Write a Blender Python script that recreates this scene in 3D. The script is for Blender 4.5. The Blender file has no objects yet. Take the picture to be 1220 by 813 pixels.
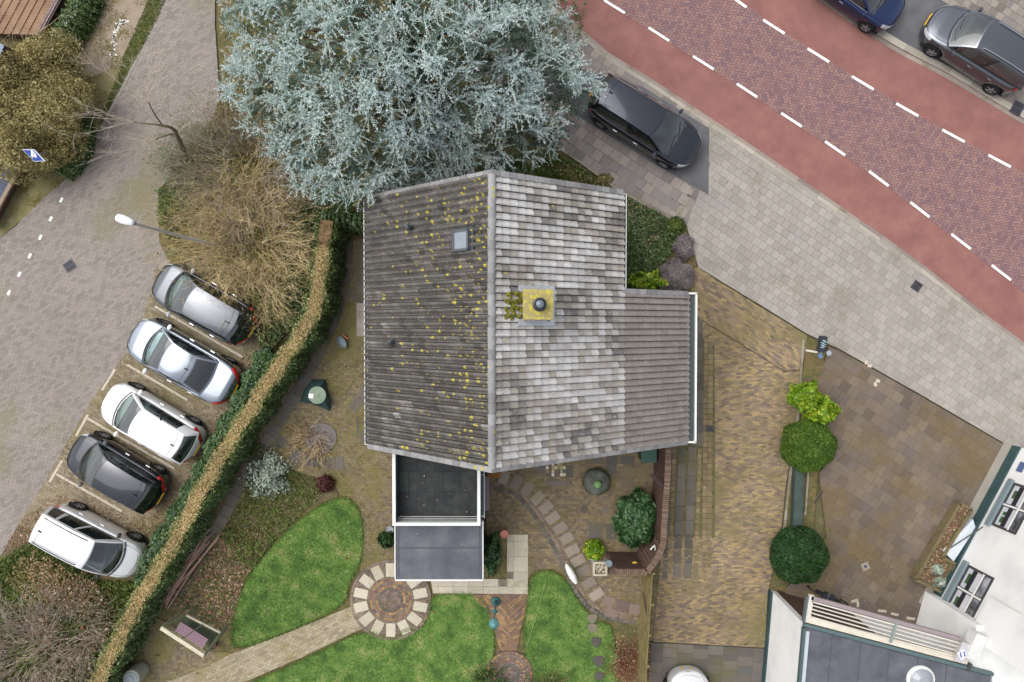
import bpy, bmesh, math, random
import numpy as np
from mathutils import Vector, Matrix, Euler
R = math.radians
random.seed(7); rng = np.random.default_rng(7)
SC = bpy.context.scene
COL = SC.collection

# ---------------------------------------------------------------- camera, light, exposure
CAM_H = 27.0
LENS = 24.0
TILT = -1.30
camd = bpy.data.cameras.new('camera'); cam = bpy.data.objects.new('camera', camd); COL.objects.link(cam)
camd.lens = LENS; camd.sensor_width = 36.0; camd.clip_start = 0.5; camd.clip_end = 600.0
cam.location = (0, 0, CAM_H); cam.rotation_euler = (R(TILT), 0, 0)
SC.camera = cam

SUN_EL, SUN_AZ = 58.0, 300.0          # high, veiled sun from the upper left of the picture
world = bpy.data.worlds.new("World"); SC.world = world; world.use_nodes = True
wn = world.node_tree; wn.nodes.clear()
sky = wn.nodes.new('ShaderNodeTexSky'); sky.sky_type = 'NISHITA'; sky.sun_disc = False
sky.sun_elevation = R(SUN_EL); sky.sun_rotation = R(SUN_AZ); sky.dust_density = 4.0; sky.air_density = 1.0; sky.ozone_density = 1.0
hs = wn.nodes.new('ShaderNodeHueSaturation'); hs.inputs['Saturation'].default_value = 0.30
bg = wn.nodes.new('ShaderNodeBackground'); bg.inputs['Strength'].default_value = 0.15
wo = wn.nodes.new('ShaderNodeOutputWorld')
wn.links.new(sky.outputs[0], hs.inputs['Color']); wn.links.new(hs.outputs[0], bg.inputs['Color']); wn.links.new(bg.outputs[0], wo.inputs['Surface'])
sd = bpy.data.lights.new('sun', 'SUN'); sd.energy = 0.75; sd.angle = R(60); sd.color = (1.0, 0.965, 0.92)
sun = bpy.data.objects.new('sun', sd); COL.objects.link(sun)
az = R(SUN_AZ)
sdir = Vector((math.sin(az) * math.cos(R(SUN_EL)), math.cos(az) * math.cos(R(SUN_EL)), math.sin(R(SUN_EL))))
sun.rotation_euler = sdir.to_track_quat('Z', 'Y').to_euler(); sun.location = (0, 0, 60)
SC.view_settings.view_transform = 'Standard'; SC.view_settings.look = 'None'
SC.view_settings.gamma = 1.0; SC.view_settings.use_curve_mapping = False
SC.view_settings.exposure = 0.66

# ---------------------------------------------------------------- helpers
F = 1220 * LENS / 36.0
_c, _s = math.cos(R(TILT)), math.sin(R(TILT))
def P(px, py, z=0.0):
    """survey helper: where the point seen at photo position (px,py) stands at height z"""
    x = (px - 610.0) / F; y = -(py - 406.5) / F; w = -1.0
    yy = y * _c - w * _s; zz = y * _s + w * _c
    k = (z - CAM_H) / zz
    return Vector((x * k, yy * k, z))
def PP(pts, z=0.0): return [P(a, b, z) for a, b in pts]

def tag(o, label=None, cat=None, group=None, kind=None):
    if label: o['label'] = label
    if cat: o['category'] = cat
    if group: o['group'] = group
    if kind: o['kind'] = kind
    return o
def empty(name, loc=(0, 0, 0), rz=0.0, label=None, cat=None, group=None):
    o = bpy.data.objects.new(name, None); COL.objects.link(o)
    o.location = loc; o.rotation_euler = (0, 0, rz); o.empty_display_size = 0.2
    return tag(o, label, cat, group)
def link(name, me, mat, parent=None, world=False):
    if mat is not None and not me.materials: me.materials.append(mat)
    o = bpy.data.objects.new(name, me); COL.objects.link(o)
    if parent is not None:
        o.parent = parent
        if world:
            q = parent
            off = Vector((0, 0, 0))
            while q is not None:
                off += q.location; q = q.parent
            me.transform(Matrix.Translation(-off))
    return o

def np_mesh(name, V, Fc, tone=None, smooth=False):
    V = np.asarray(V, dtype=np.float32); Fc = np.asarray(Fc, dtype=np.int32)
    me = bpy.data.meshes.new(name)
    n, m, k = len(V), len(Fc), Fc.shape[1]
    me.vertices.add(n); me.vertices.foreach_set('co', V.ravel())
    me.loops.add(m * k); me.loops.foreach_set('vertex_index', Fc.ravel())
    me.polygons.add(m); me.polygons.foreach_set('loop_start', np.arange(0, m * k, k, dtype=np.int32))
    me.polygons.foreach_set('use_smooth', np.full(m, bool(smooth)))
    me.update(calc_edges=True)
    if tone is not None:
        a = me.attributes.new('tone', 'FLOAT', 'FACE'); a.data.foreach_set('value', np.asarray(tone, dtype=np.float32))
    return me

class MB:
    def __init__(s): s.v = []; s.f = []; s.t = []
    def add(s, vs, fs, tone=0.0):
        b = len(s.v); s.v += [tuple(v) for v in vs]
        for f in fs: s.f.append(tuple(b + i for i in f)); s.t.append(tone)
        return s
    def box(s, c, d, rz=0.0, rot=None, tone=0.0):
        hx, hy, hz = d[0] / 2, d[1] / 2, d[2] / 2
        M = (rot if rot is not None else Euler((0, 0, rz)).to_matrix())
        c = Vector(c)
        vs = [c + M @ Vector((x, y, z)) for z in (-hz, hz) for x, y in ((-hx, -hy), (hx, -hy), (hx, hy), (-hx, hy))]
        return s.add(vs, [(3, 2, 1, 0), (4, 5, 6, 7), (0, 1, 5, 4), (1, 2, 6, 5), (2, 3, 7, 6), (3, 0, 4, 7)], tone)
    def bar(s, a, b, w, h=None, tone=0.0):
        """square bar from a to b, width w (horizontal), height h"""
        a = Vector(a); b = Vector(b); d = b - a; L = d.length
        if h is None: h = w
        q = d.to_track_quat('X', 'Z').to_matrix()
        return s.box((a + b) / 2, (L, w, h), rot=q, tone=tone)
    def tube(s, pts, r, n=8, cap=True, tone=0.0):
        pts = [Vector(p) for p in pts]
        if not hasattr(r, '__len__'): r = [r] * len(pts)
        vs = []; fs = []
        for i, p in enumerate(pts):
            d = (pts[min(i + 1, len(pts) - 1)] - pts[max(i - 1, 0)]).normalized()
            u = d.cross(Vector((0, 0, 1)))
            if u.length < 1e-3: u = Vector((1, 0, 0))
            u.normalize(); w = u.cross(d)
            for k in range(n):
                a = 2 * math.pi * k / n
                vs.append(p + (u * math.cos(a) + w * math.sin(a)) * r[i])
        for i in range(len(pts) - 1):
            for k in range(n):
                k2 = (k + 1) % n
                fs.append((i * n + k, i * n + k2, (i + 1) * n + k2, (i + 1) * n + k))
        if cap:
            fs.append(tuple(range(n))); fs.append(tuple(reversed(range((len(pts) - 1) * n, len(pts) * n))))
        return s.add(vs, fs, tone)
    def lathe(s, c, prof, n=24, tone=0.0, wob=0.0):
        c = Vector(c); vs = []; fs = []
        for r, z in prof:
            for k in range(n):
                a = 2 * math.pi * k / n
                rr = r * (1 + wob * math.sin(3 * a + z * 5))
                vs.append(c + Vector((rr * math.cos(a), rr * math.sin(a), z)))
        for i in range(len(prof) - 1):
            for k in range(n):
                k2 = (k + 1) % n
                fs.append((i * n + k, i * n + k2, (i + 1) * n + k2, (i + 1) * n + k))
        fs.append(tuple(reversed(range(n)))); fs.append(tuple(range((len(prof) - 1) * n, len(prof) * n)))
        return s.add(vs, fs, tone)
    def prism(s, poly, z0, z1, tone=0.0):
        poly = ccw([(p[0], p[1]) for p in poly]); n = len(poly)
        vs = [(x, y, z0) for x, y in poly] + [(x, y, z1) for x, y in poly]
        fs = [tuple(reversed(range(n))), tuple(range(n, 2 * n))] + [(i, (i + 1) % n, n + (i + 1) % n, n + i) for i in range(n)]
        return s.add(vs, fs, tone)
    def grid(s, fn, us, vs_, flip=False, tone=0.0):
        nu, nv = len(us), len(vs_)
        v = [fn(a, b) for a in us for b in vs_]
        fs = []
        for i in range(nu - 1):
            for j in range(nv - 1):
                q = (i * nv + j, (i + 1) * nv + j, (i + 1) * nv + j + 1, i * nv + j + 1)
                fs.append(tuple(reversed(q)) if flip else q)
        return s.add(v, fs, tone)
    def mesh(s, name, smooth=False):
        me = bpy.data.meshes.new(name); me.from_pydata(s.v, [], s.f)
        a = me.attributes.new('tone', 'FLOAT', 'FACE'); a.data.foreach_set('value', s.t)
        me.polygons.foreach_set('use_smooth', [bool(smooth)] * len(me.polygons))
        me.update(); return me
    def build(s, name, mat, parent=None, world=True, smooth=False, bevel=0.0):
        me = s.mesh(name, smooth)
        if bevel > 0:
            bm = bmesh.new(); bm.from_mesh(me)
            bmesh.ops.bevel(bm, geom=bm.edges[:], offset=bevel, segments=2, affect='EDGES', clamp_overlap=True)
            bm.to_mesh(me); bm.free()
        return link(name, me, mat, parent, world)

def ccw(poly):
    a = sum(poly[i][0] * poly[(i + 1) % len(poly)][1] - poly[(i + 1) % len(poly)][0] * poly[i][1] for i in range(len(poly)))
    return list(poly) if a > 0 else list(reversed(poly))
def inside(px, py, poly):
    px = np.asarray(px); py = np.asarray(py); r = np.zeros(px.shape, bool); n = len(poly)
    for i in range(n):
        x1, y1 = poly[i][0], poly[i][1]; x2, y2 = poly[(i + 1) % n][0], poly[(i + 1) % n][1]
        c = ((y1 > py) != (y2 > py)) & (px < (x2 - x1) * (py - y1) / ((y2 - y1) or 1e-9) + x1)
        r ^= c
    return r
def rand_in(poly, n):
    xs = [p[0] for p in poly]; ys = [p[1] for p in poly]; out = []
    tot = 0
    while tot < n:
        a = rng.uniform(min(xs), max(xs), n * 2); b = rng.uniform(min(ys), max(ys), n * 2)
        m = inside(a, b, poly); out.append(np.stack([a[m], b[m]], 1)); tot += m.sum()
        if tot == 0 and len(out) > 20: break
    return np.concatenate(out)[:n]
def smoothpoly(pts, it=2):
    for _ in range(it):
        q = []
        for i in range(len(pts)):
            a = pts[i]; b = pts[(i + 1) % len(pts)]
            q += [(a[0] * .75 + b[0] * .25, a[1] * .75 + b[1] * .25), (a[0] * .25 + b[0] * .75, a[1] * .25 + b[1] * .75)]
        pts = q
    return pts
def curve_pts(pts, n=40):
    """Catmull-Rom through pts"""
    pts = [Vector(p) for p in pts]; out = []
    k = len(pts) - 1
    for i in range(n + 1):
        t = i / n * k; j = min(int(t), k - 1); f = t - j
        p0 = pts[max(j - 1, 0)]; p1 = pts[j]; p2 = pts[j + 1]; p3 = pts[min(j + 2, k)]
        out.append(0.5 * ((2 * p1) + (p2 - p0) * f + (2 * p0 - 5 * p1 + 4 * p2 - p3) * f * f + (3 * p1 - p0 - 3 * p2 + p3) * f ** 3))
    return out

# ---------------------------------------------------------------- materials
def lin(c, k=0.86):
    return tuple(k * (((v / 255) / 12.92) if v / 255 <= 0.04045 else (((v / 255) + 0.055) / 1.055) ** 2.4) for v in c) + (1.0,)
class NT:
    def __init__(s, name):
        s.m = bpy.data.materials.new(name); s.m.use_nodes = True; s.t = s.m.node_tree; s.t.nodes.clear()
        s.out = s.t.nodes.new('ShaderNodeOutputMaterial')
        s.pos = s.t.nodes.new('ShaderNodeNewGeometry').outputs['Position']
    def n(s, typ, **kw):
        d = s.t.nodes.new(typ)
        for k, v in kw.items(): setattr(d, k, v)
        return d
    def l(s, a, b): s.t.links.new(a, b)
    def noise(s, scale, detail=3, rough=0.55, vec=None, w=None):
        d = s.n('ShaderNodeTexNoise'); d.inputs['Scale'].default_value = scale; d.inputs['Detail'].default_value = detail
        d.inputs['Roughness'].default_value = rough; s.l(vec if vec is not None else s.pos, d.inputs['Vector']); return d.outputs['Fac']
    def math(s, op, a, b=None, clamp=False):
        d = s.n('ShaderNodeMath', operation=op); d.use_clamp = clamp
        for i, x in enumerate((a, b)):
            if x is None: continue
            if isinstance(x, (int, float)): d.inputs[i].default_value = x
            else: s.l(x, d.inputs[i])
        return d.outputs[0]
    def ramp(s, fac, stops, interp='LINEAR'):
        d = s.n('ShaderNodeValToRGB'); cr = d.color_ramp; cr.interpolation = interp
        while len(cr.elements) < len(stops): cr.elements.new(0.5)
        for e, (p, c) in zip(cr.elements, stops): e.position = p; e.color = c
        s.l(fac, d.inputs[0]); return d.outputs[0]
    def step(s, fac, a, b):
        d = s.n('ShaderNodeMapRange'); d.interpolation_type = 'SMOOTHSTEP'
        d.inputs['From Min'].default_value = a; d.inputs['From Max'].default_value = b; s.l(fac, d.inputs['Value']); return d.outputs[0]
    def mix(s, fac, a, b, mode='MIX'):
        d = s.n('ShaderNodeMix', data_type='RGBA', blend_type=mode)
        if isinstance(fac, (int, float)): d.inputs[0].default_value = fac
        else: s.l(fac, d.inputs[0])
        for i, x in ((6, a), (7, b)):
            if isinstance(x, tuple): d.inputs[i].default_value = x
            else: s.l(x, d.inputs[i])
        return d.outputs[2]
    def vary(s, col, fac, lo, hi):
        """multiply col by a grey between lo and hi"""
        d = s.n('ShaderNodeMapRange'); d.inputs['From Min'].default_value = 0.25; d.inputs['From Max'].default_value = 0.75
        d.inputs['To Min'].default_value = lo; d.inputs['To Max'].default_value = hi; s.l(fac, d.inputs['Value'])
        h = s.n('ShaderNodeVectorMath', operation='SCALE'); s.l(col, h.inputs[0]); s.l(d.outputs[0], h.inputs['Scale'])
        return h.outputs[0]
    def tone(s):
        a = s.n('ShaderNodeAttribute', attribute_type='GEOMETRY', attribute_name='tone')
        b = s.n('ShaderNodeAttribute', attribute_type='OBJECT', attribute_name='tone')
        return s.math('ADD', a.outputs['Fac'], b.outputs['Fac'])
    def done(s, col, rough=0.8, bump=None, dist=0.01, metal=0.0, spec=0.4, coat=0.0, alpha=None):
        b = s.n('ShaderNodeBsdfPrincipled')
        if isinstance(col, tuple): b.inputs['Base Color'].default_value = col
        else: s.l(col, b.inputs['Base Color'])
        if isinstance(rough, (int, float)): b.inputs['Roughness'].default_value = rough
        else: s.l(rough, b.inputs['Roughness'])
        b.inputs['Metallic'].default_value = metal; b.inputs['Specular IOR Level'].default_value = spec
        b.inputs['Coat Weight'].default_value = coat; b.inputs['Coat Roughness'].default_value = 0.04
        if bump is not None:
            u = s.n('ShaderNodeBump'); u.inputs['Distance'].default_value = dist; u.inputs['Strength'].default_value = 1.0
            s.l(bump, u.inputs['Height']); s.l(u.outputs[0], b.inputs['Normal'])
        s.l(b.outputs[0], s.out.inputs['Surface']); s.b = b
        return s.m
def stops(cols, k=0.86):
    n = len(cols); return [(i / max(n - 1, 1), lin(c, k)) for i, c in enumerate(cols)]
def mat_pav(name, cols, moss=None, amt=0.5, mscale=1.0, fine=60, fv=0.18, big=0.12, bigscale=0.5, rough=0.85, bump=0.004, k=0.86, stretch=None):
    t = NT(name); c = t.ramp(t.tone(), stops(cols, k))
    nf = t.noise(fine, 3, 0.7); c = t.vary(c, nf, 1 - fv, 1 + fv)
    c = t.vary(c, t.noise(bigscale, 4, 0.6), 1 - big, 1 + big)
    if moss:
        mp = t.n('ShaderNodeMapping'); t.l(t.pos, mp.inputs[0]); mp.inputs['Location'].default_value = (11.3, 4.7, 2.0)
        if stretch: mp.inputs['Scale'].default_value = stretch
        m1 = t.noise(mscale, 5, 0.65, mp.outputs[0]); m2 = t.noise(14, 3, 0.7)
        f = t.math('ADD', t.math('MULTIPLY', m1, 0.7), t.math('MULTIPLY', m2, 0.3))
        f = t.step(f, 0.62 - 0.3 * amt, 0.74 - 0.24 * amt)
        mc = t.ramp(t.noise(9, 3), stops(moss, k)); c = t.mix(t.math('MULTIPLY', f, 0.85), c, mc)
    return t.done(c, rough, nf, bump, spec=0.3)
def mat_noise(name, cols, scale=3.0, detail=5, rough=0.8, bump=0.006, fine=40, fv=0.15, metal=0.0, spec=0.4, k=0.86, coat=0.0, lo=0.32, hi=0.68):
    t = NT(name); n = t.noise(scale, detail, 0.6)
    st = [(lo + (hi - lo) * p, c) for p, c in stops(cols, k)]
    c = t.ramp(n, st); nf = t.noise(fine, 3, 0.7); c = t.vary(c, nf, 1 - fv, 1 + fv)
    return t.done(c, rough, nf if bump else None, bump, metal, spec, coat)
def mat_leaf(name, cols, rough=0.5, spec=0.35, clump=0.9, cv=0.25, k=0.86):
    t = NT(name); c = t.ramp(t.tone(), stops(cols, k)); c = t.vary(c, t.noise(clump, 3, 0.6), 1 - cv, 1 + cv)
    m = t.done(c, rough, spec=spec)
    tr = t.n('ShaderNodeBsdfTranslucent'); t.l(c, tr.inputs[0]); mx = t.n('ShaderNodeMixShader'); mx.inputs[0].default_value = 0.25
    t.l(t.b.outputs[0], mx.inputs[1]); t.l(tr.outputs[0], mx.inputs[2]); t.l(mx.outputs[0], t.out.inputs['Surface'])
    return m
def mat_plain(name, c, rough=0.5, metal=0.0, spec=0.5, coat=0.0, k=0.86, dirt=0.08, scale=4.0):
    t = NT(name); n = t.noise(scale, 4, 0.6)
    base = t.n('ShaderNodeRGB'); base.outputs[0].default_value = lin(c, k)
    return t.done(t.vary(base.outputs[0], n, 1 - dirt, 1 + dirt), rough, None, 0, metal, spec, coat)

# ---------------------------------------------------------------- paving
def clip_poly(sub, a, b):
    """keep the part of convex sub left of a->b"""
    out = []; n = len(sub)
    def side(p): return (b[0] - a[0]) * (p[1] - a[1]) - (b[1] - a[1]) * (p[0] - a[0])
    for i in range(n):
        p, q = sub[i], sub[(i + 1) % n]; sp, sq = side(p), side(q)
        if sp >= 0: out.append(p)
        if (sp >= 0) != (sq >= 0):
            t = sp / (sp - sq); out.append((p[0] + (q[0] - p[0]) * t, p[1] + (q[1] - p[1]) * t))
    return out
def rects(pattern, l, w, bb):
    """brick centres and orientation inside bb (x0,x1,y0,y1), brick l along x"""
    x0, x1, y0, y1 = bb; C = []; O = []
    if pattern in ('stack', 'run', 'third'):
        nj = int((y1 - y0) / w) + 2; ni = int((x1 - x0) / l) + 3
        for j in range(nj):
            off = 0 if pattern == 'stack' else ((j % 2) * l * 0.5 if pattern == 'run' else (j % 3) * l / 3)
            for i in range(-1, ni): C.append((x0 + i * l + off, y0 + j * w)); O.append(0)
    elif pattern == 'herring':
        ni = int((x1 - x0) / w) + 3; nj = int((y1 - y0) / w) + 3
        for j in range(nj):
            for i in range(ni):
                k = (i - j) % 4
                if k == 0: C.append((x0 + (i + 1) * w, y0 + (j + .5) * w)); O.append(0)
                elif k == 3: C.append((x0 + (i + .5) * w, y0 + (j + 1) * w)); O.append(1)
    elif pattern == 'basket':
        ni = int((x1 - x0) / l) + 2; nj = int((y1 - y0) / l) + 2
        for j in range(nj):
            for i in range(ni):
                for s in (-.25, .25):
                    if (i + j) % 2: C.append((x0 + i * l, y0 + j * l + s * l)); O.append(0)
                    else: C.append((x0 + i * l + s * l, y0 + j * l)); O.append(1)
    return np.array(C), np.array(O)
def box_arrays(C, ang, L, W, z, th, jit):
    """vectorised boxes -> V,F (8 verts, 5 faces each)"""
    n = len(C); ca, sa = np.cos(ang), np.sin(ang)
    loc = np.array([(-1, -1), (1, -1), (1, 1), (-1, 1)]) * 0.5
    X = loc[:, 0][None] * L[:, None]; Y = loc[:, 1][None] * W[:, None]
    wx = C[:, 0][:, None] + X * ca[:, None] - Y * sa[:, None]; wy = C[:, 1][:, None] + X * sa[:, None] + Y * ca[:, None]
    zt = z + rng.normal(0, jit, n)[:, None] + rng.normal(0, jit * .5, (n, 4))
    top = np.stack([wx, wy, zt], 2); bot = np.stack([wx, wy, np.full_like(wx, z - th)], 2)
    V = np.concatenate([bot, top], 1).reshape(-1, 3)
    q = np.array([(4, 5, 6, 7), (0, 1, 5, 4), (1, 2, 6, 5), (2, 3, 7, 6), (3, 0, 4, 7)])
    Fc = (q[None] + (np.arange(n) * 8)[:, None, None]).reshape(-1, 4)
    return V, Fc
BED = {}
def pave(name, poly, pattern, l, w, z, mat, bedmat, ang=0.0, joint=0.006, th=0.03, jit=0.0015, parts=0, piece='paver', tonef=None, holes=(), parent=None, near=(0, 0), org=None, bedname=None, kindpiece='stuff'):
    """poly: world xy list. Lays individual pieces. Returns the bed (structure)."""
    poly = ccw([(p[0], p[1]) for p in poly]); ca, sa = math.cos(-ang), math.sin(-ang)
    rp = [(x * ca - y * sa, x * sa + y * ca) for x, y in poly]
    xs = [p[0] for p in rp]; ys = [p[1] for p in rp]
    bb = [min(xs) - l, max(xs) + l, min(ys) - l, max(ys) + l]
    C, O = rects(pattern, l, w, bb)
    A = ang + O * math.pi / 2
    cx = C[:, 0] * math.cos(ang) - C[:, 1] * math.sin(ang); cy = C[:, 0] * math.sin(ang) + C[:, 1] * math.cos(ang)
    # corner tests
    loc = np.array([(-.5, -.5), (.5, -.5), (.5, .5), (-.5, .5)]); L = l - joint; W = w - joint
    X = loc[:, 0][None] * L; Y = loc[:, 1][None] * W
    qx = cx[:, None] + X * np.cos(A)[:, None] - Y * np.sin(A)[:, None]; qy = cy[:, None] + X * np.sin(A)[:, None] + Y * np.cos(A)[:, None]
    ins = inside(qx, qy, poly); cen = inside(cx, cy, poly)
    hol = np.zeros(len(cx), bool)
    for h in holes: hol |= inside(cx, cy, h)
    full = ins.all(1) & ~hol; part = ((ins.any(1)) | cen) & ~full & ~hol
    if parent is None:
        mb = MB(); mb.add([(x, y, z - 0.008) for x, y in poly], [tuple(range(len(poly)))], 0.5)
        parent = mb.build(bedname or name, bedmat); tag(parent, kind='structure')
    idx = np.where(full)[0]
    tone = rng.random(len(cx)) if tonef is None else np.clip(tonef(cx, cy, O), 0, 1)
    if parts:
        d = np.hypot(cx[idx] - near[0], cy[idx] - near[1]); order = idx[np.argsort(d)]
        one = order[:parts]; idx = order[parts:]
        m = MB(); bx = 0.004
        a, b = L / 2, W / 2
        m.add([(-a, -b, -th), (a, -b, -th), (a, b, -th), (-a, b, -th), (-a, -b, -bx), (a, -b, -bx), (a, b, -bx), (-a, b, -bx),
               (-a + bx, -b + bx, 0), (a - bx, -b + bx, 0), (a - bx, b - bx, 0), (-a + bx, b - bx, 0)],
              [(8, 9, 10, 11)] + [(i, (i + 1) % 4, 4 + (i + 1) % 4, 4 + i) for i in range(4)] + [(4 + i, 4 + (i + 1) % 4, 8 + (i + 1) % 4, 8 + i) for i in range(4)], 0.0)
        me = m.mesh(piece); me.materials.append(mat)
        for i in one:
            o = bpy.data.objects.new(piece, me); COL.objects.link(o); o.parent = parent
            o.location = (cx[i] - parent.location.x, cy[i] - parent.location.y, z - parent.location.z + rng.normal(0, jit)); o.rotation_euler = (rng.normal(0, .004), rng.normal(0, .004), A[i] + rng.normal(0, .006)); o['tone'] = float(tone[i])
    if len(idx):
        n = len(idx); V, Fc = box_arrays(np.stack([cx[idx], cy[idx]], 1), A[idx] + rng.normal(0, .008, n), np.full(n, L), np.full(n, W), z, th, jit)
        T = np.repeat(tone[idx], 5)
        o = link(piece + '_field', np_mesh(piece, V, Fc, T), mat, parent, world=True); o['kind'] = kindpiece
    pm = MB(); N = len(poly)
    for i in np.where(part)[0]:
        sub = ccw([(qx[i, k], qy[i, k]) for k in range(4)])
        x0, x1, y0, y1 = qx[i].min(), qx[i].max(), qy[i].min(), qy[i].max()
        for e in range(N):
            a = poly[e]; b = poly[(e + 1) % N]
            # does this edge pass near the piece?
            if max(a[0], b[0]) < x0 or min(a[0], b[0]) > x1 or max(a[1], b[1]) < y0 or min(a[1], b[1]) > y1: continue
            dx, dy = b[0] - a[0], b[1] - a[1]; s = [(dx * (p[1] - a[1]) - dy * (p[0] - a[0])) for p in sub]
            if not s: break
            if min(s) < 0 < max(s): sub = clip_poly(sub, a, b)
        if len(sub) >= 3:
            ar = abs(sum(sub[k][0] * sub[(k + 1) % len(sub)][1] - sub[(k + 1) % len(sub)][0] * sub[k][1] for k in range(len(sub)))) / 2
            if ar > 0.0004: pm.prism(sub, z - th, z + random.gauss(0, jit), float(tone[i]))
    if pm.v: o = pm.build(piece + '_cut', mat, parent); o['kind'] = 'stuff'
    return parent
def sheet(name, poly, z, mat, kind='structure', parent=None):
    mb = MB(); poly = ccw([(p[0], p[1]) for p in poly]); mb.add([(x, y, z) for x, y in poly], [tuple(range(len(poly)))], 0.5)
    o = mb.build(name, mat, parent)
    if kind: o['kind'] = kind
    return o
def offset_line(pts, d):
    out = []
    for i, p in enumerate(pts):
        a = Vector(pts[max(i - 1, 0)]); b = Vector(pts[min(i + 1, len(pts) - 1)]); t = (b - a); t.z = 0; t.normalize()
        out.append(Vector((p[0] - t.y * d, p[1] + t.x * d, p[2] if len(p) > 2 else 0)))
    return out
def resample(pts, step):
    pts = [Vector(p) for p in pts]; out = [pts[0].copy()]; acc = 0
    for a, b in zip(pts, pts[1:]):
        L = (b - a).length; d = step - acc
        while d <= L: out.append(a.lerp(b, d / L)); d += step
        acc = (acc + L) % step
    return out
def row_pieces(name, line, w, length, z0, z1, mat, parent, joint=0.008, tone=None, maxn=300):
    """pieces laid end to end along a line (kerbs, edgings)"""
    pts = resample(line, length); n = 0
    for a, b in zip(pts, pts[1:]):
        d = (b - a); L = d.length
        if L < 0.02: continue
        rz = math.atan2(d.y, d.x); me = KERB.get((name, round(L, 2), w, z1 - z0, mat.name))
        if me is None:
            mb = MB(); mb.box((0, 0, 0), (L - joint, w, z1 - z0)); me = mb.mesh(name)
            bm = bmesh.new(); bm.from_mesh(me); bmesh.ops.bevel(bm, geom=[e for e in bm.edges if all(v.co.z > 0 for v in e.verts)], offset=0.008, segments=1, affect='EDGES'); bm.to_mesh(me); bm.free()
            me.materials.append(mat); KERB[(name, round(L, 2), w, z1 - z0, mat.name)] = me
        o = bpy.data.objects.new(name, me); COL.objects.link(o); o.parent = parent
        o.location = (a + b) / 2 - (parent.location if parent else Vector((0, 0, 0))); o.location.z = (z0 + z1) / 2 - (parent.location.z if parent else 0) + rng.normal(0, .0015); o.rotation_euler = (0, 0, rz); o['tone'] = float(rng.random() if tone is None else tone)
        n += 1
KERB = {}

# ---------------------------------------------------------------- foliage
def unit(a): return a / np.maximum(np.linalg.norm(a, axis=1, keepdims=True), 1e-9)
def leaf_cards(Pn, N, size, aspect=0.55, sj=0.35, flat=0.5):
    """diamond leaves: Pn (n,3) positions, N preferred normals, returns V,F"""
    n = len(Pn); N = unit(N + rng.normal(0, flat, (n, 3)))
    A = unit(np.cross(N, rng.normal(0, 1, (n, 3)))); B = np.cross(N, A)
    s = size * np.exp(rng.normal(0, sj, n))[:, None]
    tip = Pn + A * s; base = Pn - A * s * .8; l = Pn + B * s * aspect + N * s * .12; r = Pn - B * s * aspect + N * s * .12
    V = np.stack([base, r, tip, l], 1).reshape(-1, 3); Fc = np.arange(n * 4).reshape(n, 4)
    return V, Fc
def spikes(Pn, D, length, width):
    """flat needle sprays: two crossed thin triangles"""
    n = len(Pn); D = unit(D); A = unit(np.cross(D, rng.normal(0, 1, (n, 3)))); B = np.cross(D, A)
    L = length[:, None]; w = width[:, None] * .5
    v = [Pn - A * w * .4, Pn + D * L * .45 - A * w, Pn + D * L, Pn + D * L * .45 + A * w, Pn - B * w * .4, Pn + D * L * .45 - B * w, Pn + D * L, Pn + D * L * .45 + B * w]
    V = np.stack(v, 1).reshape(-1, 3); b = (np.arange(n) * 8)[:, None]
    Fc = np.concatenate([b + np.array([[0, 1, 2, 3]]), b + np.array([[4, 5, 6, 7]])], 1).reshape(-1, 4)
    return V, Fc
def twigs(starts, dirs, lengths, r0, seg=5, curl=0.25, droop=0.0, sides=3, rend=0.3):
    """many bent twigs as 3-sided tubes"""
    n = len(starts); p = np.array(starts, float); d = unit(np.array(dirs, float)); st = np.asarray(lengths)[:, None] / seg
    r = np.broadcast_to(np.asarray(r0, float), (n,)).copy(); rings = []
    for i in range(seg + 1):
        u = unit(np.cross(d, np.array([[0.13, 0.31, 1.0]]) + 1e-3)); w = np.cross(d, u)
        rr = (r * (1 - (1 - rend) * i / seg))[:, None]
        ring = [p + (u * math.cos(2 * math.pi * k / sides) + w * math.sin(2 * math.pi * k / sides)) * rr for k in range(sides)]
        rings.append(np.stack(ring, 1))
        p = p + d * st; d = unit(d + rng.normal(0, curl, (n, 3)) + np.array([[0, 0, -droop]]))
    V = np.stack(rings, 1).reshape(-1, 3)            # n, seg+1, sides
    base = (np.arange(n) * (seg + 1) * sides)[:, None]; q = []
    for i in range(seg):
        for k in range(sides):
            k2 = (k + 1) % sides; q.append((i * sides + k, i * sides + k2, (i + 1) * sides + k2, (i + 1) * sides + k))
    Fc = (base[:, :, None] + np.array(q)[None]).reshape(-1, 4)
    return V, Fc, seg * sides
def cat_mesh(parts):
    V = []; Fc = []; T = []; b = 0
    for v, f, t in parts:
        V.append(v); Fc.append(f + b); b += len(v); T.append(np.broadcast_to(np.asarray(t, float), (len(f),)) if np.ndim(t) == 0 or len(t) == len(f) else np.repeat(t, len(f) // len(t)))
    return np.concatenate(V), np.concatenate(Fc), np.concatenate(T)
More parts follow.
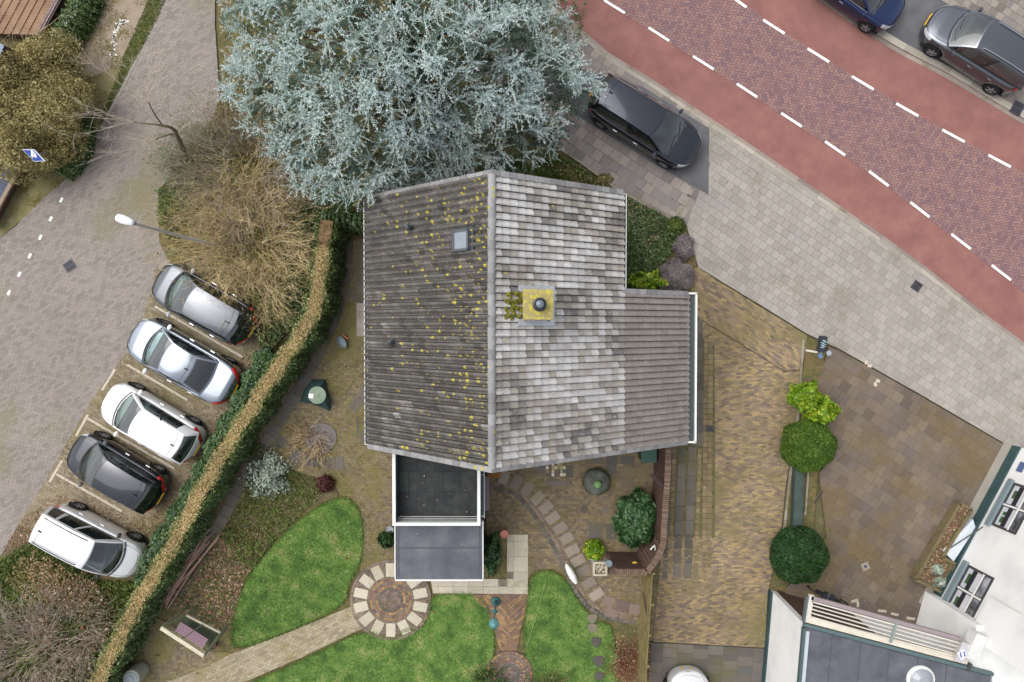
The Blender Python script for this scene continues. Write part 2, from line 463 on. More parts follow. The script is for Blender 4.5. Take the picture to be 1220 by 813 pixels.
def ell_points(c, rad, n, lo=0.7, half=True, lump=0.12, seed=0, top=0.0):
    """points in the outer shell of a lumpy ellipsoid; returns P, outward N"""
    d = unit(rng.normal(0, 1, (n, 3)))
    if half: d[:, 2] = np.abs(d[:, 2]) * (1 if top == 0 else 1) - 0.15 * rng.random(n)
    d = unit(d); r = np.cbrt(rng.uniform(lo ** 3, 1, n))
    k = 1 + lump * (np.sin(d[:, 0] * 5 + seed) * np.cos(d[:, 1] * 6 + seed * 2) + .6 * np.sin(d[:, 2] * 7 + d[:, 0] * 9 + seed))
    rad = np.array(rad)
    Pn = np.array(c) + d * (r * k)[:, None] * rad; N = unit(d / rad)
    return Pn, N

# ================================================================ SETTING
M = {}
M['soil'] = mat_noise('soil', [(78, 66, 50), (110, 95, 72), (96, 98, 60), (125, 108, 84)], 1.6, 6, 0.95, 0.02, 25, 0.3)
M['moss_joint'] = mat_noise('moss_joint', [(80, 76, 52), (108, 102, 66), (92, 86, 70)], 4, 5, 0.95, 0.004, 60, 0.25)
M['sand_joint'] = mat_noise('sand_joint', [(104, 97, 88), (128, 120, 106), (100, 98, 78)], 4, 5, 0.95, 0.004, 60, 0.25)
M['dark_joint'] = mat_noise('dark_joint', [(84, 70, 72), (104, 88, 88)], 5, 4, 0.9, 0.004, 60, 0.2)
M['clinker'] = mat_pav('clinker', [(132, 124, 117), (144, 135, 127), (154, 144, 136), (145, 137, 132)], moss=[(124, 118, 88), (142, 134, 100)], amt=0.32, mscale=0.28, fine=70, big=0.1, bigscale=0.3)
M['clinker_moss'] = mat_pav('clinker_moss', [(122, 110, 92), (140, 128, 106), (156, 144, 122)], moss=[(112, 104, 66), (136, 126, 84)], amt=0.5, mscale=0.6, fine=70, big=0.12)
M['red_asphalt'] = mat_noise('red_asphalt', [(132, 90, 83), (142, 98, 91), (152, 107, 99)], 1.1, 9, 0.85, 0.006, 90, 0.3)
M['road_brick'] = mat_pav('road_brick', [(126, 102, 108), (140, 108, 109), (150, 114, 110), (158, 124, 116), (140, 111, 113)], fine=80, fv=0.12, big=0.08, bigscale=0.8)
M['kerb'] = mat_pav('kerb', [(152, 146, 136), (168, 161, 149), (180, 172, 158)], moss=[(128, 122, 92), (140, 132, 108)], amt=0.3, mscale=1.2, fine=60)
M['gutter_stone'] = mat_pav('gutter_stone', [(134, 124, 117), (150, 140, 132), (160, 148, 138)], moss=[(120, 112, 90), (110, 100, 84)], amt=0.4, mscale=1.5)
M['tile_light'] = mat_pav('tile_light', [(150, 144, 137), (159, 152, 145), (166, 160, 152), (154, 149, 143)], moss=[(134, 128, 114), (144, 138, 124)], amt=0.34, mscale=0.6, big=0.08)
M['slab_brown'] = mat_pav('slab_brown', [(118, 111, 108), (132, 125, 120), (146, 137, 129), (158, 148, 138), (126, 121, 121)], moss=[(112, 104, 80), (126, 116, 92)], amt=0.25, mscale=0.9)
M['asphalt'] = mat_noise('asphalt', [(86, 86, 90), (98, 98, 101), (108, 107, 108)], 1.4, 5, 0.85, 0.006, 110, 0.2)
M['drive_brick'] = mat_pav('drive_brick', [(108, 96, 86), (124, 109, 94), (138, 121, 97), (168, 145, 102), (132, 115, 102), (154, 134, 104)], moss=[(104, 100, 62), (126, 116, 78), (112, 98, 80)], amt=0.52, mscale=0.5, fine=50, fv=0.26, big=0.3, bigscale=0.28)
M['drive_yellow'] = mat_pav('drive_yellow', [(112, 100, 80), (132, 116, 88), (150, 132, 98), (120, 106, 88)], moss=[(104, 98, 66), (120, 108, 76)], amt=0.5, fine=50)
M['slab_dark'] = mat_pav('slab_dark', [(86, 82, 78), (100, 95, 90), (116, 108, 100), (94, 94, 92)], moss=[(92, 92, 58), (110, 104, 72)], amt=0.45, mscale=0.9, fine=50)
M['forecourt'] = mat_pav('forecourt', [(98, 87, 80), (108, 96, 88), (120, 107, 94), (104, 94, 90), (124, 112, 96)], moss=[(92, 78, 58), (114, 98, 68), (76, 68, 56)], amt=0.55, mscale=0.4, fine=50, big=0.2, bigscale=0.3)
M['garden_brick'] = mat_pav('garden_brick', [(100, 90, 74), (122, 108, 84), (140, 126, 96), (110, 98, 86), (134, 122, 102)], moss=[(98, 94, 56), (128, 120, 70), (84, 80, 54)], amt=0.6, mscale=0.8, fine=50, fv=0.22, big=0.2)
M['patio_brick'] = mat_pav('patio_brick', [(106, 92, 78), (126, 110, 88), (148, 130, 98), (112, 100, 90), (138, 122, 102)], moss=[(104, 98, 60), (122, 112, 70)], amt=0.45, mscale=0.9, fine=50, fv=0.22, big=0.2)
M['pebble_tile'] = mat_pav('pebble_tile', [(186, 178, 158), (198, 190, 170), (178, 170, 150)], moss=[(160, 150, 118), (150, 142, 116)], amt=0.3, mscale=1.5, fine=34, fv=0.3, bump=0.006)
M['pale_brick'] = mat_pav('pale_brick', [(144, 132, 108), (160, 148, 122), (172, 162, 138), (136, 124, 106)], moss=[(146, 134, 84), (134, 122, 84)], amt=0.4, mscale=1.2, fine=50)
M['purple_brick'] = mat_pav('purple_brick', [(104, 90, 86), (124, 106, 98), (142, 124, 110), (112, 100, 98)], moss=[(104, 92, 58), (116, 104, 66)], amt=0.35, mscale=1.3, fine=50, fv=0.22)
M['orange_brick'] = mat_pav('orange_brick', [(104, 86, 82), (146, 116, 84), (168, 138, 94), (112, 94, 90), (136, 108, 84)], fine=50, fv=0.2)
M['step_stone'] = mat_pav('step_stone', [(122, 112, 102), (140, 129, 117), (156, 145, 132)], moss=[(142, 130, 104), (120, 106, 78)], amt=0.35, mscale=3, fine=40, fv=0.25)
M['white_paint'] = mat_plain('road_white_paint', (240, 240, 236), 0.7, dirt=0.06, scale=12)
M['old_white'] = mat_plain('faded_white_paint', (196, 186, 168), 0.85, dirt=0.15, scale=10)
M['moss_ground'] = mat_noise('mossy_verge', [(140, 126, 102), (136, 128, 88), (118, 114, 72), (150, 136, 112)], 1.6, 6, 0.95, 0.01, 30, 0.25)
M['sandy_path'] = mat_noise('sandy_path', [(144, 130, 112), (160, 144, 128), (138, 128, 100)], 1.7, 6, 0.95, 0.006, 40, 0.2)
M['litter_soil'] = mat_noise('litter_soil', [(88, 74, 56), (112, 94, 74), (96, 90, 60), (124, 108, 86)], 3, 6, 0.95, 0.015, 30, 0.3)
M['bed_soil'] = mat_noise('bed_soil', [(98, 80, 60), (118, 104, 66), (84, 88, 50), (120, 98, 80)], 2.2, 6, 0.95, 0.02, 25, 0.3)
M['lawn'] = mat_noise('lawn_turf', [(66, 98, 44), (88, 124, 54), (112, 142, 68), (150, 152, 96)], 1.5, 8, 0.9, 0.03, 22, 0.45, lo=0.36, hi=0.68)
M['concrete'] = mat_pav('concrete_edging', [(128, 120, 104), (146, 138, 122), (156, 150, 134)], moss=[(104, 102, 62), (118, 112, 76)], amt=0.4, mscale=2, fine=50)
M['iron'] = mat_plain('cast_iron', (84, 82, 92), 0.6, 0.5, dirt=0.2)
M['hole'] = mat_plain('drain_shadow', (22, 22, 24), 0.9)

# ground to the horizon
mb = MB(); mb.grid(lambda a, b: (a, b, -0.06), [-300, -40, -24, 24, 40, 300], [-300, -30, -18, 18, 30, 300]); g = mb.build('ground', M['soil']); g['kind'] = 'structure'

# --- left street (clinkers) and parking bays
ZS = 0.0
BAYL = [(186, 322), (165, 400), (108, 478), (70, 545), (30, 612), (-10, 682), (-60, 770)]
street = [(205, -60), (256, -60), (256, 30), (262, 120), (252, 160), (228, 185), (196, 215), (188, 245), (192, 290), (205, 318)] + BAYL + [(-160, 770), (-160, 330), (-20, 300), (20, 268), (48, 240), (80, 212), (104, 180), (112, 165), (150, 90), (186, 22)]
pave('street', PP(street, ZS), 'run', 0.21, 0.105, ZS, M['clinker'], M['sand_joint'], ang=R(33), joint=0.006, piece='clinker', near=tuple(P(150, 400).xy), org=None)
bays = [(205, 318)] + BAYL[:-1][::1] + [(-40, 735), (30, 700), (165, 690), (215, 620), (270, 510), (320, 430), (330, 405), (290, 330), (225, 300)]
bays = [(210, 318), (186, 322), (165, 400), (108, 478), (70, 545), (30, 612), (2, 662), (40, 690), (160, 690), (215, 620), (262, 520), (312, 430), (330, 405), (290, 330), (240, 305)]
parking = pave('parking', PP(bays, 0.003), 'run', 0.21, 0.105, 0.003, M['clinker_moss'], M['moss_joint'], ang=R(-30), joint=0.008, piece='clinker', near=tuple(P(150, 500).xy))
# bay divider kerbs
def bayline(name, a, b, n=1):
    pa, pb = P(*a, 0.006), P(*b, 0.006); row_pieces(name, [pa, pb], 0.1, 1.0, -0.03, 0.008, M['old_white'], parking, 0.01)
for a, b in [((184, 365), (298, 431)), ((145, 431), (249, 492)), ((103, 498), (212, 561)), ((67, 565), (160, 618))]: bayline('bay_line', a, b)
for a, b in [((137, 440), (121, 466)), ((105, 494), (90, 521)), ((74, 549), (58, 576)), ((44, 601), (34, 617))]: bayline('bay_line', a, b)
# seven white marker bricks in the street
for (a, b) in [(73, 238.5), (60.5, 261), (48, 283), (35.5, 305), (23, 327), (10.5, 349)]:
    mb = MB(); c = P(a, b, 0.004); mb.box((c.x, c.y, c.z - .01), (0.2, 0.1, 0.03), R(62)); o = mb.build('marker_brick', M['white_paint'], bpy.data.objects['street'])
# verge top left
sheet('verge', PP([(60, 58), (98, -20), (220, -60), (186, 22), (150, 90), (112, 165), (104, 180), (80, 212), (40, 250), (-20, 300), (-80, 330), (-80, 180), (20, 180), (95, 150), (78, 100)], -0.012), -0.012, M['moss_ground'])
sheet('path', PP([(88, 90), (112, -20), (196, -40), (172, 20), (140, 78), (110, 92)], -0.006), -0.006, M['sandy_path'])
row_pieces('edging_stone', PP([(187, 21), (178, 44)], 0.0), 0.14, 0.9, -0.05, 0.02, M['kerb'], bpy.data.objects['street'])
row_pieces('edging_stone', PP([(162, 72), (146, 105), (128, 138), (112, 166)], 0.0), 0.1, 0.9, -0.05, 0.01, M['kerb'], bpy.data.objects['street'])
# chalky streak on the path
mb = MB()
for i in range(60):
    f = i / 59; q = curve_pts([P(151, 25), P(140, 29), P(136, 45), P(135, 66)], 59)[i]
    mb.box((q.x + random.gauss(0, .05), q.y + random.gauss(0, .04), 0.004), (random.uniform(.04, .12), random.uniform(.03, .09), 0.006), random.random() * 3)
o = mb.build('white_gravel', M['white_paint']); tag(o, kind='stuff')
# litter coloured soil strips
sheet('leaf_bed', PP([(60, 60), (75, 62), (96, 140), (100, 175), (88, 205), (78, 200), (88, 160), (70, 100)], -0.008), -0.008, M['litter_soil'])
sheet('thicket_floor', PP([(256, -60), (300, -60), (450, 180), (440, 250), (385, 290), (375, 370), (312, 432), (295, 330), (240, 305), (205, 318), (190, 290), (186, 245), (194, 215), (228, 183), (254, 160), (264, 120)], 0.01), 0.01, M['bed_soil'])
row_pieces('edging_stone', smoothpoly([tuple(v) for v in PP([(254, 160), (228, 183), (194, 215), (187, 245), (191, 290)], 0)], 1)[:-3] and [Vector((v[0], v[1], 0)) for v in curve_pts(PP([(254, 160), (228, 183), (196, 215), (188, 245), (191, 290)]), 20)], 0.09, 0.6, -0.04, 0.035, M['concrete'], bpy.data.objects['street'])
sheet('shrub_floor', PP([(-60, 660), (2, 662), (40, 690), (165, 690), (215, 620), (320, 432), (300, 500), (130, 813), (100, 900), (-60, 900)], 0.012), 0.012, M['bed_soil'])
sheet('leaf_strip', PP([(225, 590), (262, 520), (312, 430), (330, 440), (240, 600), (190, 690), (165, 690), (40, 690), (2, 662), (20, 628), (120, 650), (170, 640)], 0.0135), 0.0135, M['litter_soil'])

# --- main road
KERB_LO = [(612, -40), (712, 58), (765, 92), (830, 135), (905, 185), (985, 240), (1085, 310), (1165, 373), (1222, 415), (1300, 478)]
KERB_HI = [(900, -60), (980, -4), (1062, 52), (1130, 88), (1170, 112), (1222, 143), (1310, 195)]
D_LO = [(680, -24), (732, 8), (785, 41), (838, 75), (890, 108), (943, 143), (995, 177), (1047, 213), (1096, 250), (1145, 288), (1193, 325), (1300, 408)]
D_HI = [(820, -36), (877, 0), (922, 32), (975, 66), (1028, 99), (1081, 131), (1136, 162), (1191, 192), (1300, 250)]
road = sheet('road', PP(KERB_LO, -0.016) + PP(KERB_HI[::-1], -0.016), -0.016, M['red_asphalt'])
hb = PP([(a - 3, b + 0) for a, b in D_LO], 0) + PP([(a + 1, b - 1) for a, b in D_HI[::-1]], 0)
pave('road_brickwork', hb, 'herring', 0.2, 0.1, -0.004, M['road_brick'], M['dark_joint'], ang=R(-33 + 45), joint=0.020, th=0.01, jit=0.0015, piece='road_brick', near=tuple(P(1000, 130).xy))
def dashes(line, tag_=''):
    for (a, b), (c, d) in zip(line[1:-1], line[2:]):
        A = P(a, b, 0.003); B = P(c, d, 0.003); t = (B - A).normalized(); n = Vector((-t.y, t.x, 0)); h = 0.48 if line is D_LO else 0.5
        mb = MB(); mb.bar(A - t * h, A + t * h, 0.10, 0.008); mb.build('lane_dash', M['white_paint'], road)
dashes(D_LO); dashes(D_HI)
gl = bpy.data.objects['road']
def px_line(pts, z, n=40): return curve_pts(PP(pts, z), n)
gut = px_line(KERB_LO, 0.0, 60)
row_pieces('gutter_stone', offset_line(gut, 0.07), 0.16, 1.0, -0.08, -0.006, M['gutter_stone'], gl)
row_pieces('kerb_stone', offset_line(gut, -0.09), 0.15, 1.0, -0.08, 0.085, M['kerb'], gl)
gut2 = px_line(KERB_HI, 0.0, 60)
row_pieces('gutter_stone', offset_line(gut2, -0.1), 0.16, 0.8, -0.08, -0.006, M['gutter_stone'], gl)
row_pieces('kerb_stone', offset_line(gut2, 0.12), 0.26, 1.0, -0.08, 0.045, M['kerb'], gl)
# asphalt bay and pavement beyond the road
sheet('asphalt_bay', PP([(905, -64), (985, -6), (1065, 48), (1132, 84), (1172, 107), (1240, 60), (1150, 20), (1115, -5), (1080, -60)], 0.006), 0.006, M['asphalt'])
pave('far_pavement', PP([(1080, -60), (1115, -3), (1160, 22), (1230, 65), (1174, 108), (1225, 139), (1310, 190), (1310, -60)], 0.03), 'run', 0.3, 0.3, 0.03, M['slab_brown'], M['moss_joint'], ang=R(-33), joint=0.012, piece='paving_tile', parts=120, near=tuple(P(1180, 20).xy))

# --- near pavement
ZP = 0.08
DIV = [(845, 150), (846, 198), (833, 225), (822, 262)]
pav_poly = [(843, 147), (905, 187), (985, 243), (1085, 313), (1165, 376), (1222, 419), (1300, 482), (1300, 600), (1225, 545), (1203, 532), (1100, 472), (1040, 438), (1000, 416), (962, 398), (900, 360), (857, 334), (832, 318), (818, 268), (833, 228), (843, 199)]
pave('pavement', PP(pav_poly, ZP), 'run', 0.3, 0.3, ZP, M['tile_light'], M['sand_joint'], ang=R(-34), joint=0.009, parts=300, piece='paving_tile', near=tuple(P(900, 260).xy))
pave('pavement_slabs', PP([(560, -60), (612, -36), (712, 62), (765, 97), (845, 148), (846, 199), (795, 172), (735, 132), (700, 140), (700, 190), (833, 228), (818, 268), (735, 225), (668, 178), (560, 100)], ZP + .002), 'stack', 0.3, 0.3, ZP + .002, M['slab_brown'], M['sand_joint'], ang=R(-33), joint=0.012, piece='small_slab', parts=0)
pave('slab_strip', PP([(560, 60), (620, 75), (690, 112), (780, 150), (843, 190), (843, 232), (833, 229), (819, 266), (735, 224), (668, 178), (560, 130)], ZP + .010), 'run', 0.4, 0.4, ZP + .010, M['slab_brown'], M['dark_joint'], ang=R(-33), joint=0.014, parts=200, piece='paving_slab', near=tuple(P(760, 200).xy))
sheet('parking_asphalt', PP([(600, 20), (700, 85), (765, 103), (845, 153), (844, 232), (780, 196), (690, 140), (600, 70)], ZP + .018), ZP + .018, M['asphalt'])
fl = px_line([(668, 178), (700, 199), (735, 225), (780, 250), (822, 272)], ZP, 20)
row_pieces('edging_stone', offset_line(fl, -0.02), 0.09, 0.9, 0.0, 0.16, M['concrete'], bpy.data.objects['pavement_slabs'])

# --- driveway
dr = [(832, 318), (857, 336), (900, 362), (962, 400), (956, 440), (946, 520), (936, 580), (930, 640), (915, 705), (911, 770), (778, 764), (790, 700), (806, 530), (806, 340), (822, 322)]
ZD = 0.072
pave('driveway', PP([(822, 322), (832, 318), (857, 336), (900, 362), (962, 400), (956, 440), (935, 442), (824, 374)], ZD), 'run', 0.22, 0.085, ZD, M['drive_brick'], M['moss_joint'], ang=R(-33), joint=0.006, jit=.003, piece='drive_brick', bedname='driveway_apron')
pave('driveway', PP([(824, 375), (935, 443), (956, 441), (946, 520), (936, 580), (930, 640), (915, 705), (911, 772), (778, 765), (790, 640), (852, 640), (852, 530), (851, 412), (843, 402), (824, 402)], ZD), 'run', 0.2, 0.075, ZD, M['drive_brick'], M['moss_joint'], ang=R(2), joint=0.006, jit=.003, piece='drive_brick')
DW = bpy.data.objects['driveway']
# columns of slabs beside the house wall
def slab_col(x0, x1, y0, y1, rows, mat, name='long_slab', z=ZD + .004, parent=DW, bed=True):
    for i in range(rows):
        a = y0 + (y1 - y0) * i / rows; b = y0 + (y1 - y0) * (i + 1) / rows
        p = P(x0(a), a + .4, z); q = P(x1(b), b - .4, z)
        mb = MB(); mb.box(((p.x + q.x) / 2, (p.y + q.y) / 2, z - .015), (abs(q.x - p.x), abs(q.y - p.y), .03 + random.random() * .004)); o = mb.build(name, mat, parent); o['tone'] = random.random()
def ln(xa, ya, xb, yb): return lambda y: xa + (xb - xa) * (y - ya) / (yb - ya)
bedp = sheet('drive_strip', PP([(806, 340), (828, 340), (828, 380), (852, 402), (852, 640), (838, 700), (776, 700), (790, 600), (806, 530)], ZD - .0155), ZD - .0155, M['moss_joint'])
slab_col(ln(824, 340, 826, 530), ln(837, 340, 838, 530), 380, 532, 9, M['slab_dark'], parent=bedp)
slab_col(ln(808, 534, 801, 690), ln(818, 534, 811, 690), 534, 690, 9, M['slab_dark'], parent=bedp)
slab_col(ln(820, 532, 814, 690), ln(830, 532, 824, 690), 532, 690, 9, M['slab_dark'], parent=bedp)
slab_col(ln(795, 534, 789, 690), ln(800, 534, 795, 690), 534, 690, 16, M['slab_dark'], name='small_slab', parent=bedp)
for x0, x1 in ((838.5, 843.5), (844, 849.5)): slab_col(ln(x0, 402, x0 - 2, 690), ln(x1, 402, x1 - 2, 690), 402, 690, 44, M['drive_yellow'], name='edging_brick', parent=bedp, z=ZD + .002)
slab_col(ln(831.5, 534, 826, 690), ln(836, 534, 831, 690), 534, 690, 24, M['drive_yellow'], name='edging_brick', parent=bedp, z=ZD + .002)
slab_col(ln(800.8, 534, 796, 690), ln(806, 534, 800, 690), 534, 690, 24, M['drive_yellow'], name='edging_brick', parent=bedp, z=ZD + .002)
slab_col(ln(812, 534, 812, 690), ln(813.5, 534, 813, 690), 534, 690, 24, M['drive_yellow'], name='edging_brick', parent=bedp, z=ZD + .0015) if False else None
pave('driveway_slabs', PP([(776, 766), (911, 773), (905, 900), (768, 900)], ZD - .004), 'run', 0.4, 0.6, ZD - .004, M['slab_dark'], M['moss_joint'], ang=R(87), joint=0.014, parts=60, piece='paving_slab', near=tuple(P(840, 800).xy))

# --- neighbour's forecourt
fc = [(988, 413), (1000, 418), (1040, 440), (1100, 474), (1203, 534), (1212, 545), (1108, 722), (1150, 757), (1030, 760), (958, 745), (935, 705), (985, 640), (975, 560), (962, 520), (975, 455)]
pave('forecourt', PP(fc, 0.074), 'run', 0.4, 0.4, 0.074, M['forecourt'], M['moss_joint'], ang=R(-33), joint=0.009, parts=300, piece='paving_slab', near=tuple(P(1060, 500).xy))
sheet('planting_strip', PP([(962, 402), (984, 412), (978, 470), (975, 560), (968, 640), (935, 705), (916, 702), (932, 640), (938, 580), (947, 520), (957, 440)], 0.068), 0.068, M['bed_soil'])
FC = bpy.data.objects['planting_strip']
row_pieces('edging_stone', PP([(957, 405), (949, 520), (940, 575), (934, 640), (925, 690)], 0.1), 0.1, 0.9, 0.03, 0.13, M['concrete'], FC)
row_pieces('edging_stone', PP([(963, 560), (958, 628)], 0.1), 0.08, 0.9, 0.03, 0.14, M['concrete'], FC)
mb = MB(); a = P(952, 540, .3); b = P(948, 640, .3); mb.bar(a, b, 0.36, 0.3); M['teal_stone'] = mat_noise('dark_teal_slab', [(50, 64, 60), (66, 82, 76)], 3, 4, 0.6, 0.003)
tag(mb.build('stone_trough', M['teal_stone'], bevel=.01), 'long dark teal stone edging block beside the round shrubs', 'edging')
for i, (a, b) in enumerate([((965, 569), (979, 572)), ((957, 588), (962, 576))]): pass

# ================================================================ THE HOUSE
M['brickwall'] = mat_pav('brick_wall', [(86, 64, 56), (98, 74, 62), (78, 58, 52), (92, 72, 64)], fine=40, fv=0.2)
M['mortar'] = mat_plain('mortar', (126, 116, 104), 0.95)
def mat_roof(name, cols, lichen_x, dens, k=0.86, pale=0.45):
    t = NT(name); c = t.ramp(t.tone(), stops(cols, k))
    smp = t.n('ShaderNodeMapping'); t.l(t.pos, smp.inputs[0]); smp.inputs['Scale'].default_value = (.45, 1.3, .6); c = t.vary(c, t.noise(22, 5, 0.8, smp.outputs[0]), 0.66, 1.34); c = t.vary(c, t.noise(0.8, 4, 0.6), 0.88, 1.12)
    # pale weathering freckles
    f = t.step(t.noise(13, 4, 0.75), 0.56, 0.66); big = t.step(t.noise(1.1, 5, 0.7), 0.40, 0.58) if pale > .5 else 0.9; c = t.mix(t.math('MULTIPLY', f, t.math('MULTIPLY', big, pale) if pale > .5 else pale), c, lin((196, 196, 192)) if pale > .5 else lin((172, 168, 158)))
    v = t.n('ShaderNodeTexVoronoi'); v.inputs['Scale'].default_value = 5.6; t.l(t.pos, v.inputs['Vector'])
    dn = t.math('ADD', v.outputs['Distance'], t.math('MULTIPLY', t.math('SUBTRACT', t.noise(38, 4, 0.8), 0.5), 0.6))
    rnd = t.n('ShaderNodeSeparateColor'); t.l(v.outputs['Color'], rnd.inputs[0])
    sx = t.n('ShaderNodeSeparateXYZ'); t.l(t.pos, sx.inputs[0])
    near = t.n('ShaderNodeMapRange'); near.inputs['From Min'].default_value = 0.0; near.inputs['From Max'].default_value = lichen_x[1]
    near.inputs['To Min'].default_value = dens[0]; near.inputs['To Max'].default_value = dens[1]
    t.l(t.math('ABSOLUTE', t.math('SUBTRACT', sx.outputs[0], lichen_x[0])), near.inputs['Value'])
    pn = t.math('POWER', near.outputs[0], 2.5); keep = t.math('LESS_THAN', rnd.outputs[0], pn)
    size = t.math('MULTIPLY', t.math('ADD', rnd.outputs[1], 0.25), 0.34)
    spot = t.math('MULTIPLY', t.math('LESS_THAN', dn, size), keep)
    c = t.mix(t.math('MULTIPLY', spot, 0.9), c, t.ramp(t.noise(30), stops([(132, 128, 52), (190, 176, 62), (188, 180, 120)])))
    return t.done(c, 0.85, t.noise(40, 3), 0.003, spec=0.3)
ZR = 7.4; XR = P(586, 390, ZR).x; YT = P(588, 208, ZR).y; YB = P(584, 558, ZR).y
XL, ZL = P(438, 390, 3.5).x, 3.5
XX, ZX = P(819, 430, 2.7).x, 2.7
slR = (ZR - ZX) / (XX - XR); XM = P(741, 300, 4.35).x; ZM = ZR - slR * (XM - XR)
YE = P(790, 351, 3.0).y
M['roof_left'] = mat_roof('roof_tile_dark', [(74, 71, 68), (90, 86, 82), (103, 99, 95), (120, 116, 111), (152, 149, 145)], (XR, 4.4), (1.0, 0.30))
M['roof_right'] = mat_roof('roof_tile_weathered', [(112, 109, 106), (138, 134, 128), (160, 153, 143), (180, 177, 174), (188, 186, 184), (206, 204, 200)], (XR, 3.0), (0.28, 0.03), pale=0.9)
M['roof_new'] = mat_roof('roof_tile_newer', [(124, 116, 110), (134, 126, 120), (142, 134, 128), (150, 142, 136)], (XR, 3.0), (0.0, 0.0))
M['ridge'] = mat_roof('ridge_tile_grey', [(124, 122, 122), (140, 139, 140), (156, 155, 154)], (XR, 1.0), (0.5, 0.3))
M['white_trim'] = mat_plain('white_trim', (232, 232, 228), 0.5, dirt=0.06)
M['dark_zinc'] = mat_plain('dark_zinc', (72, 80, 82), 0.5, 0.3, dirt=0.15)
M['lead'] = mat_plain('pale_lead', (196, 200, 206), 0.5, 0.2, dirt=0.12, scale=9)
M['frame_grey'] = mat_plain('frame_grey', (84, 88, 94), 0.45)
M['flue'] = mat_plain('flue_metal', (62, 66, 70), 0.4, 0.6, dirt=0.2)
M['sky_pane'] = mat_plain('rooflight_pane', (138, 146, 158), 0.12, 0.0, 0.8)
house = empty('house', (XR, 0, 0), 0, 'two storey house under a weathered tiled pitched roof with yellow lichen and a square chimney', 'house')
w = MB()
def wallbox(w, x0, x1, y0, y1, z0, z1): w.box(((x0 + x1) / 2, (y0 + y1) / 2, (z0 + z1) / 2), (abs(x1 - x0), abs(y1 - y0), z1 - z0))
ox, oy = 0.35, 0.12
w = MB(); n0 = XL + ox; 
prof = [(XL + ox, 0), (XX - ox, 0), (XX - ox, ZX - 0.05), (XR, ZR - 0.22), (XL + ox, ZL + .05)]
y0, y1 = YB + oy, YE - oy
w.add([(x, y0, z) for x, z in prof] + [(x, y1, z) for x, z in prof], [(0, 1, 2, 3, 4), (9, 8, 7, 6, 5)] + [((i + 1) % 5, i, i + 5, (i + 1) % 5 + 5) for i in range(5)])
prof2 = [(XL + ox, 0), (XM - ox, 0), (XM - ox, ZM), (XR, ZR - 0.22), (XL + ox, ZL + .05)]
y0, y1 = YE - oy, YT - oy
w.add([(x, y0, z) for x, z in prof2] + [(x, y1, z) for x, z in prof2], [(0, 1, 2, 3, 4), (9, 8, 7, 6, 5)] + [((i + 1) % 5, i, i + 5, (i + 1) % 5 + 5) for i in range(5)])
w.build('wall', M['brickwall'], house)
# windows and door in the walls
M['dark_pane'] = mat_plain('window_pane', (46, 54, 60), 0.06, 0, 0.8)
def house_window(cx, cy, cz, w_, h_, ax):
    f = MB(); t = .07
    def q(u, v, du, dv, d=.06): 
        if ax == 'x': f.box((cx + u, cy, cz + v), (du, d, dv))
        else: f.box((cx, cy + u, cz + v), (d, du, dv))
    q(0, h_ / 2, w_, t); q(0, -h_ / 2, w_, t); q(-w_ / 2, 0, t, h_); q(w_ / 2, 0, t, h_); q(0, 0, t * .8, h_)
    fr = f.build('window', M['white_trim'], house); g = MB(); g.box((cx, cy, cz), ((w_, .02, h_) if ax == 'x' else (.02, w_, h_)))
    p = g.mesh('pane'); p.materials.append(M['dark_pane']); o = bpy.data.objects.new('pane', p); COL.objects.link(o); o.parent = fr; o.location = -Vector(house.location)
for cx, cz, w_ in ((-3, 1.5, 1.6), (1.4, 1.5, 1.8), (-1.6, 4.6, 1.0), (0.8, 4.6, 1.0)): house_window(cx, YT - oy + .02, cz, w_, 1.2, 'x')
for cx, cz, w_ in ((2.2, 1.4, 2.0), (0.5, 4.6, 1.1), (4.9, 1.4, 1.0)): house_window(cx, YB + oy - .02, cz, w_, 1.2, 'x')
house_window(XX - ox + .02, -1.2, 1.4, 1.4, 1.0, 'y'); house_window(XL + ox - .02, 1.0, 1.4, 1.6, 1.2, 'y'); house_window(XL + ox - .02, -2.4, 1.4, 1.2, 1.2, 'y')

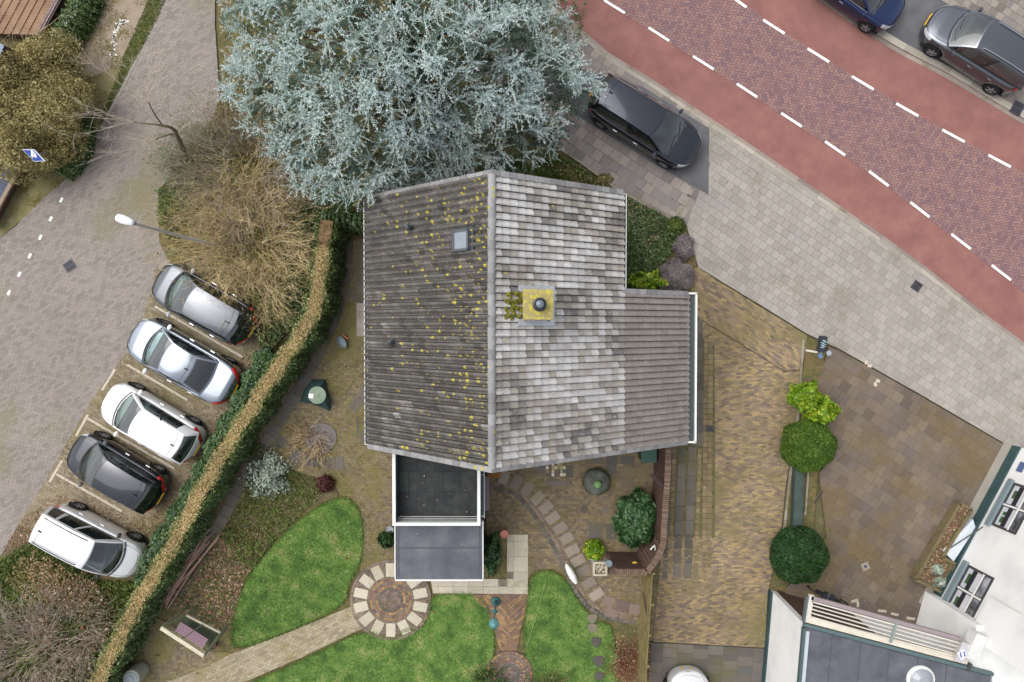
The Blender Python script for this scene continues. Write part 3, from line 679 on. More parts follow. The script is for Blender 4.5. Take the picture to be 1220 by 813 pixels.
TW = (YT - YB) / 40; TL = 0.0
def tile_mesh(L, W, amp=1.0):
    m = MB(); vs = []; pf = [(0.0, .050), (.06, .074), (.20, .088), (.36, .078), (.52, .040), (.66, .0), (.80, -.018), (.90, -.012)]
    pf = [(v, h * amp) for v, h in pf]
    for v, h in pf: vs.append((-0.04, v * W, h - .006))
    for v, h in pf: vs.append((L - .003, v * W, h + .042))
    for v, h in pf: vs.append((L, v * W, h - .004))
    n = len(pf); fs = [(i, i + n, i + n + 1, i + 1) for i in range(n - 1)] + [(i + n, i + 2 * n, i + 2 * n + 1, i + n + 1) for i in range(n - 1)]
    fs += [(n - 1, 2 * n - 1, 3 * n - 1)]
    m.add(vs, fs); return m
def slope_tiles(side, ncourse, y_top, ncols, x_start, z_start, x_end, z_end, mats, tonefn, nparts, roof):
    """tiles from (x_start,z_start) down to (x_end,z_end); columns run from y_top towards -y"""
    hor = abs(x_end - x_start); dz = z_start - z_end; Ls = math.hypot(hor, dz); L = Ls / ncourse; a = math.atan2(dz, hor)
    X = Vector((side * math.cos(a), 0, -math.sin(a))); Z = Vector((side * math.sin(a), 0, math.cos(a))); Y = Z.cross(X)
    Mr = Matrix((X, Y, Z)).transposed(); proto = tile_mesh(L, TW, 1.0 if side < 0 else .62); meshes = {}
    cand = []
    for j in range(ncols):
        for i in range(ncourse):
            y = y_top - j * TW - (TW if Y.y > 0 else 0)
            o = Vector((x_start, y, z_start)) + X * (i * L) + Z * 0.02
            cand.append((i, j, o))
    cand.sort(key=lambda c: c[0] + abs(c[1] - ncols / 2) * 0.02)
    fields = {}
    for n, (i, j, o) in enumerate(cand):
        mi = mats(o); tn = tonefn(i, j, o, ncourse); rot = Mr.to_euler()
        if n < nparts:
            if mi not in meshes: me = proto.mesh('roof_tile'); me.materials.append(M[mi]); meshes[mi] = me
            ob = bpy.data.objects.new('roof_tile', meshes[mi]); COL.objects.link(ob); ob.parent = roof
            ob.location = o - house.location - roof.location + Z * random.uniform(0, .006); rot.x += random.gauss(0, .012); rot.z += random.gauss(0, .006); ob.rotation_euler = rot; ob['tone'] = float(tn)
        else:
            f = fields.setdefault(mi, MB()); lift = Z * random.uniform(0, .008); tw = random.gauss(0, .006)
            vs = [o + lift + Mr @ Vector((v[0] + random.gauss(0, .002), v[1] + v[0] * tw, v[2])) for v in proto.v]; f.add(vs, proto.f, float(tn))
    for mi, f in fields.items():
        ob = f.build('roof_tile_field', M[mi], roof); ob['kind'] = 'stuff'
def deck(name, pts, mat):
    m = MB(); b = [(x, y, z) for x, y, z in pts]; c = [(x, y, z - .16) for x, y, z in pts]; m.add(b + c, [(0, 1, 2, 3), (7, 6, 5, 4), (0, 4, 5, 1), (1, 5, 6, 2), (2, 6, 7, 3), (3, 7, 4, 0)])
    o = m.build(name, mat, house); return o
M['deck'] = mat_plain('roof_underlay', (58, 55, 52), 0.9)
roofL = deck('roof', [(XL, YT, ZL), (XL, YB, ZL), (XR, YB, ZR), (XR, YT, ZR)], M['deck'])
roofR = deck('roof', [(XR, YT, ZR), (XR, YE, ZR), (XM, YE, ZM), (XM, YT, ZM)], M['deck'])
roofX = deck('roof', [(XR, YE, ZR), (XR, YB, ZR), (XX, YB, ZX), (XX, YE, ZX)], M['deck'])
def toneL(i, j, o, n):
    v = 0.30 + random.gauss(0, .13) + .10 * math.sin(j * 1.7) * math.sin(i * .9 + j)
    if j > 31 and 9 < i < 16 and random.random() < .5: v += .35
    if j in (15, ) and i > 9: v += .3 * random.random()
    if random.random() < .05: v += .35
    return min(max(v, 0), 1)
pz = {}
def toneR(i, j, o, n):
    if o.x > XM - .05 and o.y < YE: return min(max(0.5 + random.gauss(0, .13) - (.35 if i > n - 3 and random.random() < .3 else 0), 0), 1)
    k = (i, j); base = random.random()
    wv = math.sin(i * .55 + j * .23) + math.sin(j * .31 - i * .2)
    v = .50 + .16 * wv + (base - .5) * .60 + random.gauss(0, .10) - (.22 if 13 < i < 17 and j > 17 else 0)
    if j < 16 and 2 < i < 9: v += .13
    return min(max(v, 0), 1)
nL = 19; slope_tiles(-1, nL, YT, 40, XR, ZR, XL, ZL, lambda o: 'roof_left', toneL, 300, roofL)
nM = round(math.hypot(XM - XR, ZR - ZM) / (math.hypot(XX - XR, ZR - ZX) / 29)); ncT = round((YT - YE) / TW)
slope_tiles(1, nM, YT, ncT, XR, ZR, XM, ZM, lambda o: 'roof_right', toneR, 300, roofR)
slope_tiles(1, 29, YT - ncT * TW, 40 - ncT, XR, ZR, XX, ZX, lambda o: 'roof_new' if o.x > XM - .05 else 'roof_right', toneR, 300, roofX)
# ridge caps
nc = 27; cl = (YT - YB) / nc
capm = MB()
ang = [math.pi * k / 8 for k in range(9)]
vs = []
for yy, rr in ((0, .125), (-cl * 1.06, .108)):
    vs += [(rr * math.cos(a), yy, rr * .85 * math.sin(a)) for a in ang]
for yy, rr in ((0, .10),): vs += [(rr * math.cos(a), yy, rr * .8 * math.sin(a)) for a in ang]
capm.add(vs, [(i, i + 1, i + 10, i + 9) for i in range(8)] + [(i + 18, i + 19, i + 1, i) for i in range(8)])
cme = capm.mesh('ridge_cap'); cme.materials.append(M['ridge'])
for i in range(nc):
    o = bpy.data.objects.new('ridge_cap', cme); COL.objects.link(o); o.parent = house
    o.location = Vector((XR + random.gauss(0, .006), YT - i * cl, ZR + .02)) - house.location; o.rotation_euler = (R(1.0), 0, random.gauss(0, .01)); o['tone'] = random.random()
# verge tiles along both gable edges
def verge(xa, za, xb, zb, y, n, sgn):
    a = Vector((xa, y, za + .07)); b = Vector((xb, y, zb + .07)); d = (b - a) / n
    m = MB(); m.bar((0, 0, 0), (d.length * .985, 0, 0), .17, .05); me = m.mesh('verge_tile'); bm = bmesh.new(); bm.from_mesh(me); bmesh.ops.bevel(bm, geom=bm.edges[:], offset=.012, segments=1, affect='EDGES'); bm.to_mesh(me); bm.free(); me.materials.append(M['ridge'])
    q = d.to_track_quat('X', 'Z').to_euler()
    for i in range(n):
        o = bpy.data.objects.new('verge_tile', me); COL.objects.link(o); o.parent = house; o.location = a + d * i + Vector((0, sgn * .04, random.uniform(0, .01))) - house.location; o.rotation_euler = q; o['tone'] = random.random()
verge(XR, ZR, XL, ZL, YB, 18, -1); verge(XR, ZR, XL, ZL, YT, 18, 1)
verge(XR, ZR, XX, ZX, YB, 28, -1); verge(XR, ZR, XM, ZM, YT, 17, 1); verge(XM, ZM, XX, ZX, YE, 12, 1)
# gutters
def gutter(x, ya, yb, z, s, inner=True):
    g = MB(); g.bar((x + s * .115, ya, z), (x + s * .115, yb, z), .022, .1); g.box((x + s * .115, ya, z), (.02, .02, .1))
    g.bar((x + s * .01, ya, z), (x + s * .01, yb, z), .015, .1)
    for yy in (ya, yb): g.box((x + s * .0625, yy, z), (.125, .02, .1))
    o = g.build('gutter', M['white_trim'], house)
    b = MB(); b.bar((x + s * .0625, ya, z - .045), (x + s * .0625, yb, z - .045), .09, .012)
    me = b.mesh('gutter_bed'); me.materials.append(M['dark_zinc']); c = bpy.data.objects.new('gutter_bed', me); COL.objects.link(c); c.parent = o; c.location = -Vector(house.location)
gutter(XL, YT, YB, ZL - .06, -1); gutter(XM, YT, YE, ZM - .06, 1); 
g = MB(); zz = ZX - .03
g.bar((XX + .30, YE + .05, zz), (XX + .30, YB - .05, zz), .06, .14); g.box((XX + .15, YE + .05, zz), (.36, .06, .14)); g.box((XX + .15, YB - .05, zz), (.36, .06, .14)); g.bar((XX + .02, YE, zz), (XX + .02, YB, zz), .03, .13)
gg = g.build('box_gutter', M['white_trim'], house); b = MB(); b.box((XX + .15, (YE + YB) / 2, zz - .06), (.26, YE - YB, .02)); me = b.mesh('gutter_bed'); me.materials.append(M['dark_zinc']); c = bpy.data.objects.new('gutter_bed', me); COL.objects.link(c); c.parent = gg; c.location = -Vector(house.location)
# chimney
cc = P(641, 363, 7.75); CH = 0.86; cz = 7.75
ch = MB(); ch.box((cc.x, cc.y, 6.6), (CH - .08, CH - .08, 2.1)); chim = ch.build('chimney', M['brickwall'], house)
M['lichen_cap'] = mat_noise('lichen_cap', [(196, 186, 66), (186, 172, 84), (150, 138, 104), (188, 178, 74)], 7, 7, 0.9, 0.012, 30, 0.35)
def sub(m, name, mat, par, bevel=0):
    o = m.build(name, mat, None, bevel=bevel); o.parent = par; off = Vector((0, 0, 0)); q = par
    while q is not None: off += q.location; q = q.parent
    o.location = -off; return o
m = MB(); m.box((cc.x, cc.y, cz - .04), (CH, CH, .1)); sub(m, 'cap', M['lichen_cap'], chim, .012)
m = MB(); m.lathe((cc.x + .04, cc.y, cz), [(.2, 0), (.2, .05), (.165, .09), (.165, .3), (.185, .31), (.185, .34), (.15, .35), (.15, .22)], 20); sub(m, 'flue_pot', M['flue'], chim)
m = MB(); m.lathe((cc.x + .04, cc.y, cz + .34), [(.11, 0), (.11, .05), (.03, .1), (.0, .1)], 16); sub(m, 'flue_cowl', mat_plain('cowl_metal', (128, 138, 146), .4, .6), chim)
zc = lambda x: ZR - slR * (x - XR)
m = MB()
for sg in (-1, 1):
    y = cc.y + sg * (CH / 2 + .07); xa, xb = cc.x - CH / 2 - .12, cc.x + CH / 2 + .1
    m.bar((xa, y, zc(xa) + .11), (xb, y, zc(xb) + .11), .2, .03)
xb = cc.x + CH / 2 + .06; m.box((xb, cc.y, zc(xb) + .12), (.15, CH + .3, .03), rot=Euler((0, math.atan(slR), 0)).to_matrix())
sub(m, 'lead_flashing', M['lead'], chim)
m = MB()
for i in range(60):
    a = cc.x - CH / 2 - random.uniform(.02, .5); b = cc.y + random.uniform(-.4, .4); m.lathe((a, b, zc(a) + .1 + random.random() * .03), [(random.uniform(.03, .08), 0), (.03, .03), (.0, .035)], 6)
o = sub(m, 'moss_tuft', mat_noise('roof_moss', [(78, 82, 34), (120, 118, 40), (160, 152, 50)], 9, 4, .95, .01), chim); o['kind'] = 'stuff'
# roof window and vent pipes on the dark slope
slL = (ZR - ZL) / (XR - XL); aL = math.atan(slL); zl = lambda x: ZR - slL * (XR - x)
def on_left(px, py):
    lo, hi = ZL, ZR
    for _ in range(40):
        z = (lo + hi) / 2; p = P(px, py, z)
        if zl(p.x) > z: lo = z
        else: hi = z
    return p
p = on_left(553.5, 287); rm = Euler((0, -aL, 0)).to_matrix()
m = MB(); W_, H_ = .60, .56
for dx, dy, sx, sy in ((0, H_ / 2, W_, .07), (0, -H_ / 2, W_, .07), (W_ / 2, 0, .07, H_), (-W_ / 2, 0, .07, H_)):
    m.box(p + rm @ Vector((dx, dy, .15)), (sx, sy, .09), rot=rm)
rw = m.build('roof_window', M['frame_grey'], house)
m = MB(); m.box(p + rm @ Vector((0, 0, .155)), (W_ - .07, H_ - .07, .03), rot=rm); sub(m, 'pane', M['sky_pane'], rw)
m = MB(); m.box(p + rm @ Vector((0.02, 0, .085)), (W_ + .28, H_ + .2, .02), rot=rm); sub(m, 'flashing', M['dark_zinc'], rw)
for a, b in ((489, 273), (468, 408)):
    p = on_left(a, b); m = MB(); m.lathe(p, [(.16, .0), (.13, .1), (.075, .12), (.075, .36), (.1, .38), (.1, .46), (.0, .5)], 14); m.build('vent_pipe', M['flue'], house)

# ---------------------------------------------------------------- flat roofed annex
M['bitumen'] = mat_noise('roof_bitumen_dark', [(32, 34, 36), (42, 46, 48), (60, 62, 58)], 2.2, 7, 0.7, 0.004, 40, 0.25)
M['felt'] = mat_noise('roof_felt_bluegrey', [(80, 83, 91), (94, 97, 105), (110, 111, 116)], 1.1, 7, 0.85, 0.003, 80, 0.14)
M['parapet_glass'] = mat_plain('teal_glass_panel', (112, 142, 138), 0.15, 0, 0.7, dirt=0.1)
an = empty('flat_roof_annex', (0, 0, 0), 0, 'flat roofed annex with white framed dark roof terrace and lower grey felt roof', 'annex')
za, zb_, zlow = 3.35, 2.72, 2.55
x0, x1 = P(469.5, 600, za).x, P(570.5, 600, za).x; yb = P(520, 624.5, za).y; an.location = ((x0 + x1) / 2, yb, 0)
lx0, lx1 = P(471, 660, zlow).x, P(575.5, 660, zlow).x; ly0 = P(520, 690, zlow).y; ytop = YB + .1
m = MB(); m.box(((lx0 + lx1) / 2, (ly0 + yb) / 2 + .1, zlow / 2 - .03), (lx1 - lx0 - .1, yb - ly0 - .1, zlow - .1)); m.box(((x0 + x1) / 2 + .05, (yb + ytop) / 2, zb_ / 2 - .03), (x1 - x0 - .1, ytop - yb - .02, zb_ - .1)); m.build('wall', M['brickwall'], an)
m = MB(); m.box(((x0 + x1) / 2, (yb + ytop) / 2, zb_ - .02), (x1 - x0 - .02, ytop - yb, .06)); tr = m.build('terrace_roof', M['bitumen'], an)
# slabs lying on the dark roof: thin mats with pale joints
nx, ny = 4, 3
for i in range(nx + 1):
    for j in range(4):
        w_ = (x1 - x0 - .16) / (nx + .5); h_ = 0.75; cx = x0 + .1 + w_ * (i + .5) - (w_ * .5 if j % 2 else 0); cy = yb + .22 + h_ * (j + .5)
        xa, xb = max(cx - w_ / 2, x0 + .09), min(cx + w_ / 2, x1 - .09)
        if xb - xa < .1 or cy + h_ / 2 > ytop: continue
        m = MB(); m.box(((xa + xb) / 2, cy, zb_ + .018), (xb - xa - .012, h_ - .012, .022)); o = m.build('roof_mat', M['bitumen'] if not (i == 0 and j == 1) else mat_noise('greenish_mat', [(38, 52, 48), (48, 64, 58)], 3, 4, .6, .003), an)
t = .11
m = MB()
for dx, dy, sx, sy in (((x0), (yb + ytop) / 2, t, ytop - yb + t), ((x1), (yb + ytop) / 2, t, ytop - yb + t)):
    m.box((dx, dy, za), (sx, sy, .06))
m.box(((x0 + x1) / 2, yb, za), (x1 - x0 - t, t, .06)); m.build('coping', M['white_trim'], an)
m = MB(); h = za - zb_ - .03
m.box((x0, (yb + ytop) / 2, zb_ + h / 2), (.03, ytop - yb, h)); m.box((x1, (yb + ytop) / 2, zb_ + h / 2), (.03, ytop - yb, h)); m.box(((x0 + x1) / 2, yb, zb_ + h / 2), (x1 - x0 - .04, .03, h)); m.build('glass_panel', M['parapet_glass'], an)
for k in range(3):
    m = MB(); m.box(((x0 + x1) / 2, yb + .03 + .045 * k, zb_ + .14 + .12 * (2 - k)), (x1 - x0 - .12, .018, .02)); m.build('rail', M['white_trim'], an)
m = MB(); ex = P(577, 600, zlow + .1).x
m.box(((x1 + ex) / 2 + .02, (yb + ytop) / 2, zlow - .02), (ex - x1 - .03, ytop - yb, .06)); m.build('side_ledge', mat_plain('teal_ledge', (96, 112, 108), .4), an)
m = MB(); m.bar((ex, ytop, zlow + .06), (ex, yb, zlow + .06), .035, .05)
for py in (566, 615, 623): q = P(574, py, zlow + .1); m.bar((x1 + .06, q.y, zlow + .085), (ex - .02, q.y, zlow + .085), .035, .03)
m.build('ledge_rail', M['white_trim'], an)
m = MB(); m.box(((lx0 + lx1) / 2, (ly0 + yb - .06) / 2, zlow + .0), (lx1 - lx0 - .02, yb - ly0 - .08, .06)); fr = m.build('felt_roof', M['felt'], an)
m = MB(); m.bar(((lx0 + lx1) / 2 - 2.2 * .0 - (lx1 - lx0) / 2 + .06, (ly0 + yb) / 2 + .02, zlow + .034), (lx1 - .06, (ly0 + yb) / 2 + .03, zlow + .034), .05, .012); m.box((lx0 + .12, (ly0 + yb) / 2, zlow + .034), (.05, yb - ly0 - .2, .010)); m.box((lx1 - .12, (ly0 + yb) / 2, zlow + .034), (.05, yb - ly0 - .2, .010)); sub(m, 'seam', mat_plain('felt_seam', (78, 80, 88), .8), fr)
m = MB(); m.bar((lx0, ly0 - .02, zlow + .03), (lx1, ly0 - .02, zlow + .03), .05, .09); m.bar((lx0, ly0 + .02, zlow + .03), (lx0, yb - .1, zlow + .03), .035, .09); m.bar((lx1, ly0 + .02, zlow + .03), (lx1, yb - .1, zlow + .03), .035, .09); m.build('roof_trim', M['white_trim'], an)
m = MB(); q = P(580, 588, .5); m.box((q.x, q.y, .28), (.2, 1.35, .5)); m.build('window_bench', mat_plain('purple_grey_sill', (146, 132, 140), .6), an, bevel=.01)
m = MB(); q = P(588, 563, 1.9); m.box((q.x + .02, q.y, 2.0), (.5, .34, .06)); m.box((q.x - .2, q.y, 1.0), (.06, .3, 2.0)); tag(m.build('rusty_canopy', mat_noise('rust_brown', [(112, 74, 30), (136, 92, 36)], 6, 4, .8, .003), None), 'small rust brown square canopy under the foot of the gable', 'canopy')

# ---------------------------------------------------------------- brick garden wall
gw = empty('garden_wall', P(790, 650, 0), 0, 'brown brick garden wall with a red header coping beside the driveway', 'garden wall')
WZ = 2.0
line = [P(797, 515, WZ), P(795.5, 566, WZ), P(793, 600, WZ), P(790, 650, WZ), P(783, 666, WZ), P(771, 682, WZ), P(734, 681.5, WZ)]
for a in line: a.z = 0
core = MB(); bricks = MB(); cop = MB()
for a, b in zip(line, line[1:]):
    d = b - a; L = d.length; t_ = d / L; nrm = Vector((-t_.y, t_.x, 0)); core.bar(a + Vector((0, 0, WZ / 2 - .04)), b + Vector((0, 0, WZ / 2 - .04)), .17, WZ - .08)
    nb = max(int(L / .22), 1)
    for r_ in range(int((WZ - .08) / .068)):
        for i in range(nb):
            s = (i + (.5 if r_ % 2 else 0)) / nb * L + .11
            if s > L: continue
            c = a + t_ * s + Vector((0, 0, .034 + r_ * .068))
            bricks.box(c, (.21, .2 + random.uniform(0, .006), .058), rz=math.atan2(t_.y, t_.x), tone=random.random())
    nb = int(L / .072)
    for i in range(nb):
        c = a + t_ * (i + .5) * (L / nb) + Vector((0, 0, WZ - .02)); cop.box(c, (.060, .215, .07), rz=math.atan2(t_.y, t_.x), tone=random.random())
core.build('mortar_core', M['mortar'], gw)
o = bricks.build('brick', M['brickwall'], gw); o['kind'] = 'stuff'
o = cop.build('coping_brick', mat_pav('red_coping', [(104, 84, 72), (120, 98, 82), (136, 114, 98)], fine=40), gw); o['kind'] = 'stuff'
m = MB(); m.bar(P(776, 566, 2.0), P(790, 580, 2.0), .12, .1); m.build('support_beam', mat_plain('dark_beam', (52, 40, 36), .8), gw)
m = MB(); q = P(776, 655, 1.2); m.tube([P(775, 655, 1.5), P(780, 650, 1.6), P(781, 656, 1.7)], .03); m.build('wall_pipe', M['white_trim'], gw)

# ---------------------------------------------------------------- neighbours' white house (right)
M['render_white'] = mat_noise('white_render', [(222, 222, 220), (236, 236, 233), (240, 240, 238)], 0.7, 5, 0.85, 0.003, 60, 0.03)
M['teal_plinth'] = mat_noise('teal_plinth', [(46, 70, 72), (56, 82, 84)], 2, 4, 0.6, 0.003)
M['grey_blue'] = mat_plain('grey_blue_paint', (124, 140, 146), 0.5)
M['dark_frame'] = mat_plain('dark_window_frame', (66, 66, 66), 0.5)
FA = P(1215, 537.7, .5); FB = P(1112.5, 728.6, .5); fd = (FB - FA).normalized(); FA.z = FB.z = 0; fd.z = 0; fd.normalize(); fn = Vector((fd.y, -fd.x, 0))
if fn.x > 0: fn = -fn           # outward, towards the forecourt
def PF(px, py, off=0.0):
    c = Vector((0, 0, CAM_H)); d = P(px, py, 0) - c; k = ((FA + fn * off) - c).dot(fn) / d.dot(fn); return c + d * k
wh = empty('white_house', FB, 0, 'white rendered house with a dark teal plinth and two large mullioned windows', 'house')
A0 = FA - fd * 0.15; depth = -fn * 8
m = MB(); z1 = 6.2
foot = [A0, FB, FB + depth, A0 + depth]; m.prism([(v.x, v.y) for v in foot], 0, z1); wl = m.build('wall', M['render_white'], wh)
m = MB(); f2 = [A0 + fn * .07, FB + fn * .07, FB + depth * .01, A0 + depth * .01]; m.prism([(v.x, v.y) for v in f2], 0, .5); m.build('plinth', M['teal_plinth'], wh)
m = MB(); f2 = [A0 + fn * .4, FB + fn * .4 + fd * .0, FB, A0]; m.prism([(v.x, v.y) for v in f2], 0, .085); m.build('footing_strip', M['kerb'], wh)
zf = lambda v: (v.z)
Fx = Matrix((fd, Vector((0, 0, 1)), fn)).transposed()
def fbox(m, s0, s1, z0, z1_, d0, d1, tone=0): 
    """box on the facade plane: s along, z up, d outwards"""
    c = FA + fd * ((s0 + s1) / 2) + fn * ((d0 + d1) / 2) + Vector((0, 0, (z0 + z1_) / 2)); m.box(c, (abs(s1 - s0), abs(d1 - d0), abs(z1_ - z0)), rz=math.atan2(fd.y, fd.x), tone=tone)
def S(v): return (v - FA).dot(fd)
def facade_window(a, b, c, zmid, smid, seed):
    pa, pb, pc = PF(*a), PF(*b), PF(*c); s0, s1 = S(pa), S(pb); z0 = (pa.z + pb.z) / 2; z1_ = pc.z
    fr = MB(); t = .055
    for q in ((s0, s1, z0, z0 + t), (s0, s1, z1_ - t, z1_), (s0, s0 + t, z0 + t, z1_ - t), (s1 - t, s1, z0 + t, z1_ - t)): fbox(fr, *q, .0, .035)
    o = fr.build('window', M['dark_frame'], wh); sm = s0 + (s1 - s0) * smid; zm = z0 + (z1_ - z0) * zmid
    w = MB(); fbox(w, sm - .035, sm + .035, z0 + t, z1_ - t, .0, .05); fbox(w, s0 + t, sm - .036, zm - .035, zm + .035, .0, .05); fbox(w, sm + .036, s1 - t, zm - .035, zm + .035, .0, .05); sub(w, 'mullion', M['white_trim'], o)
    p = MB()
    for (u0, u1) in ((s0 + t, sm - .035), (sm + .035, s1 - t)):
        for (v0, v1) in ((z0 + t, zm - .035), (zm + .035, z1_ - t)):
            p = MB(); fbox(p, u0, u1, v0, v1, .004, .010); sub(p, 'pane', M['room_glass'], o)
            e = MB(); 
            for q in ((u0, u1, v0, v0 + .03), (u0, u1, v1 - .03, v1), (u0, u0 + .03, v0 + .03, v1 - .03), (u1 - .03, u1, v0 + .03, v1 - .03)): fbox(e, *q, .011, .03)
            sub(e, 'pane_edge', M['dark_frame'], o)
            if v0 < zm - .1:
                rr = random.Random(seed + int(u0 * 10)); b_ = MB(); um = (u0 + u1) / 2
                if False: pass
                fbox(b_, u0 + .04, u1 - .04, v0 + .04, v0 + .3, .0045, .0125); sub(b_, 'blind', mat_plain('pale_blind', (196, 198, 206), .7), o)
                d_ = MB(); fbox(d_, u0 + .04, u1 - .04, v0 + .30, v0 + .52, .0045, .0135); q = rr.uniform(-.1, .1)
                sub(d_, 'dark_curtain', mat_plain('dark_curtain', (34, 36, 42), .7), o)
                e_ = MB(); fbox(e_, u0 + .04, u1 - .04, v0 + .53, v1 - .05, .0045, .0125); sub(e_, 'blind', mat_plain('pale_blind', (206, 206, 212), .7), o)
                for kk in range(3):
                    e_ = MB(); cx = um + rr.uniform(-.2, .2); fbox(e_, cx - .07, cx + .07, v0 + .16, v0 + .30, .014, .017 + kk * .002); sub(e_, 'sill_plant', M['sill_plant'], o)
    l = MB(); fbox(l, s0 - .08, s1 + .08, z0 - .25, z0 - .02, .0, .12); l.build('window_sill', M['grey_blue'], wh)
    return s0, s1, z0, z1_
M['room_glass'] = mat_noise('room_glass', [(58, 60, 66), (128, 132, 140), (176, 178, 186)], 1.6, 2, 0.06, 0, 40, 0.05, spec=0.8)
M['sill_plant'] = mat_plain('window_plant_green', (58, 92, 50), .6)
info = facade_window((1154.6, 673.2), (1127.3, 725), (1186, 688), .66, .5, 3)
info1 = facade_window((1209, 575.4), (1182, 626), (1236, 590), .66, .5, 5)
print('facade window', [round(v, 2) for v in info + info1])
pc = PF(1183, 713); m = MB(); fbox(m, S(pc), S(FB) + .0, pc.z, z1 + .05, .002, .16); m.build('projecting_panel', M['render_white'], wh)
m = MB(); q = PF(1217, 557); fbox(m, q.z * 0 + S(q) - .2, S(q) + .2, q.z - .15, q.z + .15, .0, .03); m.build('blue_plate', mat_plain('blue_plate', (92, 108, 150), .4), wh)
m = MB(); q1 = PF(1171, 628); m.tube([q1, P(1120, 661, .35)], .022, 8); tag(m.build('leaning_pole', M['dark_frame']), 'thin dark pole leaning from the planter to the white wall', 'pole')
m = MB(); f2 = PP([(1157, 618), (1121, 655), (1134, 668), (1160, 628)], .3); m.prism([(v.x, v.y) for v in f2], .08, .42); tag(m.build('white_cellar_cover', mat_plain('pale_blue_white', (204, 212, 220), .5)), 'white wedge shaped box against the teal plinth behind the planter', 'cover')
m = MB()
f2 = PP([(1106, 724), (1080, 772), (1140, 795), (1151, 762), (1128, 742)], .12); m.prism([(v.x, v.y) for v in f2], .0, .12); tag(m.build('door_step', mat_noise('cream_step', [(196, 192, 176), (216, 214, 202)], 2, 5, .85, .003)), 'cream white doorstep slab at the corner of the white house', 'doorstep')

# garage block with flat roof
gb = empty('garage_block', P(960, 745, 0), 0, 'low white rendered building with a blue grey flat roof and slatted canopy', 'garage')
GZ = 3.2
a, b = P(958, 744, GZ), P(1182, 803, GZ); d = (b - a).normalized(); nn = Vector((d.y, -d.x, 0)); 
if nn.y > 0: nn = -nn
lft = (P(948, 860, GZ) - a).normalized()
pts = [a, b, b + lft * 6, a + lft * 6]; m = MB(); m.prism([(v.x, v.y) for v in pts], 0, GZ - .1); m.build('wall', M['render_white'], gb)
m = MB(); off = 0.02; q = [a - d * off - lft * .01, a + lft * 6 - d * off, a + lft * 6 + d * .0, a + d * .0]; m.prism([(v.x, v.y) for v in [a - d * .05, a - d * .0, a + lft * 6, a + lft * 6 - d * .05]], 0, .35); m.build('plinth', M['teal_plinth'], gb)
m = MB(); 
s_ = a + d * .2; m.prism([(v.x, v.y) for v in [a + d * .25 - lft * .02, a + d * 3.2 - lft * .02, a + d * 3.2, a + d * .25]], .05, 2.5); m.build('brown_door', mat_noise('brown_door_wood', [(78, 58, 48), (98, 74, 60), (70, 62, 60)], 3, 4, .6, .004), gb)
roofin = [a + d * .1 + lft * .12, b + lft * .12, b + lft * 6, a + d * .1 + lft * 6]
m = MB(); m.prism([(v.x, v.y) for v in roofin], GZ - .1, GZ - .04); gr = m.build('flat_roof', M['felt'], gb)
m = MB(); tl = math.hypot(0, 1)
for i in range(1, 6): p_ = a + d * (1.05 * i) ; m.bar(p_ + lft * .14 + Vector((0, 0, -.036)), p_ + lft * 5.8 + Vector((0, 0, -.036)), .035, .008)
sub(m, 'seam', mat_plain('felt_seam', (78, 80, 88), .8), gr)
z_ = Vector((0, 0, 0.0))
m = MB(); m.bar(a - lft * .0 - d * .02, b, .12, .16); m.build('roof_trim', mat_plain('dark_teal_trim', (84, 104, 106), .5), gb)
m = MB(); m.bar(a + lft * .1 - d * .0, a + lft * 6, .1, .16); m.build('roof_trim', mat_plain('dark_teal_trim', (76, 92, 94), .5), gb)
m = MB(); m.bar(a + d * .13 + lft * .2, a + d * .13 + lft * 6, .13, .1); m.build('gutter_strip', mat_plain('pale_zinc', (196, 204, 212), .4, .2), gb)
up = -lft
m = MB(); m.bar(a + up * .2 + d * -.05 + Vector((0, 0, -.04)), b + up * .2 - d * .9 + Vector((0, 0, -.04)), .22, .1); m.build('coping', mat_noise('cream_coping', [(206, 196, 178), (222, 214, 198)], 2, 4, .8, .003), gb)
m = MB(); q = P(1097, 810, GZ); m.lathe((q.x, q.y, GZ - .06), [(.42, 0), (.42, .12), (.36, .18), (.2, .27), (.0, .3)], 20); dm = m.build('dome_rooflight', mat_plain('dome_acrylic', (150, 156, 162), .1, 0, .8), gb)
m = MB(); m.lathe((q.x, q.y, GZ - .06), [(.5, 0), (.5, .08), (.44, .14), (.42, .13), (.42, 0)], 24); sub(m, 'dome_kerb', M['white_trim'], dm)
# slatted canopy
PZ = 3.22
c0, c1 = P(966, 712, PZ), P(1146, 762, PZ); e0 = P(962, 737, PZ); e1 = P(1137, 787, PZ)
sl = empty('slatted_canopy', P(1050, 745, 0), 0, 'white slatted canopy with a brown outer beam over the yard between the white buildings', 'canopy')
M['purple_beam'] = mat_plain('purple_grey_beam', (148, 134, 136), .6, dirt=.12); M['cream_bar'] = mat_plain('cream_metal_bar', (208, 202, 190), .5, dirt=.1)
m = MB(); m.bar(c0, c1, .14, .12); m.build('beam', M['purple_beam'], sl)
m = MB(); m.bar(c0 + Vector((.02, -.13, .01)), c1 + Vector((.0, -.13, .01)), .05, .1); m.build('beam', M['cream_bar'], sl)
for k in range(1, 6):
    f = k / 5.6; m = MB(); m.bar(c0.lerp(e0, f) + Vector((0.05, 0, 0)), c1.lerp(e1, f), .04, .05); m.build('slat', M['cream_bar'], sl)
m = MB(); m.bar(c0 + (c0 - e0).normalized() * .1, e0, .16, .12); m.build('beam', M['cream_bar'], sl)
m = MB(); m.bar(c0 + Vector((-.13, .05, -.02)), e0 + Vector((-.13, -.1, -.02)), .07, .14); m.build('beam', mat_plain('grey_teal_bar', (86, 98, 100), .5), sl)
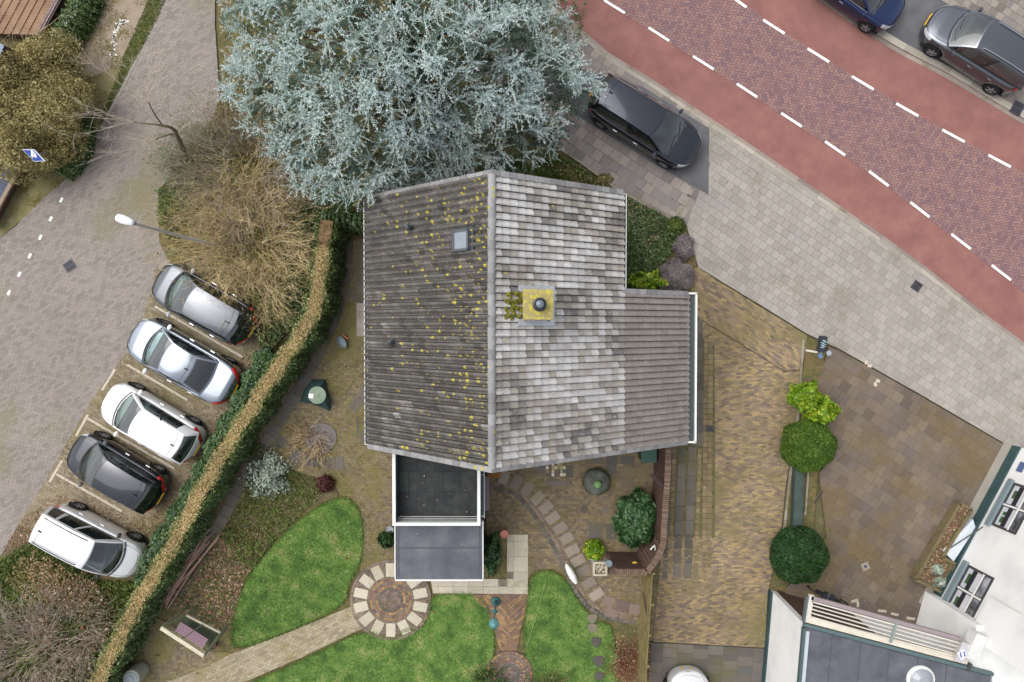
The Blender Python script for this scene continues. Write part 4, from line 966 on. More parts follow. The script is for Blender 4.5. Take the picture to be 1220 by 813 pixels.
m = MB(); cm, em = c0.lerp(c1, .56), e0.lerp(e1, .56); m.bar(cm + Vector((0, 0, .05)), em + Vector((0, 0, .05)), .08, .06); m.build('cross_bar', mat_plain('sage_bar', (130, 144, 138), .5), sl)
m = MB(); m.bar(c1, e1, .1, .1); m.build('beam', M['cream_bar'], sl)
# white cabinet with the house number
q = P(1163, 771, 3.5); cb = empty('wall_cabinet', (q.x, q.y, 0), 0, 'pale grey metal cabinet bearing the blue number 11 at the end of the slatted canopy', 'cabinet')
rz = math.atan2((P(1150, 785, 3) - P(1165, 750, 3)).y, (P(1150, 785, 3) - P(1165, 750, 3)).x)
m = MB(); m.box((q.x, q.y, 3.35), (.95, .42, .5), rz); m.build('cabinet_body', mat_plain('cabinet_grey_white', (214, 214, 212), .5), cb, bevel=.03)
q2 = P(1148, 778, 3.45); m = MB(); m.box((q2.x, q2.y, 3.42), (.7, .34, .06), rz); m.build('cabinet_shelf', mat_plain('shelf_grey', (186, 184, 188), .5), cb)
q3 = P(1146.5, 780, 3.46); m = MB(); m.box((q3.x, q3.y, 3.465), (.30, .26, .02), R(-60)); pl = m.build('number_plate', mat_plain('plate_white', (228, 230, 236), .4), cb)
fc_ = bpy.data.curves.new('number', 'FONT'); fc_.body = '11'; fc_.size = .26; fc_.align_x = 'CENTER'; fc_.align_y = 'CENTER'; fc_.extrude = .004; fc_.offset = .008
ft = bpy.data.objects.new('tmp', fc_); COL.objects.link(ft); bpy.context.view_layer.update(); nme = bpy.data.meshes.new_from_object(ft); bpy.data.objects.remove(ft)
fo = bpy.data.objects.new('number_text', nme); COL.objects.link(fo); fo.parent = pl; fo.location = Vector((q3.x, q3.y, 3.48)) - Vector(cb.location) ; fo.rotation_euler = (0, 0, R(15)); nme.materials.clear(); nme.materials.append(mat_plain('number_blue', (48, 64, 150), .4))
m = MB(); q = P(1153, 794, 3.2); m.box((q.x, q.y, 3.25), (.3, .12, .1), rz); m.build('cabinet_foot', M['dark_frame'], cb)
# link block at the frame edge
lb = PP([(1182, 804), (1150, 798), (1165, 745), (1250, 760), (1250, 860), (1190, 860)], 3.15); m = MB(); m.prism([(v.x, v.y) for v in lb], 0, 3.12); m.build('link_block', M['render_white'], wh)

# corners of neighbouring roofs at the left edge
M['corrugated'] = mat_plain('blue_grey_corrugated', (96, 104, 124), .5, .3, dirt=.12)
sh = empty('bin_store', P(-10, 220, 0), 0, 'low bin store with a blue grey corrugated roof and white verge at the left edge', 'bin store')
c = [P(21, 200, 2.4), P(-2, 189, 2.4), P(-60, 240, 2.4), P(-12, 262, 2.4)]
e1_, e2_ = c[1] - c[0], P(0, 236, 2.4) - c[0]; u = P(0, 237, .5) - P(20, 200, .5); v_ = P(-2, 189, .5) - P(21, 200, .5); 
SHZ = .5
o0 = P(21, 200, SHZ); vv = v_.normalized() * 3.0; uu = u.normalized() * 2.6
def corr(s, t): q = o0 + uu * s + vv * t; return (q.x, q.y, SHZ + .02 * math.sin(s * 2 * math.pi * 26))
m = MB(); m.grid(corr, np.linspace(0, 1, 209), [0, 1]); m.build('roof_sheet', M['corrugated'], sh)
m = MB(); m.prism([(q.x, q.y) for q in (o0, o0 + uu, o0 + uu + vv, o0 + vv)], 0, SHZ - .03); m.build('wall', M['brickwall'], sh)
m = MB(); m.bar(o0 + Vector((0, 0, .03)), o0 + vv + Vector((0, 0, .03)), .09, .1); m.build('verge_board', M['white_trim'], sh)
m = MB(); m.bar(o0 - vv.normalized() * .08, o0 + uu - vv.normalized() * .08, .14, .1); m.build('eaves_board', mat_plain('weathered_timber', (150, 132, 112), .8), sh)
s2 = empty('outbuilding', P(-8, 58, 0), 0, 'tiny corner of a pale blue corrugated roof in the shrub at the left edge', 'outbuilding')
o0 = P(5, 54, 2.3); uu = (P(-2, 72, 2.3) - o0) ; vv = (P(-60, 30, 2.3) - o0); 
m = MB(); m.grid(lambda s, t: tuple((o0 + uu * s + vv * t) + Vector((0, 0, .015 * math.sin(s * 2 * math.pi * 5)))), np.linspace(0, 1, 41), [0, 1]); m.build('roof_sheet', mat_plain('pale_corrugated', (140, 150, 176), .5, .2), s2)
m = MB(); m.prism([(q.x, q.y) for q in (o0, o0 + uu, o0 + uu + vv, o0 + vv)], 0, 2.26); m.build('wall', M['brickwall'], s2)
s3 = empty('brick_terrace', P(-10, -20, 0), 0, 'raised reddish brown tiled terrace with a studded pale edge strip at the top left', 'terrace')
RZ = .35; e0, e1 = P(70, -10, RZ), P(42, 42, RZ); dirv = (e1 - e0); wdir = (P(-20, 38, RZ) - P(42, 40, RZ))
M['brown_roof'] = mat_noise('reddish_brown_roof', [(128, 98, 80), (146, 116, 92), (158, 130, 106)], 1.2, 5, .9, .006, 40, .15)
e0 = e0 - dirv * .8
n = 16; m = MB()
rows = 14; per = 26
for r_ in range(rows):
    for i in range(per):
        s0 = i / per; t0 = r_ / rows; q = e0 + dirv * 1.0 * (1.8 * s0) ; pz_ = (wdir * (t0) * 2.2)
        a_ = e0 + dirv * 1.8 * s0 + wdir * 2.2 * t0; b_ = e0 + dirv * 1.8 * (s0 + .96 / per) + wdir * 2.2 * t0; c_ = b_ + wdir * 2.2 / rows; d_ = a_ + wdir * 2.2 / rows
        lift = Vector((0, 0, .03)); m.add([a_ + lift, b_ + lift, c_, d_, a_ - lift, b_ - lift], [(0, 1, 2, 3), (0, 4, 5, 1)], random.random())
o = m.build('terrace_tile', M['brown_roof'], s3); o['kind'] = 'stuff'
m = MB()
for i in range(44):
    q = e0 + dirv * 1.8 * i / 43
    for k in range(2): m.box(q + Vector((.06 + .11 * k, 0, .02)), (.07, .06, .06), tone=random.random())
m.bar(e0 + Vector((.1, 0, -.03)), e0 + dirv * 1.8 + Vector((.1, 0, -.03)), .26, .04); o = m.build('edge_stud', mat_pav('verge_purple_grey', [(140, 122, 122), (170, 152, 150)]), s3); o['kind'] = 'stuff'
f = [e0 + Vector((-.1, 0, 0)), e0 + dirv * 1.8 + Vector((-.1, 0, 0)), e0 + dirv * 1.8 + wdir * 2.2, e0 + wdir * 2.2]; m = MB(); m.prism([(q.x, q.y) for q in f], 0, RZ - .12); m.build('wall', mat_plain('dark_red_brick', (112, 80, 76), .85, dirt=.2, scale=9), s3)

# ================================================================ GARDEN GROUND
ZG = 0.05
sheet('garden_ground', PP([(400, 240), (740, 225), (822, 272), (830, 335), (822, 345), (808, 530), (776, 765), (770, 900), (100, 900), (150, 760), (300, 470), (385, 360), (392, 290)], .012), .012, M['bed_soil'])
gp = [(396, 286), (442, 285), (450, 500), (480, 535), (485, 600), (478, 645), (470, 675), (445, 690), (429, 680), (434, 640), (428, 604), (405, 590), (398, 575), (350, 560), (318, 528), (300, 516), (330, 455), (370, 395), (388, 350)]
pave('patio', PP(gp, ZG), 'run', 0.135, 0.10, ZG, M['garden_brick'], M['moss_joint'], ang=R(0), joint=0.012, jit=.003, piece='patio_cobble')
PT = bpy.data.objects['patio']
def slab(px, py, w, h, rz=0.0, mat='slab_dark', z=ZG + .012, name='paving_slab', par=None):
    q = P(px, py, z); m = MB(); m.box((0, 0, 0), (w, h, .03)); o = m.build(name, M[mat], None, bevel=.006); pr = par or PT
    o.parent = pr; o.location = (q.x - pr.location.x, q.y - pr.location.y, z - .015 + random.gauss(0, .002) - pr.location.z); o.rotation_euler = (random.gauss(0, .006), random.gauss(0, .006), R(rz)); o['tone'] = random.random(); return o
ph = curve_pts(PP([(414, 285), (411, 330), (400, 375), (388, 405), (374, 434), (358, 460), (340, 490), (327, 512), (307, 542), (284, 580), (266, 618), (248, 645), (225, 691), (206, 718)], ZG), 60)
row_pieces('path_slab', offset_line(ph, 0), .44, .47, ZG - .02, ZG + .016, M['slab_dark'], PT, .02)
for a, b, w, h, r in [(432, 303, .4, .45, 2), (428, 322, .45, .4, 2), (431, 345, .42, .5, 1), (434, 366, .35, .45, 0), (418, 350, .4, .5, 2), (388, 400, .42, .42, 38), (372, 415, .42, .42, 40), (376, 398, .42, .42, 40), (424, 482, .4, .55, -35), (434, 468, .35, .5, -35), (372, 548, .6, .5, 0), (392, 552, .5, .45, 0), (405, 552, .3, .5, 0), (335, 528, .45, .42, -35), (352, 545, .45, .42, -32), (432, 520, .2, .5, 0), (426, 508, .1, .8, 0)]: slab(a, b, w, h, r)
# pinkish pale slabs beside the house wall
for i, y in enumerate(range(296, 400, 10)): slab(431, y, .42, .33, 1, 'tile_light' if i > 6 else 'slab_dark', z=ZG + .018)
pave('lower_patio', PP([(120, 900), (150, 800), (182, 735), (200, 742), (246, 776), (276, 778), (285, 800), (240, 815), (200, 900)], ZG + .004), 'basket', 0.2, 0.1, ZG + .004, M['garden_brick'], M['moss_joint'], ang=R(10), joint=0.008, jit=.003, piece='patio_brick')
sheet('flower_bed', PP([(300, 518), (318, 530), (350, 562), (398, 577), (403, 592), (368, 604), (330, 640), (292, 690), (276, 742), (262, 756), (232, 735), (188, 722), (210, 680), (240, 628)], ZG - .006), ZG - .006, M['litter_soil'])
# lawns
L1 = smoothpoly([(404, 592), (420, 595), (431, 615), (433, 645), (430, 672), (416, 692), (412, 722), (350, 750), (276, 778), (275, 750), (289, 695), (328, 645), (372, 606)], 2)
L2 = smoothpoly([(480, 748), (500, 752), (512, 735), (513, 708), (560, 705), (578, 716), (588, 745), (589, 780), (575, 900), (270, 900), (286, 819), (362, 786), (438, 748), (470, 765)], 1)
L3 = smoothpoly([(636, 682), (656, 679), (674, 690), (688, 715), (706, 738), (735, 748), (737, 900), (622, 900), (627, 790), (624, 750), (629, 705)], 1)
lawns = [L1, L2, L3]
blade_cols = mat_leaf('grass_blade', [(66, 94, 40), (90, 122, 52), (112, 142, 64), (140, 152, 82), (170, 166, 110)], .6, .25, 1.6, .4)
for k, Lw in enumerate(lawns):
    pl_ = PP(Lw, ZG + .01); sheet('lawn', pl_, ZG + .01 + .001 * k, M['lawn'])
    pl2 = [(v.x, v.y) for v in pl_]; q = rand_in(pl2, [26000, 42000, 22000][k]); n = len(q)
    base = np.concatenate([q, np.full((n, 1), ZG + .008)], 1); D = np.stack([rng.normal(0, .9, n), rng.normal(0, .9, n), np.full(n, 1.0)], 1); D = unit(D); h = rng.uniform(.03, .085, n)[:, None]
    side = unit(np.cross(D, rng.normal(0, 1, (n, 3)))) * .009
    V = np.stack([base - side, base + side, base + D * h], 1).reshape(-1, 3); Fc = np.arange(n * 3).reshape(n, 3)
    t_ = np.clip(.42 + .12 * np.sin(q[:, 0] * 2.1) * np.cos(q[:, 1] * 1.7 + k) + rng.normal(0, .24, n), 0, 1)
    rag = []
    for e_ in range(len(pl2)):
        a_, b_ = np.array(pl2[e_]), np.array(pl2[(e_ + 1) % len(pl2)]); L_ = np.hypot(*(b_ - a_)); mm2 = int(L_ * 190); f_ = rng.random(mm2)[:, None]; rag.append(a_ * (1 - f_) + b_ * f_ + rng.normal(0, .035, (mm2, 2)))
    rag = np.concatenate(rag); n2 = len(rag); B2 = np.concatenate([rag, np.full((n2, 1), ZG + .012)], 1); D2_ = unit(rng.normal(0, 1, (n2, 3)) * [1, 1, .3] + [0, 0, .6]); S2 = unit(np.cross(D2_, rng.normal(0, 1, (n2, 3)))) * .010
    V2 = np.stack([B2 - S2, B2 + S2, B2 + D2_ * rng.uniform(.04, .09, n2)[:, None]], 1).reshape(-1, 3); V = np.concatenate([V, V2]); Fc = np.arange(len(V)).reshape(-1, 3); t_ = np.concatenate([t_, np.clip(rng.normal(.45, .25, n2), 0, 1)])
    o = link('grass', np_mesh('grass', V, Fc, t_), blade_cols); tag(o, kind='stuff')
# circular patio
cc2 = P(465.5, 715, ZG); rc = 1.63
m = MB(); n = 64; m.add([(cc2.x + rc * math.cos(2 * math.pi * i / n), cc2.y + rc * math.sin(2 * math.pi * i / n), ZG + .004) for i in range(n)], [tuple(range(n))]); circ = m.build('round_patio', M['moss_joint']); circ['kind'] = 'structure'
def ring(r0, r1, nb, z, mat, name, par, skip=None, cx=cc2.x, cy=cc2.y, jt=.010, ph_=0):
    m = MB()
    for i in range(nb):
        a0 = 2 * math.pi * i / nb + ph_; a1 = 2 * math.pi * (i + 1) / nb + ph_; am = (a0 + a1) / 2
        if skip and skip(am): continue
        g0, g1 = jt / r0 / 2, jt / r1 / 2
        pts = [((r0 + jt / 2) * math.cos(a0 + g0), (r0 + jt / 2) * math.sin(a0 + g0)), ((r1 - jt / 2) * math.cos(a0 + g1), (r1 - jt / 2) * math.sin(a0 + g1)), ((r1 - jt / 2) * math.cos(a1 - g1), (r1 - jt / 2) * math.sin(a1 - g1)), ((r0 + jt / 2) * math.cos(a1 - g0), (r0 + jt / 2) * math.sin(a1 - g0))]
        m.prism([(cx + x, cy + y) for x, y in pts], z - .03, z + random.gauss(0, .0015), random.random())
    o = m.build(name, M[mat], par); o['kind'] = 'stuff'
zc_ = ZG + .016
for i, (a, b) in enumerate([(0.03, .1), (.1, .2), (.2, .3), (.3, .4)]): ring(a, b, [5, 12, 18, 26][i], zc_, 'purple_brick', 'ring_brick', circ)
ring(.4, .5, 34, zc_, 'slab_dark', 'ring_brick', circ); ring(.5, .62, 22, zc_, 'orange_brick', 'ring_brick', circ); ring(.62, .74, 42, zc_, 'purple_brick', 'ring_brick', circ); ring(.74, .84, 26, zc_, 'orange_brick', 'ring_brick', circ); ring(.84, .93, 60, zc_, 'purple_brick', 'ring_brick', circ)
pav_a = [math.radians(270 + 360 / 14 * k) for k in range(14)]
def near_paver(am, tol): return any(abs((am - a + math.pi) % (2 * math.pi) - math.pi) < tol for a in pav_a)
for j, (a, b) in enumerate([(.935, 1.05), (1.05, 1.17), (1.17, 1.29), (1.29, 1.41), (1.41, 1.50)]): ring(a, b, 98, zc_, 'purple_brick', 'ring_brick', circ, skip=lambda am, a=a: near_paver(am, .205 / ((a + .06))))
ring(1.51, 1.62, 94, zc_ + .004, 'purple_brick', 'ring_brick', circ)
for a in pav_a:
    m = MB(); m.box((0, 0, 0), (.55, .38, .035)); o = m.build('radial_paver', M['pebble_tile'], None, bevel=.006); o.parent = circ
    o.location = (cc2.x + 1.21 * math.cos(a), cc2.y + 1.21 * math.sin(a), zc_ - .012); o.rotation_euler = (0, 0, a + random.gauss(0, .02)); o['tone'] = random.random()
pave('garden_path', PP([(430, 718), (442, 744), (360, 783), (286, 815), (200, 850), (200, 812), (245, 795), (276, 779), (350, 751)], ZG + .002), 'run', 0.2, 0.1, ZG + .012, M['pale_brick'], M['moss_joint'], ang=R(25.5), joint=0.008, jit=.002, piece='path_brick')
# pebble tile path
pp_ = [(513, 690), (604, 690), (604, 637), (629, 637), (629, 708), (516, 707)]
pave('pebble_path', PP(pp_, ZG + .016), 'stack', 0.6, 0.6, ZG + .022, M['pebble_tile'], M['sand_joint'], ang=0, joint=0.01, parts=0, piece='pebble_slab')
# chevron brick path
cx_ = P(607, 740, ZG).x; ce = bpy.data.objects.new('x', None)
chev = [(560, 708), (629, 708), (628, 722), (620, 752), (616, 775), (596, 775), (588, 748), (580, 728)]
wp = [(v.x, v.y) for v in PP(chev, ZG)]; chs = sheet('chevron_path', wp, ZG + .006, M['moss_joint'])
for sgn in (1, -1):
    half = [p for p in wp]; xs_ = cx_
    cl_ = clip_poly(ccw(half), (xs_, -20), (xs_, 0)) if sgn == -1 else clip_poly(ccw(half), (xs_, 0), (xs_, -20))
    if len(cl_) > 2: pave('chevron_half', cl_, 'run', .21, .075, ZG + .018, M['orange_brick'], M['moss_joint'], ang=R(42 * sgn), joint=.008, jit=.002, piece='chevron_brick', parent=chs)
c2 = P(607, 803, ZG); m = MB(); m.add([(c2.x + .95 * math.cos(2 * math.pi * i / 40), c2.y + .95 * math.sin(2 * math.pi * i / 40), ZG + .022) for i in range(40)], [tuple(range(40))]); cr2 = m.build('brick_roundel', M['dark_joint']); cr2['kind'] = 'structure'
for i in range(7): ring(.05 + .125 * i, .17 + .125 * i, 8 + 10 * i, ZG + .034, ['purple_brick', 'purple_brick', 'slab_dark', 'purple_brick', 'orange_brick', 'purple_brick', 'orange_brick'][i], 'ring_brick', cr2, cx=c2.x, cy=c2.y)
# right hand patio
rp_ = [(578, 556), (600, 548), (808, 520), (806, 560), (800, 640), (792, 700), (780, 764), (768, 764), (766, 745), (730, 739), (703, 722), (686, 700), (676, 686), (660, 678), (636, 680), (629, 690), (629, 636), (603, 636), (603, 660), (580, 660)]
pave('right_patio', PP(rp_, ZG + .003), 'run', .15, .10, ZG + .003, M['patio_brick'], M['moss_joint'], ang=R(0), joint=.011, jit=.003, piece='patio_cobble')
RP = bpy.data.objects['right_patio']
steps = [(600.6, 569), (615.4, 574), (628.7, 582.5), (640.5, 593.6), (650.4, 604.7), (658.7, 617.2), (667.5, 629), (675.2, 641.6), (681.9, 655.6), (688.9, 668), (695.5, 680.5), (701.9, 694.7), (711, 708.5)]
for i, s_ in enumerate(steps):
    p0 = steps[max(i - 1, 0)]; p1 = steps[min(i + 1, len(steps) - 1)]; r = -math.degrees(math.atan2(p1[1] - p0[1], p1[0] - p0[0]))
    o = slab(s_[0], s_[1], .37, .55, r, 'step_stone', ZG + .03, 'step_slab', RP)
for a, b, r in ((725, 717, -25), (742, 722, -12), (728, 731, -25), (745, 736, -12), (757, 726, -5)): slab(a, b, .48, .42, r, 'purple_brick', ZG + .02, 'step_slab', RP)
ed = curve_pts(PP([(588, 582), (612, 588), (632, 608), (648, 632), (664, 660), (678, 690), (696, 718), (722, 736), (760, 742)], ZG), 50)
row_pieces('edging_sett', ed, .16, .2, ZG - .02, ZG + .022, M['slab_dark'], RP, .015); row_pieces('edging_sett', offset_line(ed, .19)[:], .1, .2, ZG - .02, ZG + .02, M['purple_brick'], RP, .015)
for a, b, w, h, mt in [(712, 545, .5, .5, 'slab_dark'), (729, 546, .42, .6, 'slab_dark'), (748, 548, .55, .35, 'slab_dark'), (748, 562, .55, .32, 'garden_brick'), (748, 577, .55, .32, 'garden_brick'), (728, 560, .4, .4, 'slab_dark'), (710, 633, .55, .6, 'slab_dark'), (728, 634, .4, .6, 'slab_dark'), (645, 560, .35, .3, 'slab_dark'), (678, 562, .3, .5, 'slab_dark'), (664, 576, .9, .2, 'slab_dark'), (766, 562, .5, .5, 'garden_brick'), (740, 596, .5, .4, 'garden_brick'), (724, 612, .4, .4, 'patio_brick')]: slab(a, b, w, h, 0, mt, ZG + .014, 'paving_slab', RP)
for a, b in ((696, 607), (721, 608)): slab(a, b, .26, .26, 45, 'slab_dark', ZG + .02, 'diamond_slab', RP)
cols_m = [(196, 188, 150), (90, 86, 84), (150, 128, 90), (210, 206, 190), (120, 96, 80), (160, 160, 120)]
mm_ = [mat_plain('mosaic_stone', c, .7) for c in cols_m]
for i in range(7):
    for j in range(5):
        q = P(652 + i * 3.4, 549 + j * 4.2, ZG + .02); m = MB(); m.box((q.x, q.y, ZG + .006), (.10, .12, .03)); o = m.build('mosaic_tile', random.choice(mm_), RP)
for a, b, r in ((706, 737, .2), (706, 748.5, .2), (710.5, 765, .21), (713.5, 788, .24), (714, 806, .2)):
    q = P(a, b, ZG + .04); m = MB(); m.lathe((q.x, q.y, ZG), [(r * .98, 0), (r, .025), (r * .9, .04)], 11, wob=.12); tag(m.build('stepping_stone', M['concrete'] if a < 708 else M['slab_dark']), {737: 'cream stepping stone at the brick edge of the right lawn', 748.5: 'pinkish stepping stone, second from the brick edge on the right lawn', 765: 'dark stepping stone midway down the right lawn', 788: 'largest mauve stepping stone of the lower right lawn', 806: 'stepping stone nearest the bottom of the right lawn'}[b], 'stepping stone', 'stepping stones across the right lawn')
# front bed
sheet('front_bed', PP([(600, 190), (668, 180), (735, 228), (820, 272), (830, 300), (830, 350), (742, 350), (600, 350)], ZG + .004), ZG + .004, M['bed_soil'])

# ================================================================ VEGETATION
LM = {}
LM['ivy'] = mat_leaf('ivy_leaf', [(52, 74, 42), (72, 98, 52), (94, 120, 66), (122, 142, 86), (152, 156, 104)], .4, .45)
LM['laurel'] = mat_leaf('laurel_leaf', [(48, 72, 42), (68, 98, 52), (92, 122, 68), (122, 146, 90)], .35, .5)
LM['olive'] = mat_leaf('olive_leaf', [(88, 78, 52), (116, 106, 66), (140, 130, 82), (170, 158, 108), (128, 132, 70)], .6, .3, k=1.05)
LM['darkgreen'] = mat_leaf('dark_clipped_leaf', [(28, 56, 26), (42, 76, 34), (58, 94, 44), (84, 116, 62)], .45, .4)
LM['boxgreen'] = mat_leaf('mid_clipped_leaf', [(56, 82, 26), (78, 108, 34), (98, 128, 44), (128, 148, 62)], .5, .35)
LM['lime'] = mat_leaf('lime_leaf', [(70, 110, 24), (108, 148, 30), (146, 180, 44), (186, 200, 62), (206, 196, 60)], .4, .4)
LM['rhodo'] = mat_leaf('rhododendron_leaf', [(38, 66, 40), (60, 96, 54), (88, 124, 74), (120, 150, 96)], .35, .5)
LM['silver'] = mat_leaf('silver_leaf', [(120, 134, 116), (156, 170, 152), (188, 200, 184), (208, 216, 204)], .6, .3)
LM['maroon'] = mat_leaf('maroon_leaf', [(66, 34, 34), (96, 52, 48), (124, 76, 64), (110, 90, 70)], .6, .3)
LM['lavender'] = mat_leaf('lavender_leaf', [(118, 112, 110), (144, 136, 136), (168, 160, 160), (132, 130, 118)], .7, .2)
LM['litter'] = mat_leaf('fallen_leaf', [(112, 84, 60), (146, 108, 80), (176, 140, 112), (220, 202, 178), (132, 118, 72)], .6, .3)
LM['groundgreen'] = mat_leaf('ground_cover_leaf', [(58, 74, 30), (84, 104, 42), (116, 130, 60), (144, 150, 84)], .55, .3)
LM['tan'] = mat_leaf('dry_clipping', [(140, 122, 78), (180, 158, 112), (208, 186, 140), (200, 184, 140), (96, 116, 58)], .8, .2, k=1.05)
TW_TAN = mat_leaf('tan_twig', [(168, 146, 114), (204, 180, 142), (226, 206, 170), (206, 192, 120), (166, 136, 112)], .8, .2, k=1.0)
TW_GREY = mat_leaf('grey_twig', [(132, 120, 106), (164, 152, 138), (192, 182, 168), (146, 114, 98)], .8, .2, k=1.05)
TW_BROWN = mat_leaf('brown_bark', [(70, 58, 46), (92, 78, 62), (112, 98, 80)], .85, .2)
def leaves(name, par, Pn, N, size, mat, tone=None, aspect=.55, flat=.5, sj=.3, stuff=False):
    V, Fc = leaf_cards(Pn, N, size, aspect, sj, flat); t_ = np.clip(rng.normal(.45, .22, len(Fc)), 0, 1) if tone is None else np.clip(tone, 0, 1)
    o = link(name, np_mesh(name, V, Fc, t_), mat, par, world=True)
    if stuff: o['kind'] = 'stuff'
    return o
def bush(name, label, cat, px, py, z_mid, rad, n, size, mat, group=None, lo=.75, lump=.12, stems=10, flat=.5, inner_tone=True, twig=None, aspect=.55, core=True):
    c = P(px, py, z_mid); b = empty(name, (c.x, c.y, 0), 0, label, cat, group)
    Pn, N = ell_points((c.x, c.y, z_mid * .55), (rad[0], rad[1], rad[2]), n, lo, True, lump, seed=px * .1)
    t_ = rng.normal(.42, .18, n) + .18 * np.sin(Pn[:, 0] * 6 + px) * np.sin(Pn[:, 1] * 7)
    leaves('crown', b, Pn, N, size, mat, t_, aspect, flat)
    st = np.tile([[c.x, c.y, .02]], (stems, 1)) + rng.normal(0, .05, (stems, 3)) * [1, 1, 0]
    d = rng.normal(0, .6, (stems, 3)); d[:, 2] = 1
    V, Fc, _ = twigs(st, d, np.full(stems, rad[2] * .95), .018, 4, .15); link('stems', np_mesh('stems', V, Fc, rng.random(len(Fc))), twig or TW_BROWN, b, world=True)
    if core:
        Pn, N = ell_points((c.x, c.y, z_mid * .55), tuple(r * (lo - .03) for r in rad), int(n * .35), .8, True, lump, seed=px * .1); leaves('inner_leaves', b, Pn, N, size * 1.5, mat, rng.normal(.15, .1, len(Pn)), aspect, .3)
    return b
# clipped shrubs beside the drive
bush('round_shrub', 'dark green clipped ball shrub beside the low white building', 'shrub', 956, 665, .95, (1.13, 1.13, 1.0), 26000, .032, LM['darkgreen'], lo=.93, lump=.045, flat=.9)
bush('round_shrub', 'olive green clipped ball shrub just below the lime shrub', 'shrub', 967, 533, .9, (1.05, 1.02, .95), 24000, .034, LM['boxgreen'], lo=.93, lump=.05, flat=.9)
b_ = bush('lime_shrub', 'loose lime green shrub with yellow tips above the clipped ball', 'shrub', 962, 474, .8, (.62, .55, .75), 2600, .075, LM['lime'], lump=.25)
c_ = P(978, 489, .6); Pn, N = ell_points((c_.x, c_.y, .45), (.55, .6, .6), 2400, .75, True, .25, 3); leaves('crown', b_, Pn, N, .075, LM['lime'])
bush('rhododendron', 'glossy mid green broadleaf shrub inside the brick garden wall', 'shrub', 760, 621, 1.0, (.86, 1.05, .95), 5200, .085, LM['rhodo'], lump=.14)
bush('dark_shrub', 'small dark evergreen shrub against the left side of the annex', 'shrub', 460, 644, .45, (.34, .34, .4), 700, .06, LM['darkgreen'])
bush('silver_shrub', 'pale silvery leaved shrub in the flower bed beside the slab path', 'shrub', 318, 567, .5, (.85, .8, .5), 2200, .055, LM['silver'], lump=.35, lo=.3, core=False)
bush('heather_shrub', 'dark maroon heather at the edge of the flower bed', 'shrub', 387, 577, .3, (.36, .36, .3), 1500, .035, LM['maroon'], core=True)
bush('annex_shrub', 'leafy green shrub squeezed between annex and pebble path', 'shrub', 586, 662, .45, (.36, .8, .5), 1900, .06, LM['rhodo'], lump=.3)
bush('lavender', 'larger grey mauve lavender beside the roof corner', 'shrub', 806, 328, .45, (.72, .62, .45), 9000, .026, LM['lavender'], 'lavender bushes by the pavement corner', lump=.15)
bush('lavender', 'smaller grey lavender nearer the pavement corner', 'shrub', 815, 294, .4, (.42, .5, .4), 5000, .026, LM['lavender'], 'lavender bushes by the pavement corner', lump=.15)
bush('yellow_green_shrub', 'yellow green shrub in the front bed below the ivy', 'shrub', 773, 336, .5, (.75, .42, .45), 1700, .065, LM['lime'], lump=.3, lo=.5)
bush('box_tuft', 'small green tuft at the pavement end of the front bed', 'shrub', 806, 268, .35, (.36, .34, .3), 900, .045, LM['groundgreen'])
bush('box_tuft', 'small olive tuft on the kerb of the front bed', 'shrub', 721, 213, .25, (.3, .22, .22), 500, .045, LM['olive'])
bush('fern', 'bright green fern by the stone planter and brick wall', 'fern', 708, 656, .35, (.42, .42, .35), 700, .08, LM['lime'], lo=.3, core=False)
def ground_cover(name, poly, n, size, mat, z0, hmax, tone=None, flat=.7, patchy=None):
    q = rand_in([(v.x, v.y) for v in PP(poly, z0)], n)
    if patchy is not None:
        f = np.sin(q[:, 0] * 1.7 + patchy) * np.cos(q[:, 1] * 1.3 + patchy * 2) + .7 * np.sin(q[:, 0] * 4.1 + q[:, 1] * 3.3) + .5 * np.sin(q[:, 1] * 7.7 - q[:, 0] * 5.1) + rng.normal(0, .35, len(q)); q = q[f > .45]
    m_ = len(q)
    bump = .5 + .5 * np.sin(q[:, 0] * 2.3 + 1) * np.cos(q[:, 1] * 2.9); z = z0 + rng.uniform(0, 1, m_) * hmax * (.35 + .65 * bump)
    o = leaves(name, None, np.stack([q[:, 0], q[:, 1], z], 1), np.tile([[0, 0, 1.]], (m_, 1)), size, mat, tone, flat=flat, stuff=True); return o
ground_cover('ivy_cover', [(744, 236), (780, 252), (812, 275), (800, 300), (780, 320), (744, 346)], 9000, .045, LM['ivy'], .06, .4)
ground_cover('grass_cover', [(620, 195), (660, 182), (700, 205), (740, 232), (741, 245), (700, 225), (610, 212)], 6000, .045, LM['groundgreen'], .06, .2)
ground_cover('grass_cover', [(600, 185), (640, 182), (690, 195), (640, 215), (560, 215)], 2500, .05, LM['laurel'], .06, .15)
ground_cover('leaf_litter', [(640, 195), (690, 195), (740, 232), (800, 262), (770, 300), (745, 250)], 900, .03, LM['litter'], .2, .2)
